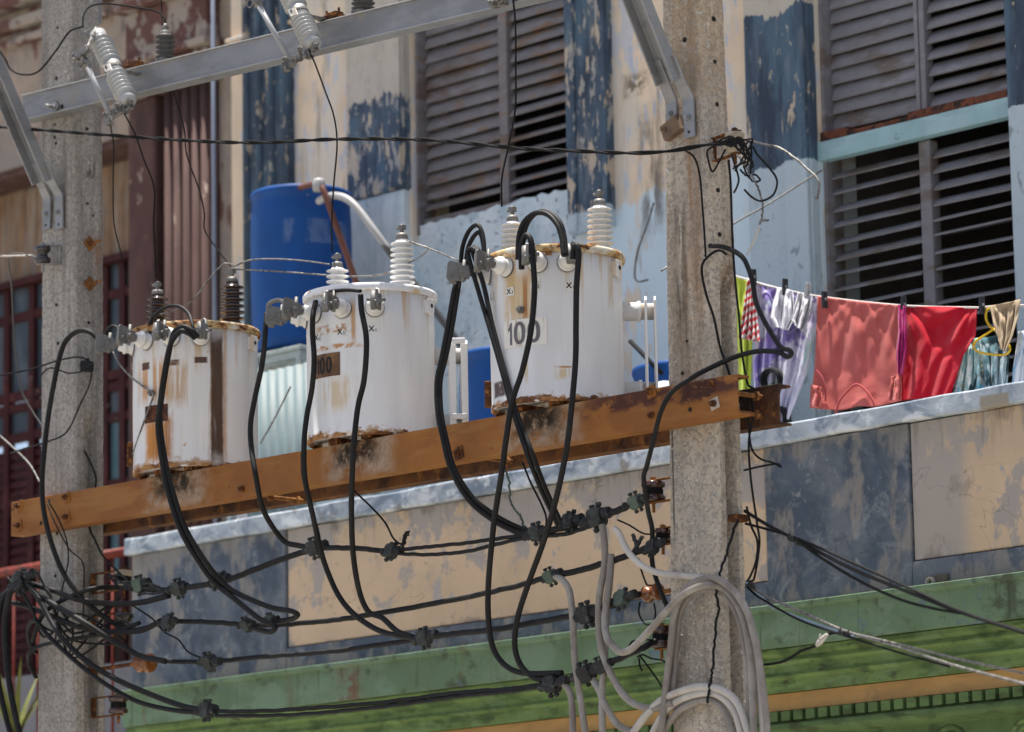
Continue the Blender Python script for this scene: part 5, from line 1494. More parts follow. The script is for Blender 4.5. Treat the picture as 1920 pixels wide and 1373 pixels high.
lead('straight black lead slanting down across the left of the right transformer', [(908, 500, -.32), (896, 474, -.34), (884, 466), (877, 474), (895, 539), (917, 612), (938, 685), (960, 765), (988, 850, -.36), (1014, 917, -.26), (1046, 985, -.14)], 0.0105, Y=-.40)
lead('second slanting black lead across the left of the right transformer', [(914, 500, -.31), (902, 476, -.33), (890, 464), (886, 472), (906, 532), (924, 612), (946, 694), (966, 765), (998, 850, -.35), (1024, 919, -.25), (1055, 987, -.13)], 0.0105, Y=-.39)
lead('black lead curving in an S from the right transformer down to the lowest line', [(978, 505, -.40), (978, 462), (986, 442), (995, 450), (1000, 496), (1002, 550), (995, 623), (979, 696), (961, 751), (949, 823), (940, 890, -.36), (926, 982, -.29), (916, 1091, -.22), (916, 1164, -.19), (926, 1219, -.16), (953, 1252, -.14), (990, 1263, -.13), (1054, 1262, -.13)], Y=-.42)
lead('black lead arching over the lid of the right transformer between its lugs', [(971, 487, -.38), (973, 445), (983, 416), (1004, 400), (1026, 402), (1044, 420), (1053, 445), (1057, 480, -.39)], 0.0115, Y=-.38)
lead('second black arch over the lid of the right transformer', [(980, 487, -.37), (981, 446), (992, 414), (1012, 397), (1032, 400), (1050, 417), (1058, 442), (1062, 480, -.38)], 0.0100, Y=-.37)
lead('black lead hanging down the right front of the right transformer', [(1074, 486, -.40), (1076, 468), (1082, 461), (1085, 478), (1081, 539), (1080, 605), (1079, 678), (1071, 769), (1061, 850, -.40), (1040, 946, -.32), (1018, 1019, -.26), (992, 1091, -.21), (971, 1157, -.18), (965, 1208, -.16), (975, 1245, -.14), (1000, 1270, -.13), (1030, 1276, -.13)], Y=-.42)
# secondary lines
def line(lab, data, r=0.0125, g=G2, mat=None):
    return cable('power_line', lab, 'power line', data, r, mat or mCable, YS, g, 10, wob=0.0016)
line('topmost black line from the left pole up to the middle transformer leads', [(236, 1102), (300, 1106), (336, 1104), (410, 1092), (440, 1083), (480, 1067), (540, 1045), (590, 1029)], 0.0135)
line('topmost black line below the middle transformer, left of the loose wire end', [(590, 1028), (660, 1028), (733, 1034)], 0.0125)
line('upper strand of the top line between the two transformers', [(733, 1034), (790, 1027), (850, 1021), (920, 1012), (1005, 1000)], 0.0085)
line('lower strand of the top line between the two transformers', [(733, 1037), (800, 1040), (870, 1035), (930, 1021), (1007, 1003)], 0.0085)
line('topmost black line rising to the upper spool of the right pole', [(1007, 1000), (1060, 988), (1120, 968), (1160, 957), (1192, 940), (1218, 927, -.06)], 0.0145)
line('second strand of the top line under the square black clamp', [(1020, 1006), (1065, 1000), (1110, 985), (1130, 970)], 0.0095)
line('second black line, running from the left pole to the greenish clamp', [(240, 1185, -.06), (270, 1178), (316, 1166), (400, 1167), (462, 1172), (520, 1172), (625, 1163), (700, 1152), (850, 1125), (960, 1101), (1032, 1081)], 0.0120)
line('second black line, taped, from the greenish clamp to the right pole', [(1032, 1081), (1090, 1069), (1130, 1057), (1175, 1043), (1215, 1026), (1240, 1010, -.05)], 0.0135)
line('third black line, left part, below the left transformer', [(275, 1236, -.03), (310, 1240), (392, 1241), (500, 1231), (620, 1222), (700, 1211), (796, 1197)], 0.0115)
line('third black line, right part, up to the amber insulator', [(796, 1196), (850, 1189), (930, 1180), (1000, 1168), (1070, 1155), (1120, 1144), (1166, 1125), (1200, 1114, -.06)], 0.0130)
line('lowest black line over the green cornice, upper strand', [(405, 1334), (500, 1333), (600, 1327), (720, 1317), (850, 1300), (950, 1292), (1036, 1281)], 0.0095)
line('lowest black line over the green cornice, lower strand', [(405, 1342), (500, 1342), (600, 1337), (720, 1325), (850, 1307), (950, 1297), (1036, 1285)], 0.0090)
line('lowest black line rising to the black spool at the right pole', [(1036, 1282), (1075, 1272), (1128, 1250), (1170, 1231), (1205, 1215), (1236, 1198, -.05)], 0.0130)
# black bundle at the lower left
G5 = 'black cable bundle at the left pole'
def bun(lab, data, r=0.0125, Y=-0.22):
    return cable('power_cable', lab, 'cable', data, r, mCable, Y, G5, 10)
bun('upper bundle cable bridging the left pole to the top line', [(-20, 1140, -.24), (20, 1105), (47, 1095), (95, 1106), (146, 1124), (204, 1132, -.18), (262, 1130, -.14), (317, 1117, -.13)], 0.0140)
bun('bundle cable entering level from the left edge with a pale end', [(-20, 1127, -.25), (36, 1133), (91, 1153), (146, 1175), (200, 1184, -.17), (262, 1183, -.14), (302, 1164, -.13)], 0.0135)
bun('bundle cable crossing the left pole down to the third line', [(40, 1092, -.27), (62, 1108), (109, 1139), (153, 1164), (204, 1197, -.2), (233, 1213, -.16), (262, 1230, -.13), (310, 1240, -.13)], 0.0140)
bun('longest bundle cable sweeping from the left pole to the lowest line', [(48, 1090, -.29), (60, 1104), (76, 1128), (95, 1164), (120, 1201), (164, 1241, -.24), (218, 1274, -.2), (284, 1303, -.16), (346, 1325, -.13), (386, 1331, -.13)], 0.0135)
bun('bundle cable looping round the left edge of the left pole', [(68, 1272, -.12), (55, 1244, -.16), (56, 1223, -.2), (75, 1211), (120, 1201), (171, 1193), (218, 1184, -.16), (262, 1168, -.13)], 0.0105)
bun('bundle cable looping left of the left pole then down to the lowest line', [(68, 1225, -.12), (55, 1201, -.17), (55, 1174, -.22), (67, 1164, -.25), (88, 1190), (110, 1212), (146, 1244), (189, 1277, -.22), (237, 1306, -.17), (277, 1322, -.14), (340, 1334, -.13), (388, 1336, -.13)], 0.0115)
bun('bundle cable rising from the loops to the white-capped spool', [(62, 1203, -.2), (72, 1168, -.24), (91, 1142), (127, 1121), (164, 1106), (204, 1101, -.14), (232, 1103, -.08)], 0.0115)
bun('thick bundle cable dropping to the lower left corner', [(45, 1092, -.3), (22, 1108, -.3), (13, 1140), (10, 1190), (14, 1255), (25, 1325), (40, 1390)], 0.0150, -.31)
bun('cable dropping along the left edge of the picture', [(30, 1098, -.28), (5, 1125, -.29), (-6, 1190), (-4, 1270), (10, 1340), (24, 1390)], 0.0140, -.28)
clamp(40, 1090, -0.28, 'black taped clamp at the hub of the bundle left of the left pole', 1.3, 2, 0.3)
# grey cables at the right pole
mGreyC = M('weathered_grey_cable', (0.20, 0.178, 0.155), 0.55, var=0.2, vs=6, bump=0.2, bs=80, layers=[L((0.28, 0.265, 0.24), 0.56, 0.07, (8, 8, 5), 2.0, op=0.7), L((0.15, 0.125, 0.11), 0.585, 0.06, (12, 12, 5), 4.0, op=0.8)])
mGreyL = M('light_grey_cable', (0.32, 0.30, 0.27), 0.5, var=0.15, vs=6, bump=0.15, bs=80, layers=[L((0.24, 0.215, 0.19), 0.59, 0.07, (10, 10, 5), 4.0, op=0.7)])
def grey(lab, data, r=0.0155, Y=-0.16, mat=None):
    return cable('service_cable', lab, 'cable', data, r, mat or mGreyC, Y, G3, 12)
YC = -HDR-0.03
grey('light grey cable sweeping right from the largest clamp to the upper coil', [(1152, 992, -.15), (1160, 1000), (1178, 1035), (1207, 1063), (1243, 1076, YC-.02), (1300, 1082, YC), (1340, 1088, YC), (1372, 1106, YC), (1395, 1140, YC), (1409, 1190, YC), (1418, 1250, YC), (1425, 1310, YC), (1432, 1390, YC)], 0.0140, mat=mGreyL)
grey('outer grey loop of the upper cable coil', [(1238, 1390, YC-.04), (1246, 1310, YC-.04), (1258, 1210, YC-.04), (1266, 1145, YC-.04), (1288, 1104, YC-.05), (1318, 1086, YC-.05), (1345, 1086, YC-.05), (1376, 1108, YC-.05), (1400, 1145, YC-.04), (1415, 1195), (1425, 1250), (1433, 1310), (1440, 1390)], 0.0150, YC-.03)
grey('inner grey loop of the upper cable coil, hanging from the left', [(1146, 1040, -.14), (1142, 1091, -.16), (1134, 1160, -.18), (1138, 1195, -.2), (1150, 1212), (1165, 1223), (1185, 1216), (1212, 1189), (1236, 1162), (1257, 1138), (1282, 1115), (1315, 1099), (1348, 1100, YC-.03), (1372, 1118), (1392, 1156), (1404, 1210), (1410, 1279), (1414, 1390)], 0.0150, YC-.06)
grey('innermost grey strand of the upper cable coil', [(1262, 1300, YC-.01), (1268, 1210, YC-.01), (1276, 1150, YC-.01), (1294, 1118), (1318, 1106), (1344, 1107), (1366, 1124), (1385, 1160), (1397, 1215), (1403, 1285), (1406, 1390)], 0.0130, YC-.01)
grey('outermost strand of the lower cable coil', [(1176, 1390, YC-.03), (1212, 1341), (1246, 1310), (1288, 1293), (1322, 1288), (1357, 1296), (1386, 1324), (1408, 1390)], 0.0160, YC-.05, mGreyL)
grey('second strand of the lower cable coil', [(1216, 1390, YC-.02), (1246, 1337), (1274, 1313), (1315, 1300), (1346, 1303), (1376, 1331), (1394, 1390)], 0.0155, YC-.03, mGreyL)
grey('innermost dark strand of the lower cable coil', [(1240, 1390), (1250, 1362), (1276, 1331), (1315, 1314), (1343, 1319), (1364, 1345), (1375, 1390)], 0.0150, YC-.01)
grey('grey cable hanging from the largest clamp in a long curve to the lower coil', [(1129, 984, -.14), (1132, 1003), (1134, 1055), (1123, 1128), (1125, 1201), (1141, 1255), (1170, 1304), (1200, 1325), (1230, 1328, YC-.03), (1262, 1318, YC-.03)], 0.0150, -.17, mGreyC)
grey('brownish cable hanging straight down behind the long grey curve', [(1147, 1045, -.12), (1143, 1091), (1136, 1160), (1134, 1230), (1129, 1300), (1130, 1390)], 0.0150, -.10)
grey('grey cable dropping from the greenish clamp to the bottom edge', [(1040, 1081, -.13), (1055, 1088, -.14), (1068, 1110), (1074, 1164), (1078, 1237), (1088, 1310), (1100, 1390)], 0.0145, -.15)
grey('short brown cable dropping from the lowest line', [(1056, 1281, -.13), (1068, 1297), (1073, 1325), (1074, 1390)], 0.0145, -.14)
grey('brown cable dropping from the lowest line and turning right', [(1103, 1262, -.12), (1121, 1290), (1137, 1326), (1160, 1360), (1200, 1380)], 0.0145, -.11)
grey('dark grey riser running up the right pole edge beside the coils', [(1243, 1390, -.10), (1250, 1330, -.10), (1262, 1250, -.10), (1276, 1190, -.10)], 0.0120, -.10)
# ------------------------------------------------------------------ thin wires
def wire(lab, data, r=0.0042, Y=-0.2, mat=None, wob=0.0, name='wire', g=G4):
    return cable(name, lab, 'wire', data, r, mat or mWire, Y, g, 6, wob=wob)
wire('thin wire from the left fuse cutout down to the left transformer', [(230, 208, -.36), (241, 228, -.34), (255, 256, -.32), (270, 300, -.28), (289, 353, -.22), (288, 419, -.16), (291, 490, -.1), (292, 522, -.085)])
wire('thin wire hanging from the left fuse cutout beside the left pole', [(206, 216, -.4), (208, 240, -.4), (213, 272, -.38), (212, 350, -.3), (214, 420, -.2), (228, 480, -.05), (240, 540, .1)], 0.0035)
wire('thin kinked wire in front of the brown fluted column', [(325, 172, -.15), (345, 240, -.14), (350, 290, -.12), (374, 358, -.08), (383, 400, -.04), (384, 432, 0), (408, 468, .02), (433, 500, .03)], 0.0035)
wire('thin wire from the second cutout down to the middle transformer', [(578, 94, -.36), (590, 118, -.34), (610, 172, -.32), (626, 218, -.28), (632, 270, -.24), (626, 345, -.18), (622, 420, -.12), (623, 474, -.075)])
wire('thin wire from the top edge down to the right transformer', [(958, -30, -.27), (966, 40, -.27), (967, 130, -.24), (966, 205, -.2), (953, 275, -.16), (941, 335, -.11), (941, 388, -.075)])
wire('sagging wire from the left edge up to the left fuse cutout', [(-20, 70, -.5), (8, 108, -.48), (20, 130, -.47), (42, 140), (72, 134), (105, 95, -.45), (130, 60, -.44), (155, 50, -.43)], 0.0048)
wire('wire arching from the left fuse cutout over to the dark arrester', [(155, 52, -.42), (157, 28, -.4), (170, 12, -.36), (200, 7, -.3), (255, 14, -.2), (295, 22, -.13), (309, 36, -.12), (310, 52, -.12)], 0.0045)
wire('second wire end at the dark arrester', [(302, -20, -.1), (303, 15, -.1), (304, 48, -.12)], 0.0035)
wire('neutral wire looping up from the left transformer to the middle one', [(437, 500, .03), (470, 488), (520, 486), (575, 490), (618, 496, -.02)], 0.0040, .02, mFit)
wire('neutral wire sagging from the left transformer to the middle one', [(437, 505, .03), (500, 508), (560, 512), (640, 518), (700, 517), (742, 508, .02)], 0.0042, .02, mFit)
wire('thin neutral wire drooping across the rusty lid', [(437, 497, .03), (420, 495, 0), (395, 520, -.04), (370, 553, -.08), (345, 575, -.12), (300, 590, -.2)], 0.0036, .0, mFit)
wire('neutral wire from the middle transformer to the right lugs', [(744, 444, .02), (775, 456), (810, 468, -.02), (850, 485, -.1), (880, 500, -.2)], 0.0040, .0, mFit)
wire('thin wire end curving down from the middle transformer bushing', [(746, 446, .02), (790, 460), (802, 466), (790, 480, .0), (760, 497, .02)], 0.0034, .02, mFit)
wire('grounding wire from the lug down to the bolt on the left tank', [(212, 660, -.33), (228, 688, -.33), (255, 715, -.33), (284, 736, -.34), (287, 744, -.34), (270, 790, -.33), (253, 840, -.30), (246, 865, -.25), (246, 880, -.2)], 0.0045, -.3, mFit)
wire('long thin wire along the left pole front, lower left', [(90, 940, -.2), (108, 970), (124, 1010), (128, 1050), (120, 1090), (108, 1150), (104, 1200)], 0.0040, -.18)
wire('second thin wire beside it on the left pole front', [(88, 945, -.19), (105, 985), (130, 1030), (155, 1055), (157, 1100), (154, 1210)], 0.0035, -.17)
wire('wire crossing the left pole to a black connector', [(-20, 708, -.3), (60, 692, -.25), (110, 676, -.2), (150, 670, -.16), (172, 680, -.12)], 0.0042)
wire('second wire crossing the left pole to a black connector', [(75, 705, -.14), (95, 690, -.18), (130, 700, -.16), (160, 694, -.13), (174, 684, -.12)], 0.0040)
wire('wire dropping from the black connector across the left pole', [(172, 690, -.12), (168, 720, -.14), (150, 760, -.15), (125, 810, -.16), (90, 828, -.15), (50, 840, -.12), (20, 850, .1)], 0.0042)
wire('diagonal wire at the far left over the maroon doors', [(-20, 800, .3), (20, 835, .2), (55, 870, .1), (75, 905, 0)], 0.0045, .1, mFit)
wire('loose wire hanging from the black spool over the maroon doors', [(75, 485, -.2), (20, 478, -.22), (22, 540, -.1), (28, 650, 0), (40, 730, .05), (60, 770, .08), (80, 800, .1)], 0.0045, -.1, mDarkPoly)
wire('taut cream cord from the left edge to the black spool', [(-20, 481, -.3), (30, 480, -.25), (72, 479, -.165)], 0.0050, -.2, mGreyL, 0.0008)
wire('wire threading beside the groove of the left pole', [(158, 845, -.05), (175, 880, -.04), (180, 905, -.04), (168, 985, -.05), (178, 1012, -.06), (195, 1045, -.05), (240, 1090, -.1)], 0.0050)
wire('thin wire from the top line curling down to the third line clamp', [(248, 1135, -.14), (285, 1160), (308, 1185), (335, 1200), (352, 1222), (380, 1235)], 0.0042, -.14)
wire('thin wire dropping from the beam to the loose end on the top line', [(663, 920, -.1), (695, 950, -.11), (722, 980, -.12), (738, 1010, -.13), (755, 1020, -.14), (760, 1000, -.14), (768, 997, -.14)], 0.0045)
wire('knotted wire stub standing up from the top line clamp', [(752, 1028, -.13), (757, 1018), (759, 1005), (766, 1000)], 0.0090, -.13, mTape, 0.003)
wire('greenish stranded wire dangling from the beam to the top line', [(948, 880, -.1), (955, 905), (956, 935), (964, 955), (975, 967), (982, 985), (993, 997)], 0.0050, -.12, mClampG, 0.004)
wire('thin black wire dropping from the beam to the top line', [(980, 868, -.12), (995, 905), (1015, 945), (1024, 970), (1022, 990), (1012, 1000)], 0.0045, -.13)
wire('thin black wire beside the middle transformer leads', [(565, 850, -.3), (567, 895, -.3), (578, 935, -.26), (590, 970, -.2), (598, 1000, -.16), (600, 1012, -.14)], 0.0045)
wire('dark diagonal wire behind the corrugated sheet', [(488, 832, 1.2), (512, 790), (545, 725)], 0.0045, 1.2, mFit)
# right pole wires
wire('wire hanging from the twisted line down the right pole face', [(1283, 281, -.1), (1302, 296), (1312, 330), (1318, 400), (1323, 475), (1322, 482)], 0.0045, -HDR-.012)
wire('black riser wire down the right side of the right pole', [(1366, 300, -.05), (1370, 345), (1373, 440), (1378, 520), (1386, 600), (1391, 660), (1402, 720), (1412, 728)], 0.0050, -.03)
cable('power_cable', 'black cable making a big open loop right of the right pole', 'cable', [(1331, 461, -.09), (1355, 463, -.1), (1378, 472, -.1), (1396, 488), (1410, 525), (1418, 568), (1438, 611), (1464, 651), (1480, 657), (1484, 664), (1476, 669), (1457, 660), (1420, 659), (1380, 669), (1340, 686, -.12), (1300, 707, -.2), (1262, 733, -.24), (1240, 770, -.25), (1226, 823, -.24), (1213, 873, -.2), (1207, 897, -.18), (1215, 957, -.14), (1223, 995, -.12), (1223, 1055, -.1), (1236, 1102, -.09), (1252, 1140, -.06)], 0.0105, mCable, -.10, G4, 10)
wire('thinner black wire looping down the right pole face', [(1362, 477, -.1), (1350, 470), (1334, 476), (1316, 500), (1323, 548), (1339, 598), (1350, 650), (1366, 696, -.1), (1379, 735, -.12), (1390, 760, -.05)], 0.0055, -.095)
wire('loose aluminium wire curling right from the cream spool', [(1395, 262, -.1), (1430, 270), (1462, 278), (1495, 300), (1508, 312), (1528, 330), (1536, 345), (1533, 370), (1528, 372)], 0.0052, -.1, mFit, 0.001)
wire('dark wire curl hanging right of the cream spool', [(1412, 275, -.1), (1420, 290), (1445, 318), (1457, 340), (1450, 365), (1428, 377), (1410, 370), (1396, 356)], 0.0045, -.1)
wire('knotted pale wire dangling below the cream spool', [(1382, 290, -.1), (1402, 318), (1418, 345), (1428, 372), (1430, 400), (1424, 420), (1428, 415), (1442, 412)], 0.0045, -.1, mFit, 0.003)
wire('pale wire end from the knot to the big cable loop', [(1424, 425, -.1), (1415, 450), (1400, 478)], 0.0040, -.1, mGreyL)
wire('short dark wire hook left under the cream spool', [(1372, 290, -.1), (1378, 310), (1385, 335), (1382, 350), (1376, 362)], 0.0042, -.1)
wire('wire hook on the left edge of the cream spool', [(1345, 272, -.1), (1327, 282, -.1), (1328, 300), (1336, 322), (1350, 300), (1360, 280)], 0.0042, -.1)
wire('tangled wire tail hanging below the cream spool', [(1392, 300, -.09), (1398, 322), (1412, 340), (1425, 338), (1415, 328), (1400, 330), (1388, 318)], 0.0042, -.09, None, 0.002)
wire('thin line stretched over the pale blue wall to the window corner', [(1240, 508, .6), (1375, 420, 1.6), (1440, 383, 2.2), (1540, 320, 2.95)], 0.0045, 1.0, mFit)
wire('thin cord hanging on the stained wall left of the right pole', [(1226, 380, 2.9), (1214, 420), (1196, 470), (1190, 515), (1196, 528), (1215, 525)], 0.0055, 2.9, mFit)
wire('black wire dropping from the rear beam end to the wall bracket', [(1408, 742, .05), (1412, 780), (1404, 830), (1408, 900), (1420, 985), (1424, 1020), (1414, 1085), (1404, 1092)], 0.0048, .05)
wire('second black wire dropping from the rear beam end', [(1402, 745, .04), (1404, 800), (1409, 840), (1425, 860), (1450, 868), (1464, 876), (1458, 870), (1430, 874), (1395, 882)], 0.0045, .04)
wire('wire hanging at the right edge of the right pole', [(1400, 950, .03), (1408, 985), (1420, 1015), (1418, 1050), (1408, 1078), (1400, 1092)], 0.0048, .03)
wire('knotted black tie holding the cable coils to the right pole', [(1384, 975, -.02), (1372, 1005, -.09), (1362, 1040, -.11), (1350, 1075, -.13), (1343, 1110, -.14), (1348, 1140, -.12), (1342, 1175), (1338, 1230, -.12), (1334, 1270, -.14), (1330, 1290, -.15), (1327, 1318, -.14)], 0.0058, -.11, None, 0.0035)
wire('upper black service wire to the right edge', [(1396, 958, .03), (1440, 985, .0), (1492, 1012, -.05), (1600, 1068, -.2), (1720, 1117, -.4), (1800, 1148, -.5), (1930, 1190, -.7)], 0.0070)
wire('middle black service wire to the right edge', [(1398, 982, .03), (1440, 993), (1495, 1010, -.05), (1600, 1056, -.2), (1720, 1110, -.4), (1800, 1146, -.5), (1930, 1188, -.69)], 0.0060)
wire('lower black service wire sagging to meet the others at right', [(1492, 1012, -.06), (1550, 1053, -.13), (1620, 1094, -.22), (1690, 1125, -.35), (1750, 1141, -.43), (1800, 1150, -.5)], 0.0060)
wire('bluish wire leaving the right pole low at right', [(1398, 1090, .03), (1420, 1112), (1445, 1136), (1480, 1152, -.02), (1560, 1180, -.15), (1600, 1192, -.2)], 0.0055, .0, M('light_blue_wire', (0.30, 0.40, 0.47), 0.5, var=0.2))
wire('grey twin wire running low to the right edge', [(1400, 1096, .03), (1440, 1120, -.02), (1520, 1155, -.1), (1590, 1185, -.2), (1700, 1218, -.35), (1790, 1248, -.5), (1930, 1285, -.7)], 0.0055, 0, mFit)
wire('grey wire parting upwards at the lower right edge', [(1590, 1186, -.2), (1680, 1207, -.32), (1780, 1232, -.45), (1930, 1265, -.68)], 0.0048, 0, mFit)
wire('dark wire of the low right bundle', [(1400, 1100, .03), (1420, 1118), (1500, 1163, -.08), (1590, 1194, -.2), (1680, 1222, -.3), (1780, 1250, -.45)], 0.0048)
wire('kinked wire branching left from the low right bundle', [(1430, 1247, -.1), (1470, 1240, -.12), (1500, 1222), (1530, 1210), (1548, 1192), (1565, 1187), (1590, 1188, -.2)], 0.0058, -.12, None, 0.001)
for (px, py, lab) in ((1484, 1010, 'left wire tie on the upper service wires'), (1498, 1018, 'right wire tie on the upper service wires'), (1580, 1186, 'left wire tie on the low right bundle'), (1594, 1191, 'right wire tie on the low right bundle'), (1410, 1098, 'wire tie at the right pole on the low bundle'), (1541, 1200, 'pale taped splice on the kinked branch wire')):
    c = P(px, py, -.05 if py < 1100 else -.19 if px > 1500 else 0.02)
    dv = Vector((0.8, 0, 0.55)).normalized()*0.035 if 'pale' in lab else Vector((0.016, 0, -0.007))
    m = MB().tube([c-dv, c-dv*0.4, c+dv*0.3, c+dv], [0.007, 0.0125, 0.011, 0.006] if 'pale' in lab else [0.010, 0.014, 0.013, 0.010], 8)
    ln_ = [c+Vector((0, -0.018, 0)), c+Vector((0.012, -0.02, 0.02))]
    m.tube(ln_, 0.003, 5)
    tag(m.build('wire_tie', mGreyL if 'pale' in lab else mTape), lab, 'wire tie', 'ties on the service wires')
for q, lab in (([(1205, 1062, -.1), (1196, 1048), (1212, 1095), (1222, 1098)], 'thin wire loop above the amber insulator'), ([(1200, 1128, -.09), (1198, 1150), (1210, 1170), (1224, 1168), (1229, 1150), (1226, 1130)], 'thin wire loop under the amber insulator'),
               ([(1195, 1232, -.09), (1205, 1228), (1222, 1235), (1245, 1240), (1250, 1258)], 'upper wire tail below the black spool'), ([(1200, 1230, -.1), (1215, 1250), (1235, 1278), (1245, 1295)], 'middle wire tail below the black spool'), ([(1198, 1234, -.1), (1200, 1250), (1204, 1258)], 'short wire tail below the black spool'),
               ([(1158, 975, -.1), (1180, 985), (1205, 1000), (1222, 1002)], 'thin wire from the top line to the hanging black cable'), ([(1178, 1215, -.1), (1186, 1203), (1205, 1200), (1225, 1200)], 'wire stub at the end of the lowest line')):
    wire(lab, q, 0.0040, -.1)
for k, q in enumerate(([(1188, 1035, -.12), (1193, 1022), (1186, 1002)], [(1190, 1034, -.12), (1198, 1018), (1205, 1005)])):
    wire(('left' if k == 0 else 'right')+' stub of the cut cable end standing on the second line', q, 0.0085, -.12, mClamp, 0.002)
rw = random.Random(12)
for k in range(7):        # tangle round the cream spool
    q = [(1350+rw.uniform(-12, 8), 266+rw.uniform(-8, 10), -.11), (1368+rw.uniform(-6, 6), 262+rw.uniform(-6, 22), -.13), (1392+rw.uniform(-8, 8), 268+rw.uniform(-10, 16), -.13), (1404+rw.uniform(-8, 14), 280+rw.uniform(-18, 30), -.11), (1388+rw.uniform(-16, 20), 305+rw.uniform(-10, 22), -.1)]
    wire('one of the short wire ends tangled round the cream spool', q, 0.0042, -.11, None, 0.0015, g='wire tangle at the cream spool')
for k in range(6):        # tangle of thin wires left of the left pole's bundle
    x0 = 20+k*9
    q = [(x0+rw.uniform(-10, 10), 1080+rw.uniform(-14, 10), -.3), (x0+30+rw.uniform(-8, 8), 1120+rw.uniform(-14, 20), -.27), (x0+60+rw.uniform(-10, 20), 1160+rw.uniform(-30, 40), -.24), (150+rw.uniform(-20, 20), 1180+rw.uniform(-50, 60), -.2), (225+rw.uniform(-10, 15), 1150+rw.uniform(-60, 60), -.12)]
    wire('one of the thin black wires weaving through the bundle at the left pole', q, 0.006, -.25, mCable, 0.0, g='thin wires in the left bundle')
for k in range(5):
    q = [(205+rw.uniform(-8, 8), 1075+k*4, -.06), (225+rw.uniform(-8, 8), 1092+rw.uniform(-14, 14), -.1), (262+rw.uniform(-8, 8), 1100+rw.uniform(-14, 14), -.14), (300+rw.uniform(-8, 14), 1106+rw.uniform(-10, 8), -.14)]
    wire('one of the short frayed wires at the upper spool of the left pole', q, 0.0048, -.1, mTape, 0.002, g='frayed wires at the left pole')
# twisted service line across the whole picture
data = [(-30, 236, -.28), (120, 247), (250, 257), (400, 266), (500, 267), (640, 261), (790, 262), (900, 271), (1000, 280), (1100, 284), (1180, 287), (1250, 284, -.2), (1300, 276, -.12), (1345, 268, -.10)]
base = spline(pxpts(data, -.28), 40)
m = MB()
tw = thing('service_line', 'twisted black service line strung level across the whole picture', 'power line', base[len(base)//2])
for s in (0, 1):
    pts = []
    acc = 0.0
    for i, p in enumerate(base):
        if i:
            acc += (p-base[i-1]).length
        a = acc/0.34*2*math.pi+s*math.pi
        pts.append(p+Vector((0.0, math.cos(a)*0.0046, math.sin(a)*0.0046)))
    MB().tube(pts, 0.0056, 6).build('strand', mWire, tw, recalc=False)
c = P(176, 684, -HDL*0.3)
m = MB().box((atL(c.z)[1]+0.012, c.y, c.z), (0.04, 0.06, 0.05)); m.hexbolt((atL(c.z)[1]+0.02, c.y, c.z+0.02), (0, 0, 1), 0.010, 0.02)
tag(m.build('connector', mTape, bevel=0.006), 'black connector on the side of the left pole', 'connector')
# ------------------------------------------------------------------ things on the balcony
mDrum = M('blue_drum_plastic', (0.008, 0.066, 0.25), 0.5, var=0.10, vs=4, bump=0.08, bs=20, spec=0.22, layers=[
    L((0.008, 0.085, 0.32), 0.58, 0.08, (5, 5, 2), 2.0, op=0.6), L((0.10, 0.17, 0.33), 0.5, 0.08, (12, 12, 6), 4.0, op=0.8, box=(P(560, 422, 2.3), (0.17, 0.4, 0.07), 0.12)),
    L((0.35, 0.30, 0.26), 0.72, 0.02, (12, 12, 20), 6.0, op=0.8)])
mStand = M('chipped_pale_frame_paint', (0.38, 0.43, 0.42), 0.7, var=0.15, vs=8, bump=0.2, layers=[L(RUST2, 0.64, 0.04, 14, 2.0, op=0.8), L((0.22, 0.25, 0.25), 0.57, 0.06, 9, 4.0, op=0.6)])
def drum(label, px, pyt, Y, h, r=0.287):
    t = P(px, pyt, Y)
    b = t-Vector((0, 0, h))
    root = thing('water_drum', label, 'drum', b, 'blue plastic drums on the balcony')
    prof = [(r*0.90, 0.0), (r*0.97, 0.012), (r*0.985, 0.05), (r*0.985, 0.07), (r*0.955, 0.10), (r*0.985, h*0.22), (r, h*0.5), (r*0.992, h*0.80), (r*0.97, h-0.085), (r*0.965, h-0.05), (r*0.99, h-0.04), (r*1.0, h-0.022), (r*0.99, h-0.006), (r*0.95, h), (r*0.93, h-0.02), (0.02, h-0.022)]
    MB().lathe(b, (0, 0, 1), prof, 56).build('barrel', mDrum, root)
    MB().lathe(b+Vector((0.12, 0.05, h-0.021)), (0, 0, 1), [(0.035, 0), (0.035, 0.03), (0.028, 0.034)], 16).build('bung', mDrum, root)
    return b, root
def stand(label, b, r=0.30, hz=None):
    root = thing('drum_stand', label, 'stand', (b.x, b.y, zg))
    z = b.z-0.004
    m = MB().span(b.x-r-0.03, b.x+r+0.03, b.y-r, b.y+r, z-0.045, z-0.02)
    m.build('shelf', mStand, root, bevel=0.005)
    for sx in (-1, 1):
        for sy in (-1, 1):
            MB().span(b.x+sx*r-0.02, b.x+sx*r+0.02, b.y+sy*(r-0.03)-0.02, b.y+sy*(r-0.03)+0.02, zg, z-0.048).build('leg', mStand, root, bevel=0.004)
    for sy in (-1, 1):
        MB().span(b.x-r+0.022, b.x+r-0.022, b.y+sy*(r-0.03)-0.015, b.y+sy*(r-0.03)+0.015, z-0.085, z-0.048).build('rail', mStand, root)
    y = b.y-r+0.005
    MB().tube([Vector((b.x-r*0.2, y, z-0.06)), Vector((b.x+r*0.75, y, zg+0.35))], 0.022, 8).build('strut', mStand, root)
    return root
d1, d1o = drum('tall blue plastic drum high on a stand behind the left and middle transformers', 564, 364, 2.58, 0.92)
stand('pale painted frame carrying the tall blue drum', d1)
d2, d2o = drum('blue plastic drum seen between the middle and right transformers', 962, 664, 2.58, 0.88, 0.29)
stand('low frame under the blue drum between the transformers', d2)
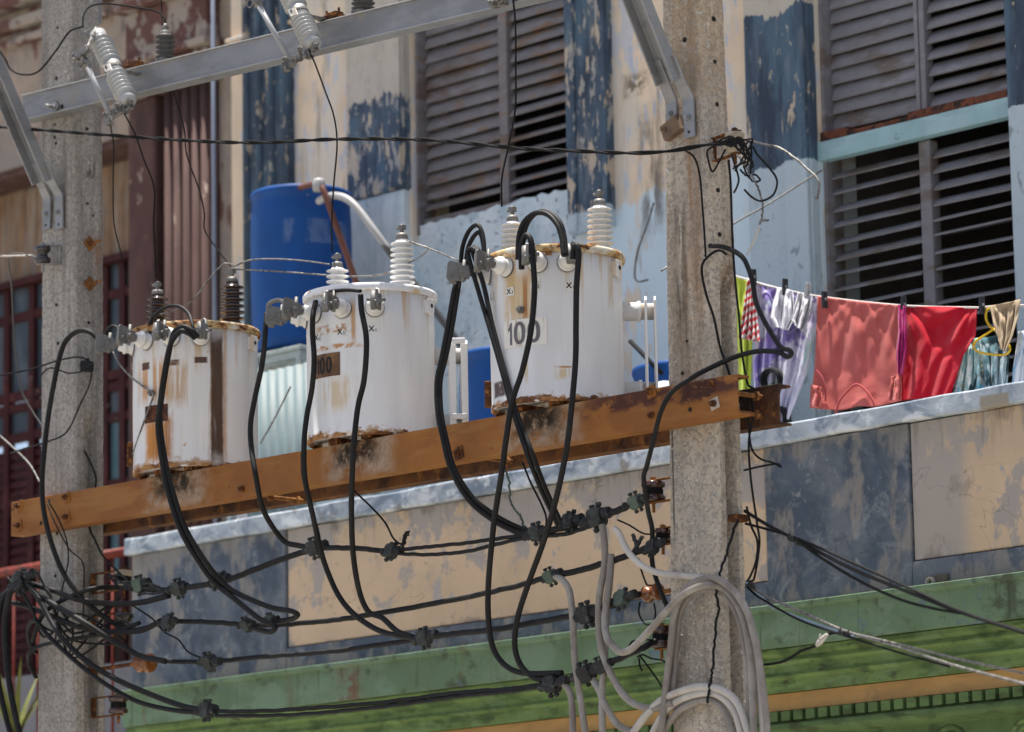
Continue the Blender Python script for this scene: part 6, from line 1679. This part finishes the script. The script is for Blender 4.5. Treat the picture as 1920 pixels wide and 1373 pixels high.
d3, d3o = drum('blue plastic drum mostly hidden behind the right pole', 1288, 690, 2.60, 0.80, 0.28)
# corrugated pale sheet
mCorr = M('pale_teal_sheet', (0.17, 0.23, 0.245), 0.55, var=0.12, vs=4, bump=0.1, layers=[L((0.22, 0.275, 0.285), 0.55, 0.07, (9, 9, 1.5), 2.0, op=0.7), L((0.20, 0.19, 0.17), 0.65, 0.05, (9, 9, 2), 4.0, op=0.6)])
pa, pb2_ = P(462, 770, 2.24), P(592, 770, 2.24)
zA, zB_ = Zc-0.5, P(520, 692, 2.24).z
m = MB()
n = 96
w = pb2_.x-pa.x
for i in range(n+1):
    x = pa.x+w*i/n
    y = 2.24+0.012*math.sin(i/n*w/0.075*2*math.pi)
    m.v += [Vector((x, y, zA)), Vector((x, y, zB_)), Vector((x, y+0.003, zA)), Vector((x, y+0.003, zB_))]
for i in range(n):
    a = i*4
    m.f += [[a, a+4, a+5, a+1], [a+2, a+3, a+7, a+6], [a+1, a+5, a+7, a+3], [a, a+2, a+6, a+4]]; m.sm += [True, True, False, False]
m.f += [[0, 1, 3, 2], [n*4, n*4+2, n*4+3, n*4+1]]; m.sm += [False, False]
tag(m.build('corrugated_sheet', mCorr, recalc=False), 'pale teal corrugated sheet under the tall blue drum', 'sheet')
# pipes at the tall drum
mPvc = M('white_pvc_pipe', (0.46, 0.46, 0.46), 0.45, var=0.12, vs=6, bump=0.05, layers=[L((0.10, 0.10, 0.105), 0.5, 0.05, 6, 2.0, bias=[('Z', 6.15, 5.85, 0.6), ('Z', -1, 0, -0.28)])])
tag(MB().tube(spline([P(598, 378, 2.26), P(608, 371, 2.24), P(636, 368, 2.22), P(664, 384, 2.22), P(700, 430, 2.24), P(740, 485, 2.3), P(812, 578, 2.42), P(860, 642, 2.5), P(906, 708, 2.58)], 8), 0.021, 10).build('water_pipe', mPvc, recalc=False), 'white and black water pipe curving down from the tall blue drum', 'pipe')
tag(MB().tube(spline([P(562, 352, 2.4), P(590, 345, 2.25), P(602, 349, 2.2), P(612, 372, 2.2), P(636, 440, 2.24), P(668, 530, 2.3), P(690, 600, 2.35)], 6), 0.018, 8).build('iron_pipe', M('rusty_brown_pipe', (0.13, 0.055, 0.04), 0.7, var=0.2, bump=0.2), recalc=False), 'rusty brown iron pipe slanting down the side of the tall blue drum', 'pipe')
tag(MB().lathe(P(598, 352, 2.2), (0, 0, 1), [(0.032, -0.02), (0.036, 0), (0.036, 0.035), (0.024, 0.05)], 14).build('pipe_elbow', mPvc), 'grey pipe elbow at the rim of the tall blue drum', 'pipe elbow')
tag(MB().tube([P(1182, 640, 2.4), P(1240, 700, 2.3)], 0.012, 8).build('rod', mWire), 'dark rod leaning on the balcony left of the right pole', 'rod')
c = P(1246, 690, 2.3)
bk = MB().lathe((c.x, c.y, Zc-0.08), (0, 0, 1), [(0.08, 0), (0.095, 0.02), (0.10, 0.30), (0.085, 0.36), (0.035, 0.42), (0.035, 0.46), (0.01, 0.462)], 24).build('plastic_jug', M('white_plastic', (0.62, 0.63, 0.65), 0.45, var=0.05, bump=0.02))
tag(bk, 'white plastic jug on the balcony, half behind the right pole', 'jug')
tag(MB().span(c.x-0.12, c.x+0.12, c.y-0.1, c.y+0.12, zg, Zc-0.081).build('crate', mRed, bevel=0.01), 'dark wooden crate under the white plastic jug', 'crate')
tag(MB().span(d3.x-0.29, d3.x+0.29, d3.y-0.29, d3.y+0.29, zg, d3.z-0.002).build('crate', mRed, bevel=0.01), 'dark wooden crate under the drum behind the right pole', 'crate')
# ------------------------------------------------------------------ laundry
YL = 2.27
def poly_at(pts, t):
    n_ = len(pts)-1
    f = min(max(t, 0), 1)*n_
    i = min(int(f), n_-1)
    k = f-i
    return (pts[i][0]*(1-k)+pts[i+1][0]*k, pts[i][1]*(1-k)+pts[i+1][1]*k)
def cloth(name, label, cat, Lp, Rp, mat, Y=YL, folds=(5, 0.012), diag=0.010, nu=48, nv=56, bottom=None, seed=1, sag=0.0, lean=0.05, pins=(0.0, 1.0), top=None, group='washing on the line'):
    rnd = random.Random(seed)
    ph = [rnd.uniform(0, 6.28) for _ in range(12)]
    m = MB()
    for j in range(nv+1):
        v = j/nv
        a, b = poly_at(Lp, v), poly_at(Rp, v)
        for i in range(nu+1):
            u = i/nu
            px = a[0]*(1-u)+b[0]*u
            py = a[1]*(1-u)+b[1]*u
            py += sag*4*u*(1-u)*(1-v)
            if bottom:
                py += bottom(u)*v**3
            y = Y-lean*v
            ramp = min(1.0, v*2.5+0.1)
            y += folds[1]*ramp*math.sin(folds[0]*6.283*(u+0.06*math.sin(v*3+ph[0]))+ph[1])
            y += folds[1]*0.5*ramp*math.sin(folds[0]*2.3*6.283*u+ph[2]+2.0*v)
            # folds swinging down from each pin
            for k, p in enumerate(pins):
                dd = (u-p)
                ang = math.atan2(dd, v+0.08)
                rr = math.hypot(dd, v+0.08)
                y += diag*(0.6*math.sin(ang*9+ph[3+k % 4])+0.3*math.sin(ang*19+ph[5+k % 3]))*math.exp(-1.3*rr)*min(1, rr*2.2)
            if len(pins) > 1:
                dv_ = v-0.42*(1-(2*u-1)**2)
                y += diag*0.30*math.sin(16*dv_+ph[6])*math.exp(-2.2*v)
            y += 0.005*mnoise.noise(Vector((u*3.1+seed, v*2.4+u, 0.3)))+0.0022*mnoise.noise(Vector((u*7+v*4+seed, v*6-u*3, 1.3)))+0.0010*mnoise.noise(Vector((u*16+seed+v*9, v*11-u*8, 2.3)))
            m.v.append(P(px, py, y))
    for j in range(nv):
        for i in range(nu):
            q = j*(nu+1)+i
            m.f.append([q, q+1, q+nu+2, q+nu+1]); m.sm.append(True)
    o = m.build(name, mat, recalc=False, solid=0.003)
    return tag(o, label, cat, group)
def fabric(name, c, layers=(), rough=0.9):
    return M(name, c, rough, var=0.05, vs=8, bump=0.25, bs=420, bdist=0.0012, spec=0.15, sheen=0.15, layers=layers)
mSalmon = fabric('salmon_cotton', (0.52, 0.115, 0.10))
mSalmonD = fabric('salmon_rib', (0.36, 0.055, 0.055))
mRedC = fabric('red_cotton', (0.50, 0.006, 0.022))
mTie = fabric('purple_tie_dye', (0.60, 0.57, 0.72), [L((0.13, 0.08, 0.36), 0.52, 0.05, (4, 4, 2.6), 3.0, dist=1.8, op=0.85), L((0.66, 0.64, 0.72), 0.54, 0.05, (7, 7, 5), 5.0, dist=1.2, op=0.8), L((0.14, 0.38, 0.26), 0.60, 0.06, (6, 6, 4), 7.0, dist=1.0, op=0.8), L((0.11, 0.10, 0.24), 0.63, 0.05, (6, 6, 5), 9.0, dist=1.0, op=0.85), L((0.25, 0.42, 0.52), 0.64, 0.05, (6, 6, 5), 12.0, dist=1.0, op=0.8)])
cloth('towel', 'lime green towel half hidden behind the right pole', 'towel', [(1366, 512), (1364, 640), (1366, 770)], [(1404, 526), (1412, 620), (1407, 740)], fabric('lime_cotton', (0.46, 0.56, 0.06)), Y=YL+0.03, seed=3, folds=(2, 0.012), bottom=lambda u: 14*u)
n_ = NT('red_white_stripes')
xyz = n_.sep(n_.pos)
st = n_.math('SINE', n_.math('MULTIPLY', n_.math('ADD', xyz[2], n_.math('MULTIPLY', xyz[0], -0.35)), 150.0))
n_.lk(n_.mix(n_.maprange(st, -0.15, 0.15, 0, 1), (0.50, 0.03, 0.035), (0.62, 0.58, 0.56)), n_.bsdf.inputs['Base Color'])
n_.bsdf.inputs['Roughness'].default_value = 0.9
cloth('striped_top', 'small red and white striped garment bunched on the line beside the lime towel', 'garment', [(1402, 521), (1395, 568), (1390, 605), (1384, 634)], [(1412, 526), (1417, 570), (1421, 610), (1425, 642)], n_.m, Y=YL-0.03, seed=5, folds=(4, 0.018), nu=30, nv=40)
cloth('tie_dye_dress', 'purple, white and green tie-dye cloth hanging between the lime towel and the salmon shirt', 'cloth', [(1413, 527), (1416, 600), (1413, 690), (1420, 800)], [(1532, 557), (1530, 612), (1511, 702), (1474, 800)], mTie, Y=YL+0.015, seed=8, folds=(3, 0.02), diag=0.02, pins=(0.0, 0.55, 1.0))
mWhiteC = fabric('white_cotton', (0.66, 0.65, 0.69), [L((0.45, 0.43, 0.52), 0.62, 0.06, 20, 3.0, op=0.5)])
cloth('underwear', 'white underwear pegged in front of the tie-dye cloth, left of the pair', 'underwear', [(1458, 539), (1450, 570), (1446, 597), (1456, 614)], [(1487, 545), (1490, 575), (1490, 598), (1478, 620)], mWhiteC, Y=YL-0.035, seed=11, folds=(2, 0.02), diag=0.012, nu=30, nv=34)
cloth('underwear', 'greyish white underwear with dark trim, right of the pair beside the salmon shirt', 'underwear', [(1497, 548), (1489, 580), (1484, 600), (1490, 610)], [(1524, 553), (1522, 580), (1514, 604), (1505, 622)], fabric('greyish_white_cotton', (0.52, 0.51, 0.53), [L((0.12, 0.10, 0.16), 0.60, 0.05, 22, 4.0, op=0.8), L((0.45, 0.22, 0.30), 0.66, 0.04, 30, 6.0)]), Y=YL-0.035, seed=12, folds=(2, 0.02), diag=0.012, nu=30, nv=34)
sh = cloth('shirt', 'salmon red shirt hung upside down on the clothesline', 'shirt', [(1533, 555), (1531, 620), (1528, 690), (1522, 735), (1519, 765)], [(1691, 573), (1690, 640), (1688, 700), (1687, 735), (1686, 752)], mSalmon, Y=YL-0.01, seed=21, folds=(2, 0.005), diag=0.012, lean=0.055, nu=90, nv=90, bottom=lambda u: 10*math.sin(u*3.1)-6*math.exp(-((u-0.55)/0.12)**2), pins=(0.07, 0.98, 0.5), sag=1.5)
# neckline rib and the inside of the collar, a dart of darker fabric
def on_cloth(px, py, dy):
    return P(px, py, YL-0.01-0.035+dy)
nk = spline([on_cloth(q[0], q[1], -0.026) for q in ((1567, 775), (1574, 752), (1590, 733), (1606, 721), (1622, 731), (1635, 748), (1641, 763))], 8)
o = MB().tube(nk, 0.006, 6); o = o.build('neckline', mSalmonD, sh, recalc=False)
nk = spline([on_cloth(q[0], q[1], -0.024) for q in ((1528, 692), (1540, 706), (1547, 728), (1548, 752))], 6)
MB().tube(nk, 0.0045, 6).build('seam', mSalmonD, sh, recalc=False)
for (x0, x1, y0, y1) in ((1584, 1633, 655, 690), (1592, 1618, 692, 716)):
    pm = MB()
    pts = [(x0, y0), (x1, y0+4), (x1-2, y1+3), (x0+1, y1)]
    v8 = [on_cloth(a, b, -0.030) for a, b in pts]
    c0 = sum(v8, Vector())/4
# sleeve bunches either side
cloth('shirt_sleeve_tmp', 'x', 'x', [(1520, 722), (1519, 745), (1518, 764)], [(1540, 726), (1542, 745), (1538, 764)], mSalmon, Y=YL-0.095, seed=23, lean=0.02, folds=(1.5, 0.012), nu=16, nv=20)
tmp = bpy.data.objects['shirt_sleeve_tmp']
def adopt(tmp, parent, name):
    tmp.parent = parent
    tmp.location = tmp.location-parent.location
    tmp.name = name
    for k in ('label', 'category', 'group'):
        if k in tmp: del tmp[k]
adopt(tmp, sh, 'sleeve')
cloth('shirt_sleeve_tmp', 'x', 'x', [(1672, 706), (1668, 730), (1666, 752)], [(1690, 702), (1691, 725), (1690, 752)], mSalmon, Y=YL-0.095, seed=24, lean=0.02, folds=(1.5, 0.012), nu=16, nv=20)
adopt(bpy.data.objects['shirt_sleeve_tmp'], sh, 'sleeve')
cloth('scarf', 'narrow magenta garment bunched between the salmon shirt and the red shirt', 'garment', [(1684, 571), (1686, 620), (1681, 660), (1683, 700)], [(1697, 574), (1700, 620), (1700, 660), (1692, 704)], fabric('magenta_cotton', (0.36, 0.008, 0.13)), Y=YL-0.045, seed=31, folds=(3, 0.014), nu=24, nv=40)
rsh = cloth('shirt', 'bright red shirt hanging right of the salmon one', 'shirt', [(1693, 574), (1692, 640), (1690, 700), (1686, 752)], [(1832, 577), (1830, 628), (1806, 668), (1782, 742)], mRedC, Y=YL+0.0, seed=41, folds=(2, 0.007), diag=0.020, lean=0.05, nu=90, nv=80, pins=(0.0, 1.0))
mPat = fabric('teal_print_cotton', (0.30, 0.46, 0.46), [L((0.62, 0.62, 0.58), 0.52, 0.04, (14, 14, 11), 3.0, dist=0.8), L((0.02, 0.05, 0.06), 0.56, 0.03, (9, 9, 7), 5.0, dist=0.8), L((0.10, 0.34, 0.44), 0.60, 0.03, (14, 14, 12), 7.0), L((0.42, 0.30, 0.12), 0.66, 0.03, (16, 16, 14), 9.0)])
cloth('blouse', 'teal, white and black printed blouse draped below the red shirt at right', 'blouse', [(1812, 636), (1806, 665), (1797, 700), (1784, 755)], [(1838, 634), (1842, 660), (1846, 690), (1852, 745)], mPat, Y=YL+0.03, seed=51, folds=(3, 0.015), nu=40, nv=40)
cloth('shorts', 'dark teal printed garment on the yellow hanger', 'garment', [(1836, 636), (1838, 665), (1842, 700), (1846, 745)], [(1890, 625), (1893, 660), (1890, 700), (1886, 735)], fabric('dark_teal_print', (0.03, 0.07, 0.085), [L((0.35, 0.45, 0.50), 0.58, 0.05, (10, 10, 6), 3.0, bias=[('Z', 4.93, 4.80, 0.12)]), L((0.08, 0.20, 0.24), 0.55, 0.06, (9, 9, 9), 5.0, op=0.8)]), Y=YL+0.045, seed=52, folds=(3, 0.012), nu=40, nv=40)
cloth('cloth', 'beige cloth folded over the line near the right edge', 'cloth', [(1857, 574), (1863, 605), (1871, 635), (1876, 655)], [(1914, 562), (1909, 595), (1899, 630), (1886, 660)], fabric('beige_cotton', (0.38, 0.285, 0.18)), Y=YL-0.03, seed=53, folds=(3, 0.014), diag=0.014, nu=44, nv=40)
cloth('towel', 'light blue and white towel at the right edge', 'towel', [(1910, 622), (1906, 655), (1900, 690), (1896, 735)], [(1945, 618), (1945, 650), (1945, 690), (1945, 725)], fabric('blue_white_towel', (0.60, 0.63, 0.66), [L((0.13, 0.33, 0.50), 0.53, 0.05, (7, 7, 2), 3.0, dist=0.8)]), Y=YL-0.02, seed=54, folds=(2, 0.015), nu=30, nv=40)
# black fabric strap looped in front of the tie-dye cloth
stp = spline([P(a, b, YL-0.04) for a, b in ((1436, 728), (1433, 710), (1440, 697), (1452, 694), (1463, 703), (1465, 722), (1456, 738), (1448, 748), (1458, 762), (1472, 772), (1476, 790), (1474, 810))], 8)
tag(MB().tube(stp, 0.030, 8, flat=0.45).build('strap', fabric('black_fabric', (0.008, 0.008, 0.010)), recalc=False), 'black fabric strap looped at the foot of the tie-dye cloth', 'strap')
# clothesline and pegs
ln_ = [(1345, 504), (1380, 518), (1404, 525), (1440, 536), (1532, 555.5), (1690, 573), (1833, 577), (1862, 575), (1940, 572)]
tag(MB().tube(spline(pxpts(ln_, YL), 8), 0.0055, 6).build('clothesline', M('white_cord', (0.60, 0.58, 0.54), 0.8, var=0.1), recalc=False), 'white cord clothesline stretched along the balcony', 'clothesline')
mPegD = M('dark_peg_plastic', (0.035, 0.036, 0.04), 0.5, var=0.2, bump=0.05)
mPegL = M('grey_peg_plastic', (0.42, 0.42, 0.42), 0.5, var=0.15, bump=0.05)
def peg(px, py, mat, lab, tilt=0.0):
    c = P(px, py, YL-0.035)
    root = thing('clothes_peg', lab, 'clothes peg', c-Vector((0, 0, 0.04)), 'pegs on the clothesline')
    d = Vector((math.sin(tilt), 0, math.cos(tilt)))
    x = Vector((math.cos(tilt), 0, -math.sin(tilt)))
    for s in (-1, 1):
        m = MB().prism([(-0.007, -0.042), (0.007, -0.042), (0.008, 0.0), (0.0065, 0.04), (-0.0065, 0.04), (-0.008, 0.0)], c+Vector((0, s*0.008-0.0055, 0))+x*s*0.001, x, d, Vector((0, 0.011, 0)))
        m.build('jaw', mat, root, bevel=0.002)
    MB().cyl(c-x*0.012, c+x*0.012, 0.006, n=10).build('spring', mGalvD, root)
for q in ((1472, 538, mPegD, 'black peg on the left white underwear', 0.05), (1514, 546, mPegL, 'grey peg on the right white underwear', 0.2), (1546, 562, mPegD, 'black peg at the left top corner of the salmon shirt', 0.0), (1694, 571, mPegD, 'dark peg between the salmon shirt and the red shirt', 0.08), (1841, 572, mPegD, 'dark peg right of the red shirt', 0.0), (1413, 520, mPegD, 'dark peg beside the striped garment', 0.0)):
    peg(*q)
mYel = M('yellow_plastic', (0.62, 0.38, 0.015), 0.4, var=0.05, bump=0.02)
hgm = thing('clothes_hanger', 'yellow plastic hanger on the clothesline', 'hanger', P(1860, 660, YL-0.02))
MB().tube(spline([P(a, b, YL-0.02) for a, b in ((1857, 579), (1850, 582), (1849, 598), (1856, 612), (1863, 617))], 8), 0.006, 8).build('hook', mYel, hgm, recalc=False)
MB().tube(spline([P(a, b, YL-0.02) for a, b in ((1863, 617), (1846, 629), (1830, 640), (1826, 652), (1838, 661), (1862, 665), (1884, 665), (1894, 655), (1885, 638), (1863, 617))], 5), 0.0055, 8).build('triangle', mYel, hgm, recalc=False)
# ------------------------------------------------------------------ plant and pole clutter at the lower left
pl = thing('plant', 'yellow-green spiky plant low at the left edge', 'plant', P(28, 1400, 2.1))
mLeaf = M('yellow_green_leaf', (0.13, 0.14, 0.03), 0.6, var=0.3, vs=9, bump=0.1)
b = P(28, 1400, 2.1)
rnd = random.Random(4)
for k in range(16):
    a = rnd.uniform(0, 6.28); ln = rnd.uniform(0.3, 0.62)
    d = Vector((math.cos(a)*0.35, math.sin(a)*0.35, 1)).normalized()
    s = Vector((-math.sin(a), math.cos(a), 0))
    m = MB()
    N = 7
    for i in range(N+1):
        t = i/N
        c = b+d*ln*t+Vector((math.cos(a), math.sin(a), -0.4))*(0.18*t*t*ln)
        w_ = 0.022*(1-t**1.6)+0.002
        m.v += [c-s*w_, c+Vector((0, 0, 0.005)), c+s*w_]
    for i in range(N):
        q = i*3
        m.f += [[q, q+1, q+4, q+3], [q+1, q+2, q+5, q+4]]; m.sm += [True, True]
    m.build('leaf', mLeaf, pl, recalc=False)
pot = MB().lathe((b.x, b.y, 3.02), (0, 0, 1), [(0.10, 0), (0.14, b.z-3.03), (0.15, b.z-3.0), (0.12, b.z-3.0)], 20).build('pot', mRustOr, pl)
